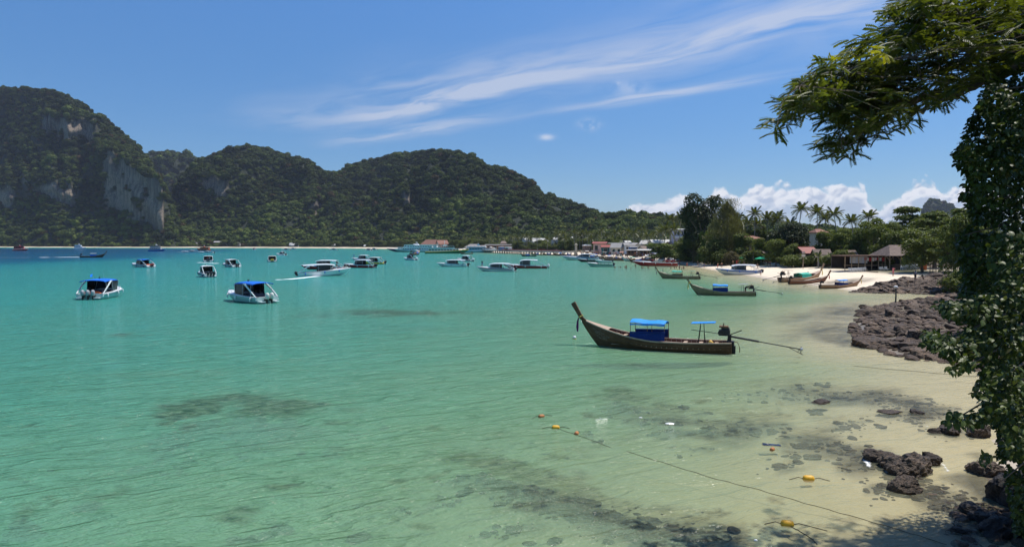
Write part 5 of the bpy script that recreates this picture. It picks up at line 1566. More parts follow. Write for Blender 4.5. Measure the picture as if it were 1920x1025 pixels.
            sk.tube([e1 - u * 0.75, e1 + u * 0.10 + Vector((0, 0, -0.30))], 0.018, IRON, 4); sk.tube([e1 - u * 0.2 + Vector((0, 0, -0.23)), e1 - u * 0.15], 0.016, IRON, 4); sk.tube([e1 - u * 0.0 + Vector((0, 0, -0.28)), e1 - u * 0.12], 0.016, IRON, 4)
            sk.build('skeg', so)
    return o

LT = 'wooden longtail boats'
def moor_bw(o, pb, ps, L, z=0.0, roll=0, pitch=0):
    """bow and stern waterline picture points give place and heading"""
    a = G(*pb); b = G(*ps); d = a - b
    o.location = ((a.x + b.x) / 2, (a.y + b.y) / 2, z)
    o.rotation_euler = (R(roll), R(pitch), math.atan2(d.y, d.x))
    s = d.length / (L * 0.93); o.scale = (s, s, s)
    return o

hero = make_longtail('dark brown wooden longtail boat with blue canopy and long propeller shaft, nearest to viewer', LT)
moor_bw(hero, (1100, 646), (1362, 661), 9.4, z=0.02)
# faded painted writing on the bow planks: only pale worn strokes remain legible as marks
fw = MB(); rr = random.Random(3)
def side_point(xf, zf):
    """a point on the port bow planking"""
    s = (xf + 4.7) / 9.4; q = max(0, (s - 0.45) / 0.55)
    b = 1.85 / 2 * (1 - q ** 1.9) + 0.05; zs = 0.56 + 1.12 * q ** 1.7; kz = -0.28 if s < 0.86 else -0.28 + (s - 0.86) / 0.14 * (zs + 0.05)
    cz = kz + 0.22 + 0.10 * q; cb = b * (0.68 - 0.35 * q)
    z1 = zs * 0.55 + cz * 0.45; b1 = b * 0.93 + cb * 0.07; z = cz + (zs - cz) * zf
    y = b1 + (b - b1) * (z - z1) / (zs - z1) if z > z1 else cb + (b1 - cb) * (z - cz) / (z1 - cz)
    return Vector((xf, y + 0.012, z))
for row, (x_0, x_1, zf) in enumerate([(3.95, 3.35, 0.86), (3.85, 3.05, 0.70), (3.70, 2.75, 0.55), (3.55, 2.95, 0.40)]):
    x = x_0
    while x > x_1:
        w = rr.uniform(0.05, 0.09); hgt = rr.uniform(0.05, 0.10)
        a, b, c, d = side_point(x, zf), side_point(x - w, zf), side_point(x - w, zf + hgt * 0.7), side_point(x, zf + hgt)
        m_ = rr.choice([0, 1, 2])
        if m_ == 0: fw.tube([a, d, c], 0.010, FADED, 4, cap=False)
        elif m_ == 1: fw.tube([d, c, b, a], 0.010, FADED, 4, cap=False)
        else: fw.tube([b, a, d], 0.010, FADED, 4, cap=False)
        x -= w + rr.uniform(0.03, 0.07)
fw.build('faded_lettering', hero)
cr_ = MB()
for k in range(4): cr_.tube([Vector((2.35 + 0.17 * math.cos(a * .785 + k), 0.1 + 0.17 * math.sin(a * .785 + k), 0.72 + 0.045 * k)) for a in range(9)], 0.022, ROPEM, 4, cap=False)
tag(cr_.build('coiled_rope'), 'coil of tan rope lying in the bow of the nearest longtail boat', 'rope').matrix_world = hero.matrix_basis
def on_boat(o, boat, loc):
    o.location = boat.matrix_basis @ Vector(loc); o.rotation_euler = boat.rotation_euler; o.scale = boat.scale
jg = MB(); jg.tube([(0, 0, 0), (0, 0, 0.05), (0, 0, 0.30), (0, 0, 0.38), (0, 0, 0.44)], [0.16, 0.18, 0.18, 0.10, 0.05], pmat('yellow_jug', (0.60, 0.36, 0.05), 0.5), 12)
jo = jg.build('fuel_jug', smooth=True); tag(jo, 'yellow plastic fuel jug in the stern of the nearest longtail boat', 'jug'); on_boat(jo, hero, (-3.45, 0.1, 0.28))
pl_ = MB()
for k, (y, x0_, x1_) in enumerate([(0.55, 0.2, -2.0), (0.40, 0.8, -1.4), (0.62, -0.5, -2.6)]): pl_.tube([(x0_, y, 0.50 + 0.03 * k), (x1_, y + 0.05, 0.46 + 0.03 * k)], 0.03, WOOD_PALE, 6)
tag(pl_.build('pole'), 'pale bamboo poles laid along the near side of the closest longtail boat', 'poles').matrix_world = hero.matrix_basis

lt2 = make_longtail('olive wooden longtail boat with sky blue canopy, a person bending at its stern', LT, hull=WOOD_OLIVE, canopy='paleblue', small_canopy=PALETARP, sash=(SASH_Y, SASH_Y), letters=False, detail=False)
moor_bw(lt2, (1298, 552.5), (1411, 554.5), 9.4)
lt3 = make_longtail('grey brown longtail boat with pale green canopy, furthest out of the three anchored ones', LT, hull=WOOD_OLIVE, canopy='green', small_canopy=GREENTARP, sash=(SASH_P,), letters=False, detail=False)
moor_bw(lt3, (1236, 521.5), (1309, 523), 9.4)
lt4 = make_longtail('tan wooden longtail boat with blue tarpaulin, bow resting on the sand by the rocks', LT, hull=WOOD_TAN, canopy='bluewrap', small_canopy=None, sash=(SASH_Y,), letters=False, detail=False)
moor_bw(lt4, (1610, 540.0), (1540, 540.5), 9.4, z=0.10)
lt5 = make_longtail('reddish longtail boat with open hull and red prow sash, beached beside the tan one', LT, hull=WOOD_RED, canopy=None, small_canopy=None, sash=(SASH_R, SASH_R), letters=False, detail=False)
moor_bw(lt5, (1550, 531.5), (1482, 532.5), 9.4, z=0.10)
lt6 = make_longtail('longtail boat covered by a green tarpaulin, behind the reddish beached one', LT, hull=WOOD_TAN, canopy='greenlow', small_canopy=PALETARP, sash=(SASH_Y,), letters=False, detail=False)
moor_bw(lt6, (1537, 526.2), (1466, 528.8), 9.4, z=0.08)
lt7 = make_longtail('dark longtail boat with pale awning heading right on the far left water', LT, hull=WOOD_DARK, canopy='greytarp', small_canopy=None, letters=False, detail=False)
moor_bw(lt7, (196, 482.4), (152, 482.6), 9.4)
lt8 = make_longtail('small dark longtail boat with green hull lying off the pier', LT, hull=pmat('dark_green_planks', (0.02, 0.07, 0.05), 0.6), canopy='greytarp', small_canopy=None, letters=False, detail=False)
moor_bw(lt8, (977, 480.5), (1004, 480.7), 9.4)
lt9 = make_longtail('small dark longtail boat beyond the black roofed speedboat', LT, hull=WOOD_DARK, canopy='greytarp', small_canopy=None, letters=False, detail=False)
moor_bw(lt9, (786, 477.5), (771, 478.2), 9.4)
lt10 = make_longtail('small brown longtail boat in front of the aqua wooden ship', LT, hull=WOOD_RED, canopy=None, small_canopy=None, letters=False, detail=False)
moor_bw(lt10, (863, 476.2), (885, 476.0), 9.4)
lab = ['first longtail from the left in the row off the stone pillar', 'second longtail from the left in the row off the stone pillar, brown', 'longtail with violet awning off the village, left of the stone pillar', 'longtail with pale awning just left of the stone pillar',
       'longtail with blue awning right behind the big white and blue speedboat', 'longtail with bright blue tarpaulin, larger one off the village sand', 'longtail with grey cover between the blue covered one and sand', 'longtail with pale green hull nosed onto the village sand',
       'longtail with dark hull left of the very long red speedboat', 'longtail with white cover just left of the very long red speedboat', 'longtail with brown hull in the gap right of the small white open speedboat', 'longtail half hidden behind the pale green hulled speedboat']
for i, (px, py, dg, hm, cn) in enumerate([(1008, 478, 176, WOOD_TAN, 'greytarp'), (1030, 478.3, 170, WOOD_RED, 'greytarp'), (1052, 478.8, 165, WOOD_DARK, 'bluewrap'), (1068, 479.6, 160, WOOD_DARK, 'greytarp'), (1118, 482.5, 140, WOOD_DARK, 'blue'), (1145, 485.5, 120, WOOD_DARK, 'blue'),
                                         (1160, 486.5, 110, WOOD_DARK, 'greytarp'), (1187, 489.6, 150, TEALHULL, 'green'), (1172, 488.3, 120, WOOD_DARK, 'greytarp'), (1200, 491.5, 150, WOOD_DARK, 'greytarp'), (1150, 488.4, 160, WOOD_RED, None), (1112, 486.2, 170, WOOD_OLIVE, 'blue')]):
    o = make_longtail(lab[i], 'longtail boats crowded off the village', hull=hm, canopy=cn, small_canopy=None, letters=False, detail=False, shaft=(i % 2 == 0))
    moor(o, px, py, dg)

# ------------------------------------------------------------------ ships with decks
def make_ship(name, label, L, B, hull, upper, decks=2, boot=None, fb=(1.4, 2.8), fine=2.6, roofm=None, open_deck=False, mast=3.0, window=DARKGLASS, rake_front=0.5, sup=(0.08, 0.78), dh=2.1, funnel=False, cat='ship'):
    o = empty(name, (0, 0, 0), 0, label, cat)
    S = hull_secs(L, B, fb[0], fb[1], n=20, keel=-1.0, fine=fine)
    mb = MB()
    mb.loft([[(x, -b, zs), (x, -b * 0.98, zs * 0.5 + cz * 0.5), (x, -cb, cz), (x, 0, kz), (x, cb, cz), (x, b * 0.98, zs * 0.5 + cz * 0.5), (x, b, zs)] for x, b, cb, zs, cz, kz in S], hull, cap0=True)
    mb.build('hull', o)
    dk = MB(); dk.loft([[(x, -b * 0.99, zs - 0.05), (x, b * 0.99, zs - 0.05)] for x, b, cb, zs, cz, kz in S], upper); dk.build('deck', o)
    st = MB()
    for sgn in (-1, 1): st.tube([(x, sgn * (b + 0.03), zs - 0.1) for x, b, cb, zs, cz, kz in S], 0.10, boot or upper, 5)
    st.build('rub_rail', o)
    z = fb[0] + 0.1
    for d in range(decks):
        x0 = -L / 2 + L * (sup[0] + 0.03 * d); x1 = -L / 2 + L * (sup[1] - 0.12 * d); w = B * (0.84 - 0.06 * d) / 2
        if open_deck and d > 0:
            for k in range(6):
                for sgn in (-1, 1):
                    p = MB(); xx = x0 + (x1 - x0) * k / 5; p.tube([(xx, sgn * w * 0.95, z), (xx, sgn * w * 0.95, z + dh)], 0.06, upper, 5); p.build('deck_post', o)
            rl = MB()
            for sgn in (-1, 1): rl.box(((x0 + x1) / 2, sgn * w * 0.97, z + 0.5), (x1 - x0, 0.06, 0.85), upper)
            rl.build('railing', o)
        else:
            cb_ = MB()
            ring = []
            for (xx, zz0, zz1, wf) in [(x0, z, z + dh, 1), (x1 - dh * rake_front * 1.2, z, z + dh, 1), (x1, z, z + 0.35, 0.62)]:
                ring.append([(xx, -w * wf, zz0), (xx, -w * wf * 0.94, zz1), (xx, w * wf * 0.94, zz1), (xx, w * wf, zz0)])
            cb_.loft(ring, upper, closed=True, cap0=True, cap1=True); co_ = cb_.build('cabin', o)
            nwin = max(4, int((x1 - x0) / 2.2))
            for sgn in (-1, 1):
                for k in range(nwin):
                    xx = x0 + 0.8 + (x1 - x0 - dh * rake_front * 1.2 - 1.6) * k / max(1, nwin - 1)
                    wn = MB(); wn.box((xx, sgn * (w * 0.972), z + dh * 0.58), (1.45, 0.10, dh * 0.36), window); wn.build('window', co_)
        slab = MB(); slab.box(((x0 + x1) / 2 - 0.2 * dh, 0, z + dh + 0.06), (x1 - x0 - 0.3 * dh + 0.8, B * (0.88 - 0.06 * d), 0.14), roofm or upper); slab.build('deck_roof', o)
        z += dh + 0.14
    br = MB(); xm = -L / 2 + L * 0.45
    br.box((xm, 0, z + 0.35), (L * 0.10, B * 0.4, 0.7), upper, taper=0.8); br.tube([(xm, 0, z + 0.5), (xm - 0.5, 0, z + mast)], [0.12, 0.05], WHITE, 6); br.tube([(xm - 0.2, -1.2, z + mast * 0.55), (xm - 0.2, 1.2, z + mast * 0.55)], 0.06, WHITE, 5)
    br.ball((xm - 0.1, 0, z + mast * 0.72), 0.35, WHITE, 8, 5)
    br.build('mast', o)
    rl = MB()
    for sgn in (-1, 1):
        pts = [(x, sgn * b * 0.95, zs + 0.9) for x, b, cb, zs, cz, kz in S[12:]]
        rl.tube(pts, 0.04, WHITE, 4)
        for p in pts[::2]: rl.tube([p, (p[0], p[1], p[2] - 0.9)], 0.03, WHITE, 4)
    rl.build('bow_rail', o)
    return o

moor(make_ship('ferry', 'large white ferry with navy hull, hindmost of the two big ferries', 50, 9, NAVY, WHITE, decks=2, fb=(1.8, 3.2), dh=2.3, roofm=WHITE, sup=(0.02, 0.80)), 775, 472, 176)
moor(make_ship('ferry', 'white ferry with pale teal hull lying in front of the navy hulled ferry', 37, 8, TEALHULL, WHITE, decks=2, fb=(1.6, 2.8), dh=2.1, boot=MIDBLUE, sup=(0.04, 0.82)), 778, 472.6, 175)
moor(make_ship('diving_ship', 'green hulled wooden diving ship with open upper deck and masts, beside the white ferries', 34, 7.5, GREENP, TEALHULL, decks=2, open_deck=True, fb=(1.5, 3.2), dh=2.0, roofm=OFFWHITE, mast=4.5, boot=YELLOWP), 838, 475, 12)
moor(make_ship('passenger_ship', 'aqua blue two deck wooden passenger ship behind the green hulled ship', 28, 7, AQUAP, AQUAP, decks=2, open_deck=True, fb=(1.6, 3.0), dh=2.1, roofm=ORANGEP, mast=2.0, boot=WHITE), 900, 473.2, 6)
moor(make_ship('passenger_ship', 'blue and white two deck boat at left, anchored before the far beach', 16, 5, MIDBLUE, PALETARP, decks=2, fb=(1.5, 2.6), dh=2.0, roofm=OFFWHITE, mast=1.4, boot=AQUAP, open_deck=True, cat='boat'), 294, 471, 4)
moor(make_ship('fishing_boat', 'orange and brown wooden boat anchored before the far beach', 15, 4.6, WOOD_RED, ORANGEP, decks=1, fb=(1.3, 2.4), dh=2.3, roofm=ORANGEP, mast=2.4, cat='boat'), 381, 469.6, 178)
moor(make_ship('rescue_boat', 'rounded red and white boat at the far left edge of the bay', 14, 5.2, REDP, REDP, decks=1, fb=(1.6, 2.6), dh=3.0, roofm=REDP, mast=1.6, boot=WHITE, fine=1.8, cat='boat'), 38, 470, 20)
moor(make_ship('motor_yacht', 'small white motor yacht before the foot of the tall cliff', 16, 5, WHITE, WHITE, decks=2, fb=(1.5, 2.6), dh=2.2, mast=2.0, cat='yacht'), 149, 466.6, 15)
# ================================================================== HOUSES, PIER, RESTAURANT
THATCH = pmat('thatch', (0.20, 0.155, 0.13), 0.95, 0.1, var=0.4, vscale=2, bump=1.0, bscale=10)
THATCH_G = pmat('grey_thatch', (0.30, 0.27, 0.25), 0.95, 0.1, var=0.35, vscale=2, bump=1.0, bscale=8)
ROOF_RED = pmat('red_metal_roof', (0.27, 0.075, 0.055), 0.6, 0.3, var=0.25, vscale=1, dirt=0.3)
ROOF_TERRA = pmat('terracotta_roof', (0.27, 0.14, 0.105), 0.85, 0.2, var=0.3, vscale=1, dirt=0.3)
ROOF_GREY = pmat('grey_sheet_roof', (0.26, 0.25, 0.24), 0.7, 0.3, var=0.25, vscale=1, dirt=0.4)
ROOF_PALE = pmat('pale_sheet_roof', (0.42, 0.40, 0.37), 0.7, 0.3, var=0.2, vscale=1, dirt=0.4)
ROOF_WHITE = pmat('white_villa_roof', (0.50, 0.49, 0.46), 0.8, 0.2, var=0.15, vscale=1, dirt=0.2)
WALL_CREAM = pmat('cream_wall', (0.55, 0.50, 0.42), 0.85, 0.2, var=0.15, vscale=1, dirt=0.3)
WALL_WHITE = pmat('white_wall', (0.66, 0.66, 0.65), 0.85, 0.2, var=0.12, vscale=1, dirt=0.3)
WALL_LILAC = pmat('lilac_wall', (0.40, 0.37, 0.48), 0.85, 0.2, var=0.15, vscale=1, dirt=0.3)
WALL_PINK = pmat('pink_wall', (0.52, 0.36, 0.33), 0.85, 0.2, var=0.15, vscale=1, dirt=0.3)
WALL_BROWN = pmat('brown_wall', (0.16, 0.10, 0.07), 0.85, 0.2, var=0.3, vscale=2, dirt=0.2)
WALL_BLUE = pmat('blue_wall', (0.06, 0.13, 0.32), 0.7, 0.2, var=0.2, vscale=2)
WALL_TEAL = pmat('teal_wall', (0.04, 0.15, 0.15), 0.8, 0.2, var=0.2, vscale=2)
BAMBOO = pmat('bamboo', (0.30, 0.22, 0.14), 0.8, 0.2, var=0.4, vscale=3)
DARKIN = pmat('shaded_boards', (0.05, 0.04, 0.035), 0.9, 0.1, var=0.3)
STONE = pmat('pale_stone', (0.50, 0.43, 0.34), 0.9, 0.2, var=0.2, vscale=2, bump=0.5)
CONCRETE = pmat('concrete', (0.34, 0.32, 0.29), 0.9, 0.2, var=0.25, vscale=1, dirt=0.4)
RAILRED = pmat('faded_red_boards', (0.42, 0.11, 0.10), 0.8, 0.2, var=0.3, vscale=1)

def house(label, px, Y, wpx, base_py, eave_py, ridge_py, roof, wall, kind='gable', deg=0, depth=None, openf=False, name='house', cat='house', group=None, win=2, floors=1, along=True, lift=None):
    w = wpx * Y / FPX
    zb = ground_at(px, Y).z if lift is None else lift
    x = (px - 960) / FPX * Y
    zb = min(zb, max(P(px, base_py, Y).z, 0.2)) if lift is None else zb
    ze = P(px, eave_py, Y).z - zb; zr = P(px, ridge_py, Y).z - zb
    d = depth or w * 0.7
    o = empty(name, (x, Y + d / 2, zb), R(deg), label, cat, group)
    iw, idp = w * 0.44, d * 0.42
    if not openf:
        mb = MB(); mb.box((0, 0, ze / 2 - 0.3), (iw * 2, idp * 2, ze + 0.6), wall)
        if kind == 'gable':
            for sgn in (-1, 1):
                if along: mb.add([(sgn * iw, -idp, ze), (sgn * iw, idp, ze), (sgn * iw, 0, zr - 0.1)], [(0, 1, 2)], wall)
        wo = mb.build('wall', o)
        for f in range(floors):
            for k in range(win):
                xx = -iw + 2 * iw * (k + 0.5) / win; zz = ze * (f + 0.55) / floors; hh = ze / floors * 0.45
                wd_ = MB(); wd_.box((xx, -idp - 0.01, zz), (2 * iw / win * 0.5 + 0.16, 0.08, hh + 0.16), WALL_WHITE); wn = wd_.build('window', wo)
                pn = MB(); pn.box((xx, -idp - 0.05, zz), (2 * iw / win * 0.5, 0.05, hh), DARKGLASS); pn.build('pane', wn)
        if floors > 1:
            for f in range(1, floors):
                bl = MB(); bl.box((0, -idp - 0.6, ze * f / floors), (iw * 2, 1.2, 0.14), WALL_WHITE); bl.box((0, -idp - 1.18, ze * f / floors + 0.5), (iw * 2, 0.05, 0.8), WALL_WHITE); bl.build('balcony', o)
    else:
        for sx in (-1, -0.33, 0.33, 1):
            for sy in (-1, 1):
                po = MB(); po.tube([(sx * iw, sy * idp, -0.4), (sx * iw, sy * idp, ze + 0.1)], 0.10, BAMBOO, 6); po.build('post', o)
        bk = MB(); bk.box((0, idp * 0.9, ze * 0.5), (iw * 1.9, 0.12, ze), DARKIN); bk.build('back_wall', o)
        ct = MB(); ct.box((0, -idp * 0.2, 0.5), (iw * 1.5, 0.5, 1.0), WALL_BROWN); ct.build('counter', o)
    rf = MB(); W = w / 2 + 0.3; D = d / 2 + 0.3; t = 0.18
    if kind == 'gable':
        if along: P_ = [[(-W, -D, ze - 0.1), (-W, 0, zr), (-W, D, ze - 0.1)], [(W, -D, ze - 0.1), (W, 0, zr), (W, D, ze - 0.1)]]
        else: P_ = [[(-W, -D, ze - 0.1), (0, -D, zr), (W, -D, ze - 0.1)], [(-W, D, ze - 0.1), (0, D, zr), (W, D, ze - 0.1)]]
        ring = [[p for p in r_] + [(p[0], p[1], p[2] - t) for p in r_[::-1]] for r_ in P_]
        rf.loft(ring, roof, closed=True, cap0=True, cap1=True)
    elif kind == 'hip':
        r_ = W * 0.45
        V_ = [(-W, -D, ze - 0.1), (W, -D, ze - 0.1), (W, D, ze - 0.1), (-W, D, ze - 0.1), (-r_, 0, zr), (r_, 0, zr)]
        rf.add(V_, [(0, 1, 5, 4), (1, 2, 5), (2, 3, 4, 5), (3, 0, 4), (3, 2, 1, 0)], roof)
        rf.box((0, 0, ze - 0.18), (2 * W, 2 * D, 0.14), roof)
    else:
        rf.add([(-W, -D, ze), (W, -D, ze), (W, D, zr), (-W, D, zr), (-W, -D, ze - t), (W, -D, ze - t), (W, D, zr - t), (-W, D, zr - t)], [(0, 1, 2, 3), (7, 6, 5, 4), (0, 4, 5, 1), (1, 5, 6, 2), (2, 6, 7, 3), (3, 7, 4, 0)], roof)
    ro = rf.build('roof', o)
    if kind != 'flat' and roof not in (THATCH, THATCH_G):
        rc = MB(); rc.tube([(-W * (0.45 if kind == 'hip' else 1), 0, zr + 0.03), (W * (0.45 if kind == 'hip' else 1), 0, zr + 0.03)] if along or kind == 'hip' else [(0, -D, zr + 0.03), (0, D, zr + 0.03)], 0.09, roof, 5); rc.build('ridge_cap', ro)
    return o

# far beach huts under the cliff
for a in [('brown roofed bungalow at the left end of the far sand beach', 316, 1440, 11, 463, 460, 456.5, ROOF_TERRA, WALL_BROWN), ('largest brown roofed hall on the far sand beach', 333, 1440, 18, 463, 459, 453, THATCH, WALL_BROWN),
          ('pointed thatched hut in the middle of the far sand beach', 366, 1425, 8, 463, 459, 453, THATCH_G, WALL_CREAM), ('flat pale building between trees on the far sand beach', 411, 1420, 20, 463, 454, 452, ROOF_PALE, WALL_BROWN),
          ('small pale roofed hut on the far sand beach behind the orange boat', 392, 1420, 8, 463, 460, 457, ROOF_PALE, WALL_WHITE), ('white roofed kiosk right of the flat pale building on the far beach', 422, 1410, 9, 463.5, 459, 456, ROOF_WHITE, WALL_WHITE),
          ('thatched hut with pale gable on the far beach, right of the kiosk', 446, 1400, 9, 463.5, 459, 454.5, THATCH_G, WALL_CREAM), ('blue grey roofed bungalow at the left end of the far beach', 299, 1445, 9, 463, 459, 456, ROOF_GREY, WALL_BROWN),
          ('violet tent like pavilion on the far beach below the trees', 553, 1345, 13, 464, 460, 456.5, ROOF_WHITE, WALL_LILAC), ('small white hut on the far beach left of the violet pavilion', 545, 1350, 5, 464, 459, 455, ROOF_WHITE, WALL_WHITE), ('cream kiosk on the far beach halfway to the ferries', 626, 1300, 10, 464.5, 460, 457, ROOF_PALE, WALL_CREAM),
          ('white awning shack on the far beach left of the ferries', 686, 1230, 8, 464.8, 461, 459, ROOF_WHITE, WALL_WHITE)]:
    lab_, px, Y, w, b_, e_, r_, rf_, wl_ = a
    house(lab_, px, Y, w, b_, e_, r_, rf_, wl_, 'hip' if rf_ in (THATCH, THATCH_G, ROOF_TERRA) else 'gable', depth=7, group='huts on the far beach', lift=1.4)
# terminal roofs and pier village
PV = 'buildings of the pier village'
for a in [('large terracotta roofed hall rising behind the white ferries', 808, 900, 42, 470, 459, 449, ROOF_TERRA, WALL_PINK, 'hip', 0), ('smaller terracotta gable right of the hall behind the ferries', 828, 880, 20, 470, 457, 450, ROOF_TERRA, WALL_PINK, 'gable', 25),
          ('pier terminal with wide grey hip roof at the left end of the pier', 888, 660, 34, 471, 463, 457.5, ROOF_GREY, WALL_PINK, 'hip', 0), ('small grey hip roofed annexe touching the pier terminal', 906, 650, 18, 471, 464, 459.5, ROOF_GREY, WALL_PINK, 'hip', 0),
          ('long low shed with flat roof behind the pier', 934, 640, 50, 469, 459, 458, ROOF_GREY, WALL_BROWN, 'flat', 0), ('brown pavilion with pointed roof above the long low shed', 944, 660, 12, 465, 456, 451.5, THATCH, WALL_BROWN, 'hip', 0),
          ('pavilion with broad white canopy roof right of the stone pillar', 1102, 480, 15, 468, 460, 458, ROOF_WHITE, WALL_BROWN, 'hip', 0)]:
    lab_, px, Y, w, b_, e_, r_, rf_, wl_, k_, dg = a
    house(lab_, px, Y, w, b_, e_, r_, rf_, wl_, k_, dg, depth=12, group=PV, lift=1.2, win=4)
for a in [('white steep villa roof leftmost on the slope behind the pier', 987, 690, 13, 455, 449, 445, ROOF_WHITE), ('broad white villa roof with two gables on the slope, left of centre', 1006, 680, 20, 456, 453, 446, ROOF_WHITE), ('white villa roof half buried in palms, right of the two gabled one', 1019, 685, 14, 456, 452, 446.5, ROOF_WHITE),
          ('long white villa roof on the slope left of the stone pillar', 1043, 670, 18, 454, 449, 445, ROOF_WHITE), ('small white villa roof at the right end on the slope', 1064, 665, 12, 453, 449, 446, ROOF_WHITE), ('small white gable peeping highest above the palms on the slope', 1074, 675, 5, 450, 447, 443.5, ROOF_WHITE)]:
    lab_, px, Y, w, b_, e_, r_, rf_ = a
    house(lab_, px, Y, w, b_, e_, r_, rf_, WALL_WHITE, 'gable', 20, depth=8, group='white villa roofs on the slope', along=True, lift=3.0)
for a in [('two storey building with red sheet roof and pink front', 1126, 425, 26, 472, 456, 453, ROOF_RED, WALL_PINK, 'flat', -10, 2), ('teal fronted shop with small red awning roof', 1137, 405, 16, 473, 463, 459, ROOF_RED, WALL_TEAL, 'gable', -5, 1),
          ('grey gabled house right of the teal shop', 1160, 400, 22, 474, 464, 455, ROOF_GREY, WALL_CREAM, 'gable', -20, 2), ('wide flat grey roofed house in the village middle', 1184, 395, 26, 474, 459, 455, ROOF_GREY, WALL_WHITE, 'gable', 0, 3),
          ('blue fronted house below the wide grey roof', 1189, 372, 13, 476, 463, 461, ROOF_GREY, WALL_BLUE, 'flat', 0, 3), ('brown gabled house left of the cream gabled one', 1206, 385, 16, 474, 462, 456, THATCH_G, WALL_CREAM, 'gable', 30, 2),
          ('tall cream gabled house with pale roof in the village', 1214, 380, 17, 475, 457, 450, ROOF_PALE, WALL_CREAM, 'gable', -25, 2), ('small tan roofed house in front of the cream gabled one', 1211, 362, 15, 477, 467, 461, THATCH, WALL_CREAM, 'gable', 10, 2),
          ('long building with white roof behind the squat bright tree', 1242, 360, 40, 476, 455, 449, ROOF_WHITE, WALL_CREAM, 'gable', 5, 5), ('dark thatched gable at the right end of the long white roof', 1260, 345, 15, 477, 463, 453, THATCH, WALL_BROWN, 'gable', 40, 1),
          ('white and purple house front under the palms', 1284, 318, 16, 480, 463, 457, ROOF_WHITE, WALL_LILAC, 'flat', 0, 2), ('grey house at the left edge of the village by the white canopy', 1150, 440, 16, 470, 458, 455, ROOF_GREY, WALL_WHITE, 'gable', 10, 2),
          ('low grey roof squeezed behind the two storey red roofed building', 1172, 430, 14, 470, 457, 452, ROOF_GREY, WALL_CREAM, 'gable', -15, 1), ('little white gable behind the wide flat grey roof', 1178, 420, 10, 470, 454, 451, ROOF_WHITE, WALL_WHITE, 'gable', 0, 1)]:
    lab_, px, Y, w, b_, e_, r_, rf_, wl_, k_, dg, wn_ = a
    house(lab_, px, Y, w, b_, e_, r_, rf_, wl_, k_, dg, depth=9, group=PV, win=wn_, lift=1.4)
house('tall white and lilac three storey building behind the palms', 1276, 345, 30, 478, 430, 428, ROOF_WHITE, WALL_LILAC, 'flat', 0, depth=10, group=PV, win=4, floors=3, name='hotel', cat='building', lift=1.6)
house('open beach bar with white awning in front of the cream gabled house', 1210, 345, 26, 479, 469, 467, ROOF_WHITE, WALL_BROWN, 'flat', 0, depth=5, openf=True, group=PV, name='beach_bar', cat='bar', lift=1.3)
house('open shop with dark awning left of the white awning beach bar', 1186, 350, 20, 479, 469, 467.5, ROOF_GREY, WALL_BROWN, 'flat', 0, depth=4, openf=True, group=PV, name='shop', cat='shop', lift=1.3)
# stone pillar
o = empty('stone_pillar', ground_at(1080, 440), 0, 'tall pale square stone pillar standing at the root of the pier', 'pillar')
hgt = P(1080, 456, 440).z
MB().box((0, 0, hgt * 0.42), (1.5, 1.5, hgt * 0.84), STONE, taper=0.85).build('shaft', o); MB().box((0, 0, hgt * 0.87), (2.3, 2.3, 0.5), STONE).build('capital', o); MB().box((0, 0, hgt * 0.95), (1.5, 1.5, 0.6), STONE, taper=0.3).build('cap', o); MB().box((0, 0, 0.4), (2.6, 2.6, 1.0), STONE).build('plinth', o)

# ---- pier
def pier():
    a = G(868, 472.0); b = G(1062, 478.5)
    d = (b - a); L = d.length; ang = math.atan2(d.y, d.x)
    o = empty('pier', (a.x, a.y, 0), ang, 'long concrete pier on dark piles with a faded red railing', 'pier')
    dk = MB(); dk.box((L / 2, 4, 2.0), (L, 9, 0.5), CONCRETE); dk.build('deck', o)
    fd = MB(); fd.box((L / 2, -0.62, 1.75), (L, 0.2, 0.7), CONCRETE); fd.build('edge_beam', o)
    k = 0; x = 1.5
    while x < L:
        for y in (0.2, 7.8):
            p = MB(); p.tube([(x, y, -3), (x, y, 1.8)], 0.35, WALL_BROWN, 6, cap=False); p.build('pile', o)
        x += 5.2
    rl = MB()
    rl.box((L * 0.72, -0.5, 2.85), (L * 0.5, 0.08, 0.9), RAILRED); rl.build('railing', o, )
    x = 0.8; 
    while x < L * 0.46:
        p = MB(); p.box((x, -0.5, 2.75), (0.12, 0.12, 1.1), WALL_WHITE); p.build('railing_post', o); x += 3.4
    tr = MB(); tr.tube([(0.5, -0.5, 3.2), (L * 0.47, -0.5, 3.2)], 0.06, WALL_WHITE, 4); tr.build('handrail', o)
    for k in range(3):
        q = o.matrix_basis @ Vector((L * (0.17 + 0.065 * k), 4, 2.25))
        u = empty('parasol', q, 0, 'white parasol on the pier, %s of three in a row' % ['leftmost', 'middle', 'rightmost'][k], 'parasol', 'white parasols on the pier')
        MB().tube([(0, 0, 0), (0, 0, 2.6)], 0.05, WALL_WHITE, 5).build('pole', u)
        cn = MB(); n = 8; cn.add([(0, 0, 2.9)] + [(1.7 * math.cos(i * math.pi / 4), 1.7 * math.sin(i * math.pi / 4), 2.25) for i in range(8)], [(0, i + 1, (i + 1) % 8 + 1) for i in range(8)], ROOF_WHITE); cn.build('canopy', u)
    return o, a, d, ang
PIER, pa, pd, pang = pier()
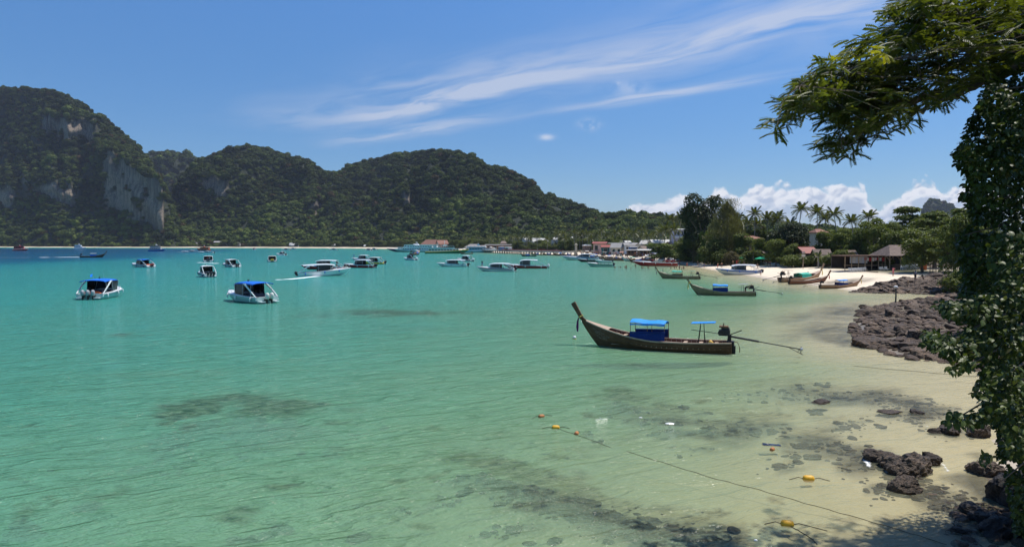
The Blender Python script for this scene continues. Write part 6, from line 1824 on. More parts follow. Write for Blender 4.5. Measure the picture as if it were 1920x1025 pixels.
# kiosks along the pier deck
for i, (t, w, hm, rm, lab_) in enumerate([(0.46, 5, WALL_BLUE, ROOF_PALE, 'small blue ticket kiosk in the middle of the pier'), (0.53, 7, WALL_WHITE, ROOF_PALE, 'white stall beside the blue ticket kiosk on the pier')]):
    q = pa + pd * t
    k = empty('kiosk', (q.x, q.y + 5, 2.25), pang, lab_, 'kiosk', 'stalls on the pier')
    MB().box((0, 0, 1.3), (w, 3, 2.6), hm).build('wall', k); MB().box((0, 0, 2.8), (w + 1, 4, 0.3), rm, taper=0.7).build('roof', k); MB().box((0, -1.52, 1.5), (w * 0.7, 0.05, 0.9), DARKGLASS).build('window', k)

# ---- houses behind the right beach
RB = 'buildings behind the right beach'
house('brown red tiled roof among the trees right of the casuarina', 1411, 222, 40, 470, 447, 442, ROOF_TERRA, WALL_BROWN, 'hip', 0, depth=8, group=RB, lift=2.2)
house('small pinkish roof above the trees right of the umbrella shaped tree', 1541, 200, 20, 450, 435, 429, ROOF_TERRA, WALL_CREAM, 'hip', 0, depth=6, group=RB, lift=3)
house('hut with bright red roof behind the beach, left of the thatched huts', 1518, 174, 30, 500, 474, 463, ROOF_RED, WALL_BROWN, 'gable', 12, depth=5, group=RB, name='hut', cat='hut')
house('thatched hut with shaggy grey roof right of the red roofed hut', 1547, 170, 28, 500, 481, 467, THATCH, WALL_BROWN, 'gable', -6, depth=4.5, group=RB, name='hut', cat='hut')
house('thatched hut half hidden behind shrubs left of the restaurant', 1598, 166, 22, 501, 480, 469, THATCH, WALL_BROWN, 'gable', 0, depth=4, group=RB, name='hut', cat='hut')
house('small wooden shelter with pale board behind the left green umbrella', 1440, 196, 16, 493, 478, 471, THATCH, WALL_BROWN, 'gable', 20, depth=3, group=RB, name='hut', cat='hut', openf=True)
# sign post with two boards
sg = empty('sign_post', ground_at(1506, 163), 0.1, 'pale wooden sign board on a post in front of the red roofed hut', 'sign')
MB().tube([(0, 0, -0.3), (0, 0, 3.6)], 0.07, BAMBOO, 6).build('post', sg); MB().box((0, -0.08, 3.2), (0.9, 0.05, 0.6), WALL_CREAM).build('board', sg); MB().box((0, -0.08, 3.95), (0.75, 0.05, 0.5), WALL_PINK).build('board', sg)

def restaurant():
    Y = 142.0; px = 1704
    g = ground_at(px, Y); zb = g.z
    x0 = (1668 - 960) / FPX * Y; x1 = (1738 - 960) / FPX * Y
    ze = P(px, 480, Y).z - zb; zr = P(px, 460, Y + 4).z - zb
    xc = (x0 + x1) / 2; W = (x1 - x0) / 2; D = 4.2
    o = empty('restaurant_pavilion', (xc, Y + D, zb), 0, 'open beach restaurant under a big hipped thatched roof', 'restaurant')
    # thatch courses, each a stepped layer
    n = 9
    for i in range(n):
        a, b = i / n, (i + 1) / n
        def ring(t, dz): 
            w = W * (1 - t * 0.55); d = D * (1 - t) + 0.05; z = ze + (zr - ze) * t + dz
            return [(-w, -d, z), (w, -d, z), (w, d, z), (-w, d, z)]
        c = MB(); c.loft([ring(a, -0.02), ring(a, 0.07), ring(b, 0.10), ring(b, -0.0)], THATCH, closed=True, cap0=(i == 0), cap1=True)
        c.build('thatch_course', o)
    for sx in (-0.9, -0.3, 0.3, 0.9):
        for sy in (-0.85, 0.85):
            p = MB(); p.tube([(sx * W, sy * D, -0.4), (sx * W, sy * D, ze + 0.1)], 0.11, BAMBOO, 7)
            if sy < 0:
                p.tube([(sx * W, sy * D, ze - 1.0), (sx * W + 0.8, sy * D, ze)], 0.05, BAMBOO, 5); p.tube([(sx * W, sy * D, ze - 1.0), (sx * W - 0.8, sy * D, ze)], 0.05, BAMBOO, 5)
            p.build('post', o)
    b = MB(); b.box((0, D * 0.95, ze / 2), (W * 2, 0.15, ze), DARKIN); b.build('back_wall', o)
    r_ = MB()
    for z in (0.45, 0.95): r_.tube([(-W * 0.95, -D * 0.86, z), (W * 0.9, -D * 0.86, z)], 0.045, BAMBOO, 5)
    r_.build('railing', o)
    b = MB(); b.box((0.3 * W, 0.2 * D, 0.55), (W * 0.6, 0.7, 1.1), WALL_BROWN); b.build('counter', o)
    l = MB(); l.tube([(-0.02 * W, -D * 0.8, ze), (-0.02 * W, -D * 0.8, ze - 0.7)], 0.01, BLACKP, 4); lo = l.build('lamp_cord', o)
    MB().ball((-0.02 * W, -D * 0.8, ze - 0.92), 0.24, WALL_WHITE, 12, 8).build('globe_lamp', o, smooth=True)
    # long low dark wing to the left
    x2 = (1597 - 960) / FPX * Y
    w2 = (x0 - x2) / 2 + 0.6; xc2 = (x0 + x2) / 2
    o2 = empty('terrace_shelter', (xc2, Y + D + 1.2, zb), 0, 'long low dark roofed terrace adjoining the left of the thatched restaurant', 'shelter')
    ze2 = P(1630, 480, Y).z - zb
    MB().box((0, -0.5, ze2), (w2 * 2, 6.0, 0.22), WALL_BROWN).build('roof', o2)
    for k in range(7):
        xx = -w2 + 0.3 + (2 * w2 - 0.6) * k / 6
        MB().tube([(xx, -3.2, -0.4), (xx, -3.2, ze2)], 0.08, BAMBOO, 6).build('post', o2)
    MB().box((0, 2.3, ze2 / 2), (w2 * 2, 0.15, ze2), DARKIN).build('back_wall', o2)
    for k in range(6):
        MB().box((-w2 * 0.62 + k * 0.62, -3.0, ze2 * 0.70), (0.58, 0.06, ze2 * 0.5), CONCRETE if k % 2 else GREYP).build('wall_panel', o2)
    rr_ = random.Random(12)
    for k in range(9):
        xx = w2 * (-0.1 + 0.12 * k); h_ = rr_.uniform(0.5, 0.9)
        MB().box((xx, -3.0 + rr_.uniform(-0.1, 0.1), ze2 - 0.35 - h_ / 2), (0.45, 0.05, h_), rr_.choice([REDP, WALL_PINK, REDP, WALL_CREAM])).build('hanging_cloth', o2)
    MB().box((0, -3.25, 0.85), (w2 * 2, 0.06, 0.10), BAMBOO).build('railing', o2)
    return Y, zb
RY, RZ = restaurant()

# ---- plastic chairs, stacked and single
def make_chair():
    o = empty('plastic_chair', (0, 0, 0), 0, '', 'chair')
    MB().box((0, 0, 0.44), (0.46, 0.44, 0.04), WALL_WHITE).build('seat', o)
    b = MB(); b.box((0, 0.21, 0.70), (0.46, 0.035, 0.10), WALL_WHITE); b.box((0, 0.22, 0.86), (0.44, 0.035, 0.10), WALL_WHITE)
    for k in (-0.19, 0, 0.19): b.box((k, 0.21, 0.66), (0.05, 0.03, 0.45), WALL_WHITE)
    b.build('backrest', o)
    for sx in (-0.2, 0.2):
        for sy in (-0.19, 0.19): MB().tube([(sx * 1.1, sy * 1.1, 0), (sx, sy, 0.43)], 0.024, WALL_WHITE, 4).build('leg', o)
    return o
chair = make_chair(); first = True
cr = random.Random(8)
spots = []
for st_ in range(7):                                               # leaning stacks in front of the pavilion
    for k in range(4 + min(st_, 3)): spots.append((1692 + st_ * 4.6, 139.4, 0.09 * k + 0.0, -0.1 * k, 'white plastic chair in the stacks before the thatched restaurant', 'stacked white chairs before the restaurant'))
for k in range(16): spots.append((1594 + k * 1.95 + cr.uniform(-.4, .4), 141.5 + cr.uniform(-.5, .8), 0, 0, 'white plastic chair crowded at the left end of the terrace', 'white chairs at the left of the terrace'))
for px_ in (1652, 1655, 1661, 1664): spots.append((px_, 140.8, 0, 0, 'white plastic chair standing before the middle of the terrace', 'white chairs before the terrace middle'))
for px_, Y_, dz, dy, lab_, gp in spots:
    c = chair if first else copy_tree(chair); first = False
    g = ground_at(px_, Y_); c.location = (g.x + cr.uniform(-.05, .05), g.y + dy * 0.3, g.z + dz); c.rotation_euler = (0, 0, cr.uniform(-0.5, 0.5) + 3.1 * (cr.random() < 0.5))
    c['label'] = lab_; c['group'] = gp
bd = empty('menu_board', hit(1636, 502), 0.2, 'white menu board leaning on the terrace edge', 'board')
MB().box((0, 0, 0.85), (0.85, 0.05, 1.2), WALL_WHITE, rot=(-0.15, 0, 0)).build('panel', bd)
for sx in (-0.35, 0.35): MB().tube([(sx, 0.0, 0), (sx, 0.1, 0.4)], 0.025, BAMBOO, 4).build('leg', bd)
cb = empty('orange_cabinet', ground_at(1732, 139), 0.1, 'orange wooden cabinet at the right end of the restaurant', 'cabinet')
MB().box((0, 0, 0.75), (1.0, 0.6, 1.5), pmat('orange_wood', (0.42, 0.11, 0.03), 0.7)).build('body', cb); MB().box((0, 0, 1.53), (1.1, 0.7, 0.06), WOOD_RED).build('top', cb)
for sx in (-0.25, 0.25): MB().box((sx, -0.31, 0.75), (0.44, 0.03, 1.3), pmat('orange_wood', (0.42, 0.11, 0.03))).build('door', cb)
# two lamp globes on posts
gl = empty('garden_lamp', hit(1626, 500), 0, 'small white globe lamp on a short post by the terrace', 'lamp')
MB().tube([(0, 0, 0), (0, 0, 1.35)], 0.04, BLACKP, 6).build('post', gl); MB().ball((0, 0, 1.5), 0.17, WALL_WHITE, 10, 6).build('globe', gl, smooth=True)

# fence of dark stakes and retaining rocks right of the restaurant
fe = empty('stake_fence', ground_at(1790, 122), 0, 'fence of upright brown stakes at the top of the beach, behind the rocks', 'fence')
fr_ = random.Random(2)
for k in range(34):
    p = MB(); x = (k - 17) * 0.26; h_ = 1.7 + fr_.uniform(-0.2, 0.3)
    p.tube([(x, 0, -0.6), (x + fr_.uniform(-.05, .05), 0, h_)], 0.055, WALL_BROWN, 5); p.build('stake', fe)

# ---- green beach umbrellas and loungers
def parasol(px, py, r, label, mat):
    g = hit(px, py)
    o = empty('beach_umbrella', g, 0, label, 'umbrella', 'green beach umbrellas')
    MB().tube([(0, 0, -0.2), (0, 0, 2.45)], 0.03, WALL_WHITE, 6).build('pole', o)
    for k in range(8):
        a, b = k * math.pi / 4, (k + 1) * math.pi / 4; c = MB()
        c.add([(0, 0, 2.55), (r * math.cos(a), r * math.sin(a), 1.98), (r * math.cos(b), r * math.sin(b), 1.98), (r * 0.98 * math.cos(a), r * 0.98 * math.sin(a), 1.82), (r * 0.98 * math.cos(b), r * 0.98 * math.sin(b), 1.82)], [(0, 1, 2), (1, 3, 4, 2)], mat)
        c.build('panel', o)
    return o
GRN = M('green_umbrella_cloth', (0.015, 0.33, 0.17), 0.8, 0.2)
parasol(1396, 496, 1.75, 'small green beach umbrella behind the white speedboat', GRN)
for px, py, lab_ in [(1427, 498, 'green beach umbrella, left of the overlapping four'), (1433, 497, 'green beach umbrella, second of the overlapping four'), (1439, 498, 'green beach umbrella, third of the overlapping four'), (1444, 497.5, 'green beach umbrella, right of the overlapping four')]:
    parasol(px, py, 1.85, lab_, GRN)
def lounger():
    o = empty('sun_lounger', (0, 0, 0), 0, '', 'sun lounger')
    MB().box((0, -0.35, 0.34), (0.6, 1.2, 0.07), WALL_WHITE).build('seat', o); MB().box((0, 0.55, 0.52), (0.6, 0.75, 0.07), WALL_WHITE, rot=(0.6, 0, 0)).build('backrest', o)
    for sx in (-0.25, 0.25):
        for sy in (-0.85, 0.2): MB().box((sx, sy, 0.16), (0.05, 0.05, 0.32), WALL_WHITE).build('leg', o)
    return o
lg = lounger(); first = True; lr = random.Random(5)
for i in range(34):
    px = 1372 + i * 2.7 + lr.uniform(-.6, .6)
    py = float(np.interp(px, [1372, 1420, 1465], [491.5, 495.5, 499.5])) + lr.uniform(-.6, .5)
    c = lg if first else copy_tree(lg); first = False
    g = hit(px, py); c.location = g; c.rotation_euler = (0, 0, lr.uniform(-.4, .4)); c['label'] = 'white sun lounger in the row under the green umbrellas'; c['group'] = 'sun loungers by the green umbrellas'
for i in range(56):
    px = 1212 + (i % 28) * 3.1 + lr.uniform(-.8, .8); py = 480.5 + (i % 28) * 0.13 + (1.5 if i >= 28 else 0) + lr.uniform(-.3, .3)
    c = copy_tree(lg); g = hit(px, py); c.location = g; c.rotation_euler = (0, 0, lr.uniform(-.6, .6)); c.scale = (1.3, 1.3, 1.5); c['label'] = 'white sun lounger in the rows on the village beach'; c['group'] = 'sun loungers on the village beach'
# driftwood pole on the sand
dwd = MB(); a = hit(1604, 508.3); b = hit(1646, 511); dwd.tube([a + Vector((0, 0, .12)), b + Vector((0, 0, .10))], 0.10, BAMBOO, 6); tag(dwd.build('driftwood_pole'), 'long brown driftwood pole lying on the sand below the terrace', 'pole')

# lamp post standing in the shallows by the rocks
g = hit(1679, 569.5)
lp = empty('lamp_post', (g.x, g.y, 0.0), 0, 'dark lamp post with white globe standing at the rocky water edge', 'lamp post')
ht = P(1678, 537, g.y).z
MB().tube([(0, 0, -0.5), (0.03, 0, ht * 0.5), (0, 0, ht - 0.25)], [0.10, 0.085, 0.075], pmat('algae_dark_post', (0.06, 0.065, 0.05), 0.7), 8).build('post', lp)
MB().ball((0, 0, ht - 0.05), (0.24, 0.24, 0.16), WALL_WHITE, 12, 7).build('globe', lp, smooth=True)

# ================================================================== PEOPLE
def person_mesh(key, pose, top, bottom, skin=SKIN, hair=HAIR, hat=None):
    """one continuous body grown over a posed skeleton; z = 0 at the feet, height about 1.7"""
    J = {'pelvis': (0, 0, 0.92), 'belly': (0, 0, 1.10), 'chest': (0, 0, 1.32), 'neck': (0, 0, 1.47), 'head': (0, -0.01, 1.55), 'crown': (0, 0, 1.66),
         'hipL': (0.09, 0, 0.88), 'kneeL': (0.10, 0, 0.48), 'ankL': (0.10, 0.02, 0.08), 'toeL': (0.11, -0.14, 0.03), 'hipR': (-0.09, 0, 0.88), 'kneeR': (-0.10, 0, 0.48), 'ankR': (-0.10, 0.02, 0.08), 'toeR': (-0.11, -0.14, 0.03),
         'shL': (0.17, 0, 1.40), 'elL': (0.24, 0.02, 1.13), 'haL': (0.26, -0.04, 0.88), 'shR': (-0.17, 0, 1.40), 'elR': (-0.24, 0.02, 1.13), 'haR': (-0.26, -0.04, 0.88)}
    J.update(pose)
    names = list(J); E = [('pelvis', 'belly'), ('belly', 'chest'), ('chest', 'neck'), ('neck', 'head'), ('head', 'crown'), ('pelvis', 'hipL'), ('hipL', 'kneeL'), ('kneeL', 'ankL'), ('ankL', 'toeL'), ('pelvis', 'hipR'), ('hipR', 'kneeR'), ('kneeR', 'ankR'), ('ankR', 'toeR'),
                          ('chest', 'shL'), ('shL', 'elL'), ('elL', 'haL'), ('chest', 'shR'), ('shR', 'elR'), ('elR', 'haR')]
    rad = dict(pelvis=0.14, belly=0.125, chest=0.145, neck=0.055, head=0.085, crown=0.075, hipL=0.10, hipR=0.10, kneeL=0.062, kneeR=0.062, ankL=0.042, ankR=0.042, toeL=0.035, toeR=0.035, shL=0.062, shR=0.062, elL=0.042, elR=0.042, haL=0.032, haR=0.032)
    me = bpy.data.meshes.new(key); me.from_pydata([J[n] for n in names], [(names.index(a), names.index(b)) for a, b in E], [])
    ob = bpy.data.objects.new('tmp', me); COL.objects.link(ob)
    sk = ob.modifiers.new('s', 'SKIN'); sk.use_smooth_shade = True
    for i, n in enumerate(names):
        v = me.skin_vertices[0].data[i]; v.radius = (rad[n], rad[n] * (0.75 if n in ('pelvis', 'belly', 'chest') else 1)); v.use_root = (n == 'pelvis')
    ss_ = ob.modifiers.new('b', 'SUBSURF'); ss_.levels = 1
    dg = bpy.context.evaluated_depsgraph_get(); m2 = bpy.data.meshes.new_from_object(ob.evaluated_get(dg)); bpy.data.objects.remove(ob)
    m2.name = key; m2.materials.clear()
    for m in (skin, top, bottom, hair): m2.materials.append(m)
    Vp = {n: Vector(J[n]) for n in names}
    segs = {'top': [('belly', 'chest'), ('chest', 'neck')], 'bottom': [('pelvis', 'belly'), ('pelvis', 'hipL'), ('pelvis', 'hipR')]}
    def dist(p, a, b):
        d = b - a; t = max(0, min(1, (p - a).dot(d) / d.length_squared)); return (p - a - d * t).length, t
    for p in m2.polygons:
        c = p.center; best = min(((dist(c, Vp[a], Vp[b])[0] - 0.5 * (rad[a] + rad[b]), a, b) for a, b in E), key=lambda q: q[0]); a, b = best[1], best[2]
        mi = 0
        if (a, b) in segs['top'] or (a == 'chest' and b[:2] == 'sh'): mi = 1
        elif (a, b) in segs['bottom']: mi = 2
        elif a[:3] == 'hip' and dist(c, Vp[a], Vp[b])[1] < 0.55: mi = 2
        elif (a, b) == ('head', 'crown'): mi = 3
        elif (a, b) == ('neck', 'head') and c.y > Vp['head'].y + 0.03: mi = 3
        p.material_index = mi
    return m2

WALK = dict(kneeL=(0.10, -0.20, 0.50), ankL=(0.10, -0.24, 0.09), toeL=(0.11, -0.40, 0.06), kneeR=(-0.10, -0.02, 0.48), ankR=(-0.10, 0.26, 0.12), toeR=(-0.11, 0.14, 0.03), elL=(0.24, 0.14, 1.16), haL=(0.24, 0.10, 0.92), elR=(-0.24, -0.06, 1.14), haR=(-0.22, -0.26, 0.98))
REACH = dict(elL=(0.30, -0.10, 1.25), haL=(0.20, -0.25, 1.48), elR=(-0.25, -0.1, 1.14), haR=(-0.05, -0.26, 1.20))
BEND = dict(belly=(0, -0.10, 1.02), chest=(0, -0.32, 1.10), neck=(0, -0.46, 1.12), head=(0, -0.54, 1.12), crown=(0, -0.64, 1.10), shL=(0.16, -0.36, 1.08), shR=(-0.16, -0.36, 1.08), elL=(0.20, -0.42, 0.82), haL=(0.16, -0.52, 0.60), elR=(-0.20, -0.42, 0.82), haR=(-0.16, -0.52, 0.60))
CROUCH = dict(pelvis=(0, 0.12, 0.42), belly=(0, 0.04, 0.62), chest=(0, -0.08, 0.82), neck=(0, -0.12, 0.96), head=(0, -0.16, 1.04), crown=(0, -0.16, 1.15), hipL=(0.09, 0.08, 0.40), hipR=(-0.09, 0.08, 0.40), kneeL=(0.15, -0.30, 0.50), kneeR=(-0.15, -0.22, 0.30), ankL=(0.12, -0.22, 0.09), ankR=(-0.12, 0.10, 0.09), toeL=(0.12, -0.38, 0.04), toeR=(-0.12, -0.04, 0.04),
              shL=(0.17, -0.06, 0.90), shR=(-0.17, -0.06, 0.90), elL=(0.24, -0.22, 0.68), haL=(0.16, -0.42, 0.60), elR=(-0.24, -0.20, 0.68), haR=(-0.14, -0.38, 0.44))
SIT = dict(pelvis=(0, 0.1, 0.45), belly=(0, 0.1, 0.64), chest=(0, 0.06, 0.86), neck=(0, 0.04, 1.0), head=(0, 0.02, 1.08), crown=(0, 0.02, 1.19), hipL=(0.09, 0.06, 0.44), hipR=(-0.09, 0.06, 0.44), kneeL=(0.11, -0.34, 0.48), kneeR=(-0.11, -0.34, 0.48), ankL=(0.11, -0.36, 0.09), ankR=(-0.11, -0.36, 0.09), toeL=(0.11, -0.5, 0.04), toeR=(-0.11, -0.5, 0.04),
           shL=(0.17, 0.05, 0.94), shR=(-0.17, 0.05, 0.94), elL=(0.23, -0.02, 0.70), haL=(0.12, -0.24, 0.58), elR=(-0.23, -0.02, 0.70), haR=(-0.12, -0.24, 0.58))
CL = dict(red=M('red_shirt', (0.5, 0.03, 0.03), 0.9), blue=M('blue_shorts', (0.03, 0.07, 0.25), 0.9), black=M('black_cloth', (0.02, 0.02, 0.022), 0.9), white=M('white_cloth', (0.6, 0.6, 0.58), 0.9), olive=M('olive_cloth', (0.07, 0.07, 0.04), 0.9), grey=M('grey_cloth', (0.2, 0.2, 0.21), 0.9), yellow=M('yellow_cloth', (0.6, 0.4, 0.05), 0.9), pink=M('pink_cloth', (0.55, 0.15, 0.18), 0.9))
PM = {}
def person(loc, rz, pose, top, bottom, label, group=None, dz=0.0, scale=1.0):
    key = (id(pose), top, bottom)
    if key not in PM: PM[key] = person_mesh('person', pose, CL[top] if top != 'skin' else SKIN, CL[bottom])
    o = link_mesh('person', PM[key]); o.location = Vector(loc) + Vector((0, 0, dz)); o.rotation_euler = (0, 0, rz); o.scale = (scale,) * 3
    return tag(o, label, 'person', group)
STAND = {}
person(hit(1716, 529), 0.3, STAND, 'grey', 'black', 'person in grey top and dark shorts standing on the dark rocks', dz=0.15, scale=1.08)
person(hit(1730, 529.5), -1.2, CROUCH, 'olive', 'olive', 'person in dark clothes crouching on the rocks beside the standing one', dz=0.15, scale=1.05)
person(hit(1674.5, 518), 0.2, REACH, 'pink', 'pink', 'person in pink swimwear with raised arms walking on the empty sand')
BG = 'people strolling along the beach'
for px, py, rz, ps, tp, bt, lab_ in [(1308, 498.5, 1.4, WALK, 'skin', 'black', 'bare chested person walking left, leftmost on the open sand'), (1320.5, 501.5, -0.4, STAND, 'olive', 'blue', 'person in dark top standing right of the leftmost walker'), (1345.5, 503.5, 1.0, REACH, 'skin', 'red', 'person carrying a bundle on the head at the water edge'),
                                   (1353, 502.5, 0.0, STAND, 'skin', 'black', 'slim bather standing next to the bundle carrier'), (1374.5, 498, 0.6, STAND, 'skin', 'olive', 'bather standing behind the bow of the white beached speedboat'), (1381, 497.5, 0.5, STAND, 'red', 'red', 'person in red standing left of a pair by the umbrellas'),
                                   (1384.5, 497.3, -0.8, WALK, 'red', 'red', 'person in red walking beside the other red clad one'), (1395, 499, 2.0, STAND, 'black', 'olive', 'person in black just above the roof of the beached speedboat'), (1420, 505, 1.6, WALK, 'skin', 'grey', 'bare chested walker right of the beached speedboat roof'),
                                   (1438.5, 500, 0.2, STAND, 'black', 'black', 'person in black standing in front of the green umbrellas'), (1444, 499.8, -0.3, WALK, 'skin', 'black', 'person walking right in front of the green umbrellas'), (1288, 501, 0.2, WALK, 'skin', 'red', 'bather wading ashore at the left end of the sand'),
                                   (1274, 497.5, 0.9, STAND, 'pink', 'black', 'bather in pink standing at the end of the village sand'), (1478, 501, 0.5, STAND, 'white', 'blue', 'person in white shirt by the trees right of the umbrellas'), (1486, 501.5, 0.3, STAND, 'blue', 'blue', 'person in blue standing by the trees near the wooden hut'),
                                   (1536, 499, 0.0, SIT, 'pink', 'grey', 'person in pink sitting before the small bright palm'), (1469, 500.5, 0.4, SIT, 'yellow', 'white', 'person in yellow sitting at the shaded tables right of the umbrellas'), (1474, 500.6, 2.4, SIT, 'white', 'black', 'person in white sitting at the shaded tables right of the umbrellas')]:
    person(hit(px, py), rz, ps, tp, bt, lab_, BG)
# people on boats
def ride(boat, loc, rz, ps, tp, bt, label):
    q = boat.matrix_basis @ Vector(loc)
    o = person(q, rz, ps, tp, bt, label)
    return o
ride(lt2, (-3.35, 0, 0.25), math.pi / 2 + 0.1, BEND, 'black', 'black', 'dark clad person bending over at the stern of the olive longtail boat')
ride(lt6, (1.6, 0, 0.55), 1.0, SIT, 'grey', 'blue', 'person sitting in the bow of the green covered longtail boat')
person(hit(1426, 517), -1.0, BEND, 'grey', 'blue', 'person leaning on the stern of the white speedboat at the beach', dz=0.1)
bl = [b for b in bpy.data.objects if b.name.startswith('speedboat') and b.parent is None]
def boat_like(t): return [b for b in bl if t in b.get('label', '')][0]
ride(boat_like('low plum striped'), (3.6, 0, 1.2), 0.5, STAND, 'black', 'blue', 'person in black standing on the bow of the plum striped speedboat')
ride(boat_like('furthest back of the cluster'), (3.4, 0, 1.15), 0.5, STAND, 'blue', 'blue', 'person in blue standing on the bow of the hindmost clustered speedboat')
ride(boat_like('half hidden behind the large foaming'), (-4.4, 0.3, 0.6), 0.5, STAND, 'black', 'black', 'person in black standing at the stern of the half hidden red speedboat')
ride(boat_like('half hidden behind the large foaming'), (-3.9, -0.5, 0.6), 2.0, STAND, 'pink', 'black', 'person in pink beside the dark clad one on the half hidden red speedboat')
ride(boat_like('square roof'), (-1.6, 0.3, 0.35), 0.0, STAND, 'red', 'blue', 'passenger in red under the square roof of the moving speedboat')
ride(boat_like('square roof'), (-1.4, -0.5, 0.35), 0.0, STAND, 'white', 'blue', 'passenger in white under the square roof of the moving speedboat')
# bathers
for i, (px, py, dz) in enumerate([(1153, 502, -1.15), (1160, 501.8, -1.1), (1163.5, 501.6, -1.2), (1172, 502, -1.0), (1175, 503.5, -1.1), (1174, 500.5, -1.0), (1183, 504, -1.2), (1191.5, 500, -0.75), (1192.5, 504, -1.4), (1203.5, 503, -1.0), (1206, 502.5, -1.2), (1210, 504, -1.35), (1215, 502.5, -1.0), (1217, 504, -1.15), (1229, 503, -1.2), (1243, 504.5, -1.4),
                                 (1258, 502, -0.9), (1265, 502, -0.9), (1268.5, 501.5, -0.8), (1274, 503, -0.8), (1278.5, 504, -0.95), (1282, 503.5, -0.9)]):
    g = G(px, py)
    person((g.x, g.y, 0), i * 1.3, STAND if i % 2 else REACH, 'skin', 'black', ['bather standing in the water left of the anchored grey longtail' if px < 1250 else 'bather wading off the left end of the sand'][0], 'bathers in the shallow water' if px < 1250 else 'bathers wading off the sand', dz=dz)
# strollers before the village and on the pier, a few pixels each
vr = random.Random(31)
for i in range(60):
    px = vr.uniform(1085, 1300); py = float(np.interp(px, [1085, 1170, 1230, 1300], [474.5, 478.5, 481.5, 486])) + vr.uniform(-0.8, 2.2)
    person(hit(px, py), vr.uniform(0, 6), vr.choice([STAND, WALK]), vr.choice(['white', 'red', 'black', 'pink', 'blue']), vr.choice(['black', 'blue']), 'person on the busy strip of sand before the village', 'people on the village beach')
for i in range(40):
    t = vr.uniform(0.1, 0.98); q = pa + pd * t
    person((q.x, q.y + vr.uniform(1, 5), 2.25), vr.uniform(0, 6), vr.choice([STAND, WALK]), vr.choice(['white', 'red', 'black', 'pink']), vr.choice(['black', 'blue']), 'person walking on the long concrete pier', 'people on the pier')
# crates and goods along the village strand
for i in range(40):
    px = vr.uniform(1090, 1300); py = float(np.interp(px, [1085, 1170, 1230, 1300], [475, 479, 482, 486])) + vr.uniform(-0.5, 1.5)
    mm = vr.choice([(WALL_WHITE, 'white'), (WALL_BLUE, 'blue'), (ORANGEP, 'orange'), (WALL_CREAM, 'cream')])
    o = empty('beach_stall', hit(px, py), vr.uniform(-.3, .3), '%s topped stall on the village strand' % mm[1], 'stall', 'small %s stalls on the village strand' % mm[1])
    for sx in (-0.9, 0.9):
        for sy in (-0.6, 0.6): MB().box((sx, sy, 1.0), (0.06, 0.06, 2.0), BAMBOO).build('post', o)
    MB().box((0, 0, 2.05), (2.3, 1.7, 0.12), mm[0], taper=0.8).build('roof', o); MB().box((0, 0, 0.45), (1.6, 0.9, 0.9), WALL_BROWN).build('table', o)
# ================================================================== ROCKS
def rock_material(name, c0, c1, c2, bump=1.0, barn=0.0):
    m = bpy.data.materials.new(name); m.use_nodes = True
    T = NT(m.node_tree); T.n.clear()
    out = T.node('ShaderNodeOutputMaterial'); b = T.node('ShaderNodeBsdfPrincipled')
    oi = T.node('ShaderNodeObjectInfo'); co = T.vmath('ADD', T.node('ShaderNodeTexCoord').outputs['Object'], T.vmath('SCALE', T.comb(oi.outputs['Random'], oi.outputs['Random'], 0.0), s=30.0))
    n1 = T.noise(co, 1.6, 6, 0.65); n2 = T.noise(co, 7.0, 6, 0.7); v = T.vor(co, 14.0)
    col = T.mix(T.ss(n1, 0.35, 0.65), c0, c1)
    col = T.mix(T.ss(T.math('ADD', n2, T.math('MULTIPLY', oi.outputs['Random'], 0.16)), 0.58, 0.72), col, c2)
    if barn: col = T.mix(T.math('MULTIPLY', T.ss(v, 0.28, 0.12), barn), col, (0.30, 0.24, 0.17, 1))
    T.put(b.inputs['Base Color'], col)
    T.put(b.inputs['Roughness'], T.ss(n2, 0.3, 0.7, 0.45, 0.85)); b.inputs['Specular IOR Level'].default_value = 0.35
    bp = T.node('ShaderNodeBump'); bp.inputs['Strength'].default_value = bump; bp.inputs['Distance'].default_value = 0.12
    T.put(bp.inputs['Height'], T.math('ADD', T.math('MULTIPLY', n2, 0.8), T.math('MULTIPLY', v, 0.35 if barn else 0.1))); T.l.new(bp.outputs[0], b.inputs['Normal'])
    T.l.new(b.outputs[0], out.inputs[0])
    return m
ROCK = rock_material('dark_reef_rock', (0.028, 0.018, 0.011, 1), (0.090, 0.055, 0.033, 1), (0.22, 0.145, 0.09, 1))
ROCKB = rock_material('oyster_covered_rock', (0.028, 0.022, 0.018, 1), (0.085, 0.060, 0.045, 1), (0.20, 0.145, 0.10, 1), 1.0, 0.75)
ROCKR = rock_material('reddish_rubble', (0.14, 0.070, 0.045, 1), (0.26, 0.135, 0.085, 1), (0.38, 0.24, 0.16, 1))
ROCKW = rock_material('wet_dark_rock', (0.015, 0.013, 0.014, 1), (0.035, 0.028, 0.026, 1), (0.07, 0.06, 0.05, 1))

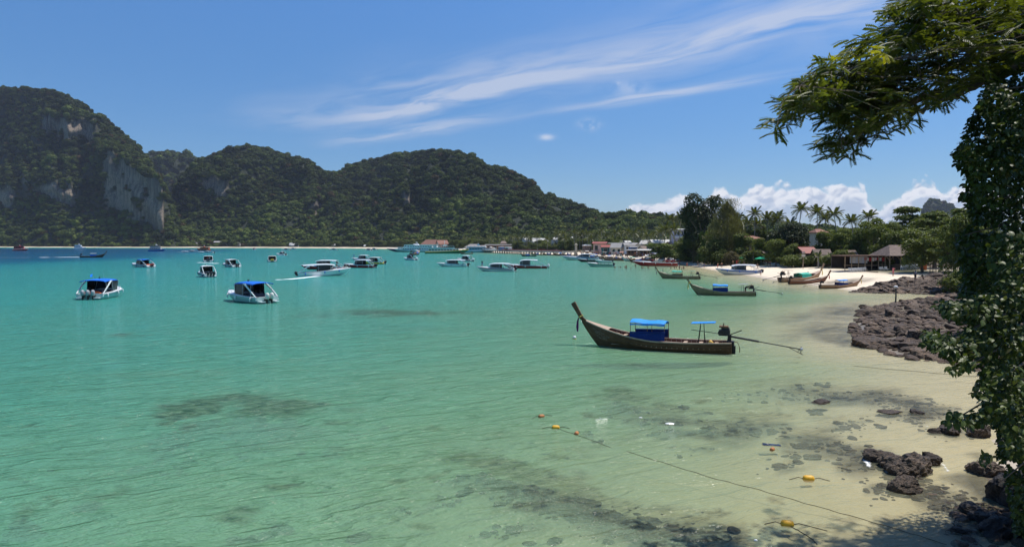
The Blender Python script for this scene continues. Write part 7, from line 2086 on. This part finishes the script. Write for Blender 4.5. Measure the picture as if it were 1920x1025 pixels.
def rock_mesh(seed, sub, mat, sharp=0.5, flat=0.62, fine=0.05):
    r = np.random.default_rng(seed)
    V, F = ico(sub)
    c = norm(r.normal(size=(11, 3))); h = 0.72 + 0.32 * r.random(11)
    d = V @ c.T
    planes = np.min(np.where(d > 0.15, h[None] / np.maximum(d, 0.15), 9), axis=1)      # cut by random planes: facets and edges
    rad = np.minimum(planes, 1.15)
    n = fbm(V[:, 0] * 1.0 + V[:, 2] * 0.7, V[:, 1] - V[:, 2] * 0.6, 0.55, 4, seed) * 0.16 + fbm(V[:, 0] - V[:, 2], V[:, 1] + V[:, 2] * 0.5, 0.16, 3, seed + 3) * fine
    rad = rad * (1 + n)
    V = V * rad[:, None]; V[:, 2] *= flat
    return np_mesh('rock', V, F, mat, smooth=False)
ROCK_SMALL = [rock_mesh(200 + i, 3, ROCK, flat=0.6 + 0.06 * (i % 3), fine=0.08) for i in range(8)]
ROCK_RED = [rock_mesh(230 + i, 2, ROCKR, flat=0.6) for i in range(3)]

def rock_at(px, py, wpx, hpx, name, label, group=None, seed=0, mat=None, sub=4, rz=None, zc=0.0, deep=0.35):
    """one boulder with its visible base at the picture point"""
    g = hit(px, py); 
    s = g.y / FPX * wpx / 2 * 1.0; h = g.y / FPX * hpx
    me = rock_mesh(seed + 300, sub, mat or ROCKB, flat=1.0, fine=0.10)
    o = link_mesh(name, me); o.location = (g.x, g.y + s * 0.5, g.z + h * 0.12 + zc); o.scale = (s, s * 0.8, h * 0.62)
    o.rotation_euler = (0, 0, rz if rz is not None else seed * 1.3)
    return tag(o, label, 'rock', group)

rock_at(1655, 868, 62, 24, 'rock', 'elongated oyster covered rock with surf around its left end, in the near shallows', seed=1, rz=-0.5)
rock_at(1688, 880, 60, 30, 'rock', 'low middle rock joining the elongated one to the big near boulder', seed=2, rz=-0.2)
rock_at(1722, 893, 82, 44, 'rock', 'big brown oyster covered boulder with peaked right side in the near shallows', seed=3, rz=0.1)
rock_at(1748, 872, 40, 26, 'rock', 'dark upper lump behind the big brown near boulder', seed=4)
rock_at(1702, 925, 50, 34, 'rock', 'small tan speckled rock just below the big near boulder', seed=5, rz=-0.6)
rock_at(1785, 814, 46, 20, 'rock', 'dark rock awash under the drooping branch tip', seed=6)
rock_at(1755, 812, 20, 9, 'rock', 'small pointed rock left of the one under the branch tip', seed=7)
rock_at(1843, 820, 46, 34, 'rock', 'rounded dark rock at the foot of the near tree', seed=8)
rock_at(1858, 893, 54, 34, 'rock', 'reddish brown rock on the wet sand beside the near tree', seed=9)
rock_at(1543, 757, 34, 8, 'rock', 'low brown rock barely breaking the surface, alone left of the others', seed=10)
rock_at(1722, 776, 30, 6, 'rock', 'thin ledge of rock awash right of the lone low one', seed=11)
rock_at(1672, 775, 40, 5, 'rock', 'thin dark rock awash between the lone low one and the ledge', seed=17)
rock_at(1912, 950, 90, 75, 'rock', 'large black boulder at the lower right under the tree', seed=12, mat=ROCKW)
rock_at(1830, 965, 50, 20, 'rock', 'black wet rock left of the large black boulder', seed=13, mat=ROCKW)
rock_at(1862, 985, 60, 26, 'rock', 'black wet rock below the large black boulder', seed=14, mat=ROCKW)
rock_at(1895, 1012, 80, 34, 'rock', 'black rock at the bottom right corner', seed=15, mat=ROCKW)
rock_at(1800, 1000, 26, 8, 'rock', 'small dark rock awash left of the corner rocks', seed=16, mat=ROCKW)
# rocks along the points, one by one
def scatter_rocks(poly, n, smin, smax, label, group, seed, meshes, gap=0.55, name='rock', dz=0.0, edge=None):
    r = random.Random(seed); lo = poly.min(0); hi = poly.max(0); done = []; k = 0; tries = 0
    X = np.array([r.uniform(lo[0], hi[0]) for _ in range(n * 40)]); Y = np.array([r.uniform(lo[1], hi[1]) for _ in range(n * 40)])
    ins = in_poly(X, Y, poly); Z, D = ground_z(X, Y)
    for x, y, i, z, d in zip(X, Y, ins, Z, D):
        if len(done) >= n: break
        if not i or z < -0.5: continue
        s = smin + (smax - smin) * r.random() ** 2.2
        if any((x - a) ** 2 + (y - b) ** 2 < (gap * (s + c)) ** 2 for a, b, c in done): continue
        done.append((x, y, s))
        o = link_mesh(name, r.choice(meshes)); o.location = (x, y, max(z, -0.25) + s * 0.10 + dz)
        o.scale = (s * r.uniform(0.9, 1.5), s * r.uniform(0.7, 1.0), s * r.uniform(0.75, 1.3)); o.rotation_euler = (r.uniform(-.5, .5), r.uniform(-.5, .5), r.uniform(-0.7, 0.7) + math.pi * (r.random() < 0.5))
        tag(o, label, 'rock', group)
    return done
scatter_rocks(SPUR1, 250, 0.26, 0.85, 'dark jagged rock of the rocky point beside the lamp post', 'rocks of the nearer point', 1, ROCK_SMALL, gap=0.42)
scatter_rocks(SPUR2, 95, 0.40, 0.95, 'dark rock of the ridge of rocks at the end of the sand', 'rocks of the farther point', 2, ROCK_SMALL, gap=0.36)
rock_at(1640, 652, 66, 22, 'rock', 'broad pale topped rock lying alone off the near side of the rocky point', seed=21, mat=ROCK, rz=-0.2)
rock_at(1680, 652, 40, 16, 'rock', 'tan rock just right of the broad pale topped one', seed=22, mat=ROCK)
rock_at(1726, 652, 40, 16, 'rock', 'smooth dark rock at the near edge of the rocky point', seed=23, mat=ROCK)
rock_at(1745, 661, 34, 14, 'rock', 'grey slab rock right of the smooth dark one', seed=24, mat=ROCK)
rock_at(1645, 620, 24, 9, 'rock', 'small black rock in the foam left of the rocky point', seed=25, mat=ROCK)
rock_at(1690, 532, 30, 12, 'rock', 'tallest rounded rock of the far ridge below the two people', seed=26, mat=ROCK)
rock_at(1790, 534, 42, 12, 'rock', 'long humped rock at the right end of the far ridge', seed=27, mat=ROCK)
rock_at(1641, 545, 34, 9, 'rock', 'low humped rock at the water end of the far ridge', seed=28, mat=ROCK)

# smaller stones and rubble, beyond counting
rock_col = bpy.data.collections.new('stone_shapes')
for i in range(4):
    rock_col.objects.link(bpy.data.objects.new('stone_%s' % 'abcd'[i], rock_mesh(260 + i, 2, ROCK, flat=0.65)))
ROCK_GROUP = scatter_group(rock_col)
red_col = bpy.data.collections.new('rubble_shapes')
for i, me in enumerate(ROCK_RED): red_col.objects.link(bpy.data.objects.new('rubble_%s' % 'abc'[i], me))
RED_GROUP = scatter_group(red_col)
def rubble(poly, n, s0, s1, group, nv, label, seed, zmin=-0.6):
    r = np.random.default_rng(seed); lo = poly.min(0); hi = poly.max(0)
    X = lo[0] + (hi[0] - lo[0]) * r.random(n * 3); Y = lo[1] + (hi[1] - lo[1]) * r.random(n * 3)
    Z, D = ground_z(X, Y); ok = in_poly(X, Y, poly) & (Z > zmin); X, Y, Z = X[ok][:n], Y[ok][:n], Z[ok][:n]
    s = s0 + (s1 - s0) * r.random(len(X)) ** 2
    scatter('rubble', np.stack([X, Y, Z + s * 0.1], -1), np.stack([s * 1.2, s, s * 0.8], -1), nv, group, r, label, 'stones')
def grow(poly, k): c = poly.mean(0); return c + (poly - c) * k
rubble(grow(SPUR1, 1.06), 4200, 0.10, 0.48, ROCK_GROUP, 4, 'small dark stones filling the gaps of the nearer rocky point', 3)
rubble(grow(SPUR2, 1.06), 1900, 0.12, 0.45, ROCK_GROUP, 4, 'small dark stones between the rocks of the farther point', 4)
RB_POLY = np.array([gpt(*p) for p in [(1745, 561), (1742, 549), (1790, 541), (1900, 540), (1920, 575), (1800, 566)]])
rubble(RB_POLY, 3000, 0.10, 0.42, RED_GROUP, 3, 'reddish brown rubble between the two rocky points', 5, zmin=0.0)
NB = np.array([gpt(*p) for p in [(1780, 955), (1850, 940), (1880, 900), (1990, 860), (2050, 1100), (1800, 1060)]])
rubble(NB, 500, 0.05, 0.22, ROCK_GROUP, 4, 'small wet stones under the near tree', 6)
TERR = np.array([gpt(*p) for p in [(1722, 512), (1760, 505), (1830, 505), (1860, 516), (1790, 517), (1735, 517)]])
rubble(TERR, 900, 0.15, 0.5, ROCK_GROUP, 4, 'broken stones below the stake fence at the top of the sand', 7)

# stones lying on the sea bed, seen through the clear shallows
def bed_stones(sel, label, seed, s0, s1, per):
    r = np.random.default_rng(seed); pts = []; sc = []
    for (px, py, rx, ry, st_, t) in PATCH:
        if not sel(px, py) or st_ < 0.45: continue
        zc = -0.5; c = np.array(gpt(px, py, zc)); ex = np.array(gpt(px + rx, py + rx * t, zc)) - c; ey = np.array(gpt(px, py - ry, zc)) - c
        n = int(per * st_ * rx / 50)
        a = r.normal(size=(n, 2)) * 0.55; q = c + a[:, :1] * ex + a[:, 1:] * ey
        Z, D = ground_z(q[:, 0], q[:, 1]); s = s0 + (s1 - s0) * r.random(n) ** 4
        ok = Z < -0.03; Z2, _ = ground_z(q[:, 0], q[:, 1], True); Zs = np.minimum(Z2 + s * 0.15, -s * 0.45)
        pts.append(np.stack([q[:, 0], q[:, 1], Zs], -1)[ok]); sc.append(np.stack([s * 1.4, s, s * 0.6], -1)[ok])
    pts = np.concatenate(pts); sc = np.concatenate(sc)
    scatter('sunken_stones', pts, sc, 4, ROCK_GROUP, r, label, 'stones')
bed_stones(lambda x, y: x > 1400 and y > 720, 'dark stones on the sea bed around the near right rocks', 11, 0.04, 0.20, 60)
bed_stones(lambda x, y: x > 820 and x <= 1400 and y > 740, 'dark stones and weed on the sea bed at the bottom centre', 12, 0.03, 0.20, 45)
bed_stones(lambda x, y: x <= 820 and y > 740, 'submerged reef stones at the left of the foreground', 13, 0.05, 0.30, 40)

# ================================================================== FLOATS, ROPES, FLOTSAM
YB = M('yellow_float', (0.70, 0.38, 0.02), 0.5, 0.4, var=0.15, dirt=0.3); OB_ = M('faded_orange_float', (0.42, 0.17, 0.06), 0.6, 0.3, var=0.3, dirt=0.5)
DROPE = M('dark_rope', (0.09, 0.075, 0.05), 0.9, 0.2)
def buoy(px, py, label, mat, ang=0.3, s=1.0, tails=(1, 1)):
    g = G(px, py); o = empty('float_buoy', (g.x, g.y, 0.02), ang, label, 'buoy', 'floats of the rope line')
    MB().tube([(-0.17, 0, 0), (-0.15, 0, 0), (-0.10, 0, 0), (0.10, 0, 0), (0.15, 0, 0), (0.17, 0, 0)], [0.03, 0.08, 0.105, 0.105, 0.08, 0.03], mat, 14).build('float', o, smooth=True)
    for sgn, t in zip((-1, 1), tails):
        if t: MB().tube([(sgn * 0.16, 0, 0), (sgn * 0.30, 0.02, 0.03), (sgn * (0.30 + 0.3 * t), -0.10 * t, -0.015)], 0.012, DROPE, 5).build('rope_end', o)
    o.scale = (s,) * 3
    return o
buoy(1516, 898, 'yellow float with short rope ends, upper one near the bottom right', YB, -0.1, 1.0)
buoy(1476, 983, 'yellow float with a long dark rope end, lowest in the picture', YB, -0.2, 0.95, (1, 2.2))
buoy(1042, 802, 'yellow float, middle of the three at the end of the rope line', YB, 0.0, 0.9)
buoy(1081, 813, 'faded orange float, right of the three at the end of the rope line', OB_, 1.2, 0.75, (0, 0.5))
buoy(1015, 781, 'faded orange float, left of the three at the end of the rope line', OB_, 0.5, 0.8)
buoy(1448, 843, 'small dull red float beside the black plastic sheet', OB_, 0.9, 0.7, (0, 0))
g = G(1077, 635); o = empty('mooring_buoy', (g.x, g.y, 0), 0, 'round white and yellow mooring buoy by the bow of the nearest longtail boat', 'buoy')
MB().ball((0, 0, 0.10), 0.14, WHITE, 14, 9).build('ball', o, smooth=True); MB().tube([(0, 0, -0.02), (0, 0, 0.06)], 0.146, YB, 14, cap=False).build('yellow_band', o); MB().tube([(0, 0, 0.22), (0, 0, 0.30)], 0.02, BLACKP, 5).build('eye', o)
def rope_line(pts, label, r=0.016, z=0.006, name='rope'):
    P_ = [G(*p) for p in pts]; out = []
    for i in range(len(P_) - 1):
        for k in range(10):
            t = k / 10; q = P_[i].lerp(P_[i + 1], t); q.z = z + 0.004 * math.sin((i * 10 + k) * 1.7); q.y += 0.03 * math.sin((i * 10 + k) * 0.9); out.append(q)
    out.append(P_[-1])
    return tag(MB().tube(out, r, DROPE, 5).build(name), label, 'rope')
rope_line([(1175, 846), (1260, 872), (1340, 897), (1420, 917), (1510, 943), (1600, 968), (1690, 994), (1775, 1020)], 'long thin dark rope floating diagonally towards the bottom right corner', 0.009)
rope_line([(1045, 803), (1081, 815), (1110, 825), (1146, 839)], 'short reddish rope running from the three floats', 0.009)
rope_line([(1478, 984), (1500, 996), (1520, 1008), (1532, 1020)], 'dark rope tail hanging from the lowest yellow float', 0.013)
rope_line([(1600, 686), (1680, 693), (1760, 700), (1830, 706)], 'thin rope lying across the shallows below the rocky point', 0.012)
# plastic and paper afloat
pl = MB(); rr2 = random.Random(4); g = G(1446, 833)
vs = []; 
for i in range(7):
    for j in range(4): vs.append((g.x - 0.32 + 0.10 * i + rr2.uniform(-.03, .03), g.y - 0.12 + 0.08 * j + rr2.uniform(-.03, .03) - 0.02 * i, 0.015 + 0.05 * rr2.random() * (1 if j in (1, 2) else 0.4) * (1 - i / 9)))
pl.add(vs, [(i * 4 + j, (i + 1) * 4 + j, (i + 1) * 4 + j + 1, i * 4 + j + 1) for i in range(6) for j in range(3)], M('black_plastic_sheet', (0.015, 0.015, 0.03), 0.2, 0.6))
tag(pl.build('plastic_sheet'), 'crumpled black plastic sheet floating in the near shallows', 'plastic sheet')
for px, py, w, lab_ in [(1256, 794, 0.20, 'white scrap floating in the middle of the near shallows'), (1201, 783, 0.08, 'tiny white scrap left of the larger floating one'), (1417, 1013, 0.05, 'tiny white speck near the bottom edge')]:
    g = G(px, py); q = MB(); q.ball((g.x, g.y, 0.01), (w, w * 0.6, 0.03), WHITE, 7, 4); tag(q.build('paper_scrap'), lab_, 'litter')
g = G(1130, 785); tw = MB(); tw.tube([(g.x - 0.30, g.y - 0.1, 0.0), (g.x - 0.05, g.y, 0.004), (g.x + 0.2, g.y + 0.06, -0.002)], 0.008, WHITE, 4); tw.tube([(g.x - 0.05, g.y, 0.003), (g.x - 0.1, g.y + 0.25, 0.006)], 0.007, WHITE, 4); tag(tw.build('pale_twig'), 'pale forked twig floating left of the white scrap', 'twig')
# ================================================================== THE TWO NEAR TREES AT THE RIGHT
LEAF_BIG = foliage_mat('big_leaves', (0.014, 0.026, 0.006), (0.085, 0.115, 0.022), transl=0.20, rough=0.45, spec=0.22, hue_noise=1.2)
PINNATE = foliage_mat('feathery_leaves', (0.022, 0.035, 0.008), (0.120, 0.140, 0.022), transl=0.40, rough=0.5, hue_noise=0.9)
PINNATE_Y = foliage_mat('yellowing_leaves', (0.16, 0.17, 0.012), (0.36, 0.34, 0.03), transl=0.4, rough=0.5, hue_noise=0.9)

def inside_px(poly, n, rng):
    poly = np.array(poly, float); lo = poly.min(0); hi = poly.max(0); out = []
    while len(out) < n:
        q = lo + (hi - lo) * rng.random((n * 2, 2)); ok = in_poly(q[:, 0], q[:, 1], poly); out.extend(q[ok].tolist())
    return np.array(out[:n])

def P_np(q, Y):
    u = (q[:, 0] - 960) / FPX; v = (512.5 - q[:, 1]) / FPX
    dy = CP + v * SP; dz = -SP + v * CP
    return np.stack([u / dy * Y, Y, CAMH + dz / dy * Y], -1)

# --- one leaf: pointed oval, folded at the rib and curling down, 8 triangles
def leaf_template(L=1.0, W=0.62):
    xs = [0, 0.22, 0.55, 0.82, 1.0]; ws = [0.0, 0.42, 0.5, 0.26, 0.0]; zs = [0, 0.01, -0.03, -0.12, -0.22]
    V = []; F = []
    for x, w, z in zip(xs, ws, zs): V += [(x * L, 0, z * L), (x * L, w * W, z * L + 0.07 * w), (x * L, -w * W, z * L + 0.07 * w)]
    for i in range(4):
        a = i * 3; b = a + 3
        F += [(a, b, b + 1), (a, b + 1, a + 1), (a, b + 2, b), (a, a + 2, b + 2)]
    return np.array(V), np.array(F)
LV, LF = leaf_template()
# drop the degenerate triangles at base and tip
def frames(axis, rng, up_bias=0.9):
    n = len(axis); up = norm(np.array([0, 0, 1.0]) * up_bias + 0.45 * rng.normal(size=(n, 3)))
    side = norm(np.cross(up, axis)); up = np.cross(axis, side)
    return side, up
def place_template(TV, TF, base, axis, side, up, size):
    n = len(base); k = len(TV)
    V = base[:, None] + (axis[:, None] * TV[None, :, 0:1] + side[:, None] * TV[None, :, 1:2] + up[:, None] * TV[None, :, 2:3]) * size[:, None, None]
    F = (TF[None] + (np.arange(n) * k)[:, None, None]).reshape(-1, 3)
    return V.reshape(-1, 3), F

def leaves_as_objects(parent, TV, TF, base, axis, side, up, size, idx, mat, name='leaf'):
    me = np_mesh(name, TV, TF, mat)
    for i in idx:
        M_ = Matrix((tuple(axis[i]), tuple(side[i]), tuple(up[i]))).transposed().to_4x4()
        o = link_mesh(name, me, parent); o.matrix_local = Matrix.Translation(Vector(base[i])) @ M_ @ Matrix.Scale(float(size[i]), 4)

def near_tree():
    rng = np.random.default_rng(77)
    root = empty('near_tree', (0, 0, 0), 0, 'dark broadleaf tree with drooping branches filling the right edge of the view', 'tree')
    # outline of its crown as seen, at its own distance; depth is real, 5 to 6 m through
    core = [(1925, 118), (1880, 138), (1850, 150), (1838, 190), (1812, 232), (1806, 262), (1784, 288), (1792, 308), (1814, 330), (1800, 362), (1812, 392), (1826, 418), (1806, 430), (1790, 452), (1796, 490), (1806, 512), (1800, 548),
            (1806, 590), (1812, 640), (1838, 668), (1835, 712), (1858, 740), (1852, 792), (1872, 806), (1868, 856), (1885, 868), (1890, 930), (1905, 1000), (2060, 1040), (2060, 100)]
    q = inside_px(core, 42000, rng)
    edge = poly_dist(q[:, 0], q[:, 1], np.array(core, float))
    Y = 15.5 + rng.random(len(q)) * 4.2 * np.clip(edge / 45, 0.25, 1) - 1.9 * np.clip(edge / 70, 0.1, 1) * (rng.random(len(q)))
    # clumpiness
    cl = fbm(q[:, 0] * 1.0, q[:, 1], 26, 3, 31)
    keep = (cl > -0.55) | (edge > 55); keep &= (edge > 5) | (rng.random(len(q)) < 0.55)
    q, Y, edge = q[keep], Y[keep], edge[keep]
    base = P_np(q, Y)
    # separate hanging sprays  (px, py, rx, ry, Y, count)
    for (cx_, cy_, rx, ry, Yc, n) in [(1810, 580, 44, 20, 13.0, 190), (1845, 575, 34, 28, 13.2, 170), (1775, 575, 20, 14, 12.8, 50), (1762, 640, 32, 17, 12.2, 150), (1800, 652, 38, 24, 12.6, 190), (1745, 628, 16, 9, 12.0, 40), (1830, 640, 30, 30, 13.2, 150),
                                      (1795, 690, 15, 8, 12.2, 26), (1818, 682, 16, 10, 12.4, 30), (1845, 730, 20, 16, 12.8, 60), (1860, 700, 22, 20, 13.2, 90), (1800, 788, 28, 10, 12.6, 60), (1835, 782, 22, 14, 13.0, 60), (1862, 760, 24, 24, 13.4, 110), (1790, 776, 14, 8, 12.5, 22),
                                      (1880, 640, 40, 50, 13.6, 300), (1890, 720, 30, 50, 13.6, 240), (1905, 800, 28, 60, 13.8, 240), (1895, 560, 40, 40, 13.6, 220), (1850, 860, 14, 12, 13.6, 26), (1892, 480, 40, 50, 13.8, 240), (1895, 250, 40, 80, 14.2, 420), (1855, 330, 40, 60, 14.4, 330), (1820, 290, 26, 26, 14.6, 130), (1868, 190, 34, 34, 14.4, 200)]:
        n = int(n * 1.8); a = rng.random(n) * 6.28; r_ = np.sqrt(rng.random(n))
        qq = np.stack([cx_ + rx * r_ * np.cos(a), cy_ + ry * r_ * np.sin(a)], -1)
        YY = Yc + 0.5 * rng.normal(size=n)
        base = np.concatenate([base, P_np(qq, YY)])
    n = len(base)
    out = np.stack([-0.55 + 0.5 * rng.normal(size=n), -0.45 + 0.5 * rng.normal(size=n), -0.35 + 0.45 * rng.normal(size=n)], -1)
    axis = norm(out); side, up = frames(axis, rng, 1.1)
    size = 0.12 * (0.65 + 0.7 * rng.random(n))
    order = np.argsort(np.linalg.norm(base - np.array([0, 0, CAMH]), axis=1) / size)
    near = order[:300]; rest = order[300:]
    leaves_as_objects(root, LV, LF, base, axis, side, up, size, near, LEAF_BIG)
    V, F = place_template(LV, LF, base[rest], axis[rest], side[rest], up[rest], size[rest])
    o = link_mesh('foliage', np_mesh('foliage', V, F, LEAF_BIG), root); o['kind'] = 'stuff'
    # trunk and limbs
    tb = MB()
    gz = gz_at(14.6, 16.5)
    t0 = Vector((14.6, 16.6, gz - 0.4)); t1 = Vector((14.2, 16.4, 5.0)); t2 = Vector((14.0, 16.6, 9.5)); t3 = Vector((13.8, 16.8, 12.0))
    tb.tube([t0, t0.lerp(t1, 0.5), t1, t2, t3], [0.34, 0.26, 0.22, 0.14, 0.05], BARK, 10)
    tb.build('trunk', root, smooth=True)
    for (px, py, Yc) in [(1800, 585, 13.2), (1762, 640, 12.4), (1805, 690, 12.4), (1835, 735, 12.8), (1790, 786, 12.7), (1870, 830, 13.8), (1820, 290, 14.6), (1850, 170, 14.8), (1810, 440, 15.0), (1850, 380, 14.6), (1880, 900, 14.2), (1860, 640, 13.2)]:
        e = P(px, py, Yc); s = t0.lerp(t3, min(0.95, max(0.1, (e.z + 0.8) / 13))); m_ = s.lerp(e, 0.55) + Vector((0, 0, 0.35))
        MB().tube([s, s.lerp(m_, 0.5) + Vector((0, 0, 0.12)), m_, e], [0.085, 0.055, 0.032, 0.010], BARK, 6, cap=False).build('limb', root)
    return root
near_tree()

# --- feathery tree: one compound leaf = a rib with paired side ribs of narrow leaflets
def pinnate_template(pairs=9, seed=0):
    r = np.random.default_rng(seed); V = []; F = []
    def quad(a, b, w):
        a = np.array(a, float); b = np.array(b, float); d = b - a; s = np.cross(d, [0, 0, 1.0]); s /= np.linalg.norm(s) + 1e-9
        k = len(V); m = a + d * 0.5
        V.extend([a, m + s * w + [0, 0, 0.012], b, m - s * w + [0, 0, 0.012]]); F.extend([(k, k + 1, k + 2), (k, k + 2, k + 3)])
    sp = lambda t: np.array([t, 0, 0.14 * t - 0.50 * t * t])
    quad(sp(0), sp(0.5), 0.006); quad(sp(0.5), sp(1.0), 0.004)
    for i in range(pairs):
        t = 0.12 + 0.86 * i / (pairs - 1); L = 0.30 * math.sin(math.pi * min(1.0, 0.22 + 0.72 * (1 - t) + 0.1)) ** 0.6 + 0.04
        b0 = sp(t)
        for sgn in (-1, 1):
            tip = b0 + np.array([0.52 * L, sgn * L * 0.85, -0.35 * L - 0.05 * r.random()])
            quad(b0, tip, 0.062 + 0.012 * r.random())
            # gaps: a few single leaflets standing off the rib
            for q_ in (0.45, 0.8):
                c0 = b0 + (tip - b0) * q_; quad(c0, c0 + np.array([0.085, sgn * 0.03, -0.03]), 0.015)
    return np.array(V), np.array(F)
PV, PF = pinnate_template()

def feather_tree():
    rng = np.random.default_rng(91)
    root = empty('feather_leaved_tree', (0, 0, 0), 0, 'feathery leaved tree branch reaching left across the upper right sky', 'tree')
    tops = [(1440, 212), (1446, 188), (1478, 180), (1488, 160), (1492, 148), (1530, 132), (1560, 108), (1590, 98), (1606, 74), (1640, 60), (1664, 48), (1662, 14), (1690, -8), (1720, -30), (2010, -30), (2010, 120), (1930, 118), (1880, 140), (1838, 150), (1822, 170), (1800, 182),
            (1768, 206), (1728, 202), (1712, 222), (1722, 244), (1690, 232), (1660, 244), (1640, 262), (1612, 268), (1598, 292), (1560, 302), (1542, 280), (1532, 262), (1545, 236), (1530, 218), (1508, 232), (1486, 226), (1460, 250), (1448, 246)]
    # main limbs drawn from the trunk outwards
    limbs = [([(2140, 60, 17.5), (2020, 95, 17.2), (1925, 112, 17.0), (1860, 142, 16.8), (1790, 176, 16.6), (1710, 190, 16.4), (1640, 203, 16.2), (1560, 205, 16.0), (1500, 196, 15.9), (1456, 206, 15.8)], 0.17),
             ([(2020, 95, 17.2), (1920, 130, 17.6), (1840, 160, 17.7), (1790, 186, 17.6)], 0.13),
             ([(1790, 176, 16.6), (1730, 205, 16.3), (1680, 215, 16.1), (1640, 236, 15.9), (1600, 262, 15.7), (1572, 286, 15.6)], 0.06),
             ([(2080, 76, 17.4), (1960, 70, 16.6), (1880, 66, 16.0), (1828, 46, 15.6), (1800, 28, 15.3), (1770, -10, 15.0)], 0.09),
             ([(1880, 66, 16.0), (1830, 90, 15.6), (1760, 108, 15.3), (1690, 112, 15.0), (1620, 122, 14.8), (1560, 136, 14.7), (1500, 160, 14.6)], 0.055),
             ([(1860, 142, 16.8), (1800, 150, 17.4), (1740, 146, 17.8), (1680, 150, 18.0), (1600, 168, 18.1), (1530, 176, 18.2)], 0.05),
             ([(1960, 70, 16.6), (1900, 30, 17.4), (1840, 0, 17.8), (1800, -30, 18)], 0.06), ([(1960, 70, 16.6), (1920, 20, 15.8), (1890, -20, 15.4)], 0.05)]
    nodes = []
    for pts, r0 in limbs:
        W = [P(*p) for p in pts]; dense = []
        for i in range(len(W) - 1):
            for k in range(5): dense.append(W[i].lerp(W[i + 1], k / 5) + Vector(rng.normal(size=3)) * 0.03)
        dense.append(W[-1]); m_ = len(dense)
        rad = [max(0.008, r0 * (1 - 0.93 * i / (m_ - 1))) for i in range(m_)]
        MB().tube(dense, rad, BARK_PALE if r0 < 0.07 else BARK, 7).build('limb', root, smooth=True)
        nodes += dense
    gz = gz_at(17.5, 17.8)
    MB().tube([(17.8, 18.2, gz - 0.4), (17.2, 18.0, 4.5), P(2190, 160, 17.8), P(2140, 60, 17.5)], [0.5, 0.4, 0.30, 0.18], BARK, 10).build('trunk', root, smooth=True)
    NN = np.array([v[:] for v in nodes])
    # spray centres, spaced out, each fed by a twig
    q = inside_px(tops, 1500, rng); cents = []
    for c in q:
        if all((c[0] - d[0]) ** 2 + (c[1] - d[1]) ** 2 > 12 ** 2 for d in cents): cents.append(c)
    cents = np.array(cents)
    gap = fbm(cents[:, 0], cents[:, 1], 55, 2, 63); ed = poly_dist(cents[:, 0], cents[:, 1], np.array(tops, float))
    cents = cents[(gap > -0.55) & (ed > 3)]
    # two layers in depth
    C1 = P_np(cents, 16.3 + 1.1 * rng.normal(size=len(cents)))
    c2 = inside_px(tops, 260, rng); ed2 = poly_dist(c2[:, 0], c2[:, 1], np.array(tops, float)); c2 = c2[ed2 > 16]
    C2 = P_np(c2, 16.3 + 1.5 * rng.normal(size=len(c2)))
    C = np.concatenate([C1, C2]); CQ = np.concatenate([cents, c2])
    tw = MB()
    for c in C:
        d = np.linalg.norm(NN - c, axis=1) + 0.6 * np.maximum(0, c[0] - NN[:, 0]) * -1 + (NN[:, 0] < c[0] + 0.1) * 0.6
        s = Vector(NN[int(np.argmin(d))]); e = Vector(c); mid = s.lerp(e, 0.5) + Vector((0, 0, 0.06))
        mid = mid + Vector(rng.normal(size=3)) * 0.07; tw.tube([s, s.lerp(mid, 0.5) + Vector(rng.normal(size=3)) * 0.04, mid, e], [0.014, 0.010, 0.007, 0.004], BARK, 4, cap=False)
    tw.build('twigs', root)['kind'] = 'stuff'
    base = []; axis = []; yel = []
    for c, cq in zip(C, CQ):
        k = int(rng.integers(9, 14))
        a0 = rng.random() * 6.28
        yl = ((cq[0] - 1650) ** 2 / 40 ** 2 + (cq[1] - 92) ** 2 / 14 ** 2 < 1) or ((cq[0] - 1578) ** 2 / 26 ** 2 + (cq[1] - 112) ** 2 / 12 ** 2 < 1)
        for i in range(k):
            a = a0 + i * 2.4; dv = np.array([math.cos(a) - 0.35, math.sin(a), 0.18 + 0.35 * rng.normal()])
            base.append(c + 0.06 * rng.normal(size=3)); axis.append(dv / np.linalg.norm(dv)); yel.append(yl and rng.random() < 0.85)
    base = np.array(base); axis = np.array(axis); yel = np.array(yel); n = len(base)
    side, up = frames(axis, rng, 1.3); size = 0.29 * (0.7 + 0.55 * rng.random(n))
    order = np.argsort(np.linalg.norm(base - np.array([0, 0, CAMH]), axis=1) / size); green = [i for i in order if not yel[i]]
    leaves_as_objects(root, PV, PF, base, axis, side, up, size, green[:300], PINNATE)
    for sel, mt, nm in ((np.array(green[300:]), PINNATE, 'foliage'), (np.where(yel)[0], PINNATE_Y, 'yellow_foliage')):
        V, F = place_template(PV, PF, base[sel], axis[sel], side[sel], up[sel], size[sel])
        o = link_mesh(nm, np_mesh(nm, V, F, mt), root); o['kind'] = 'stuff'
    return root
feather_tree()
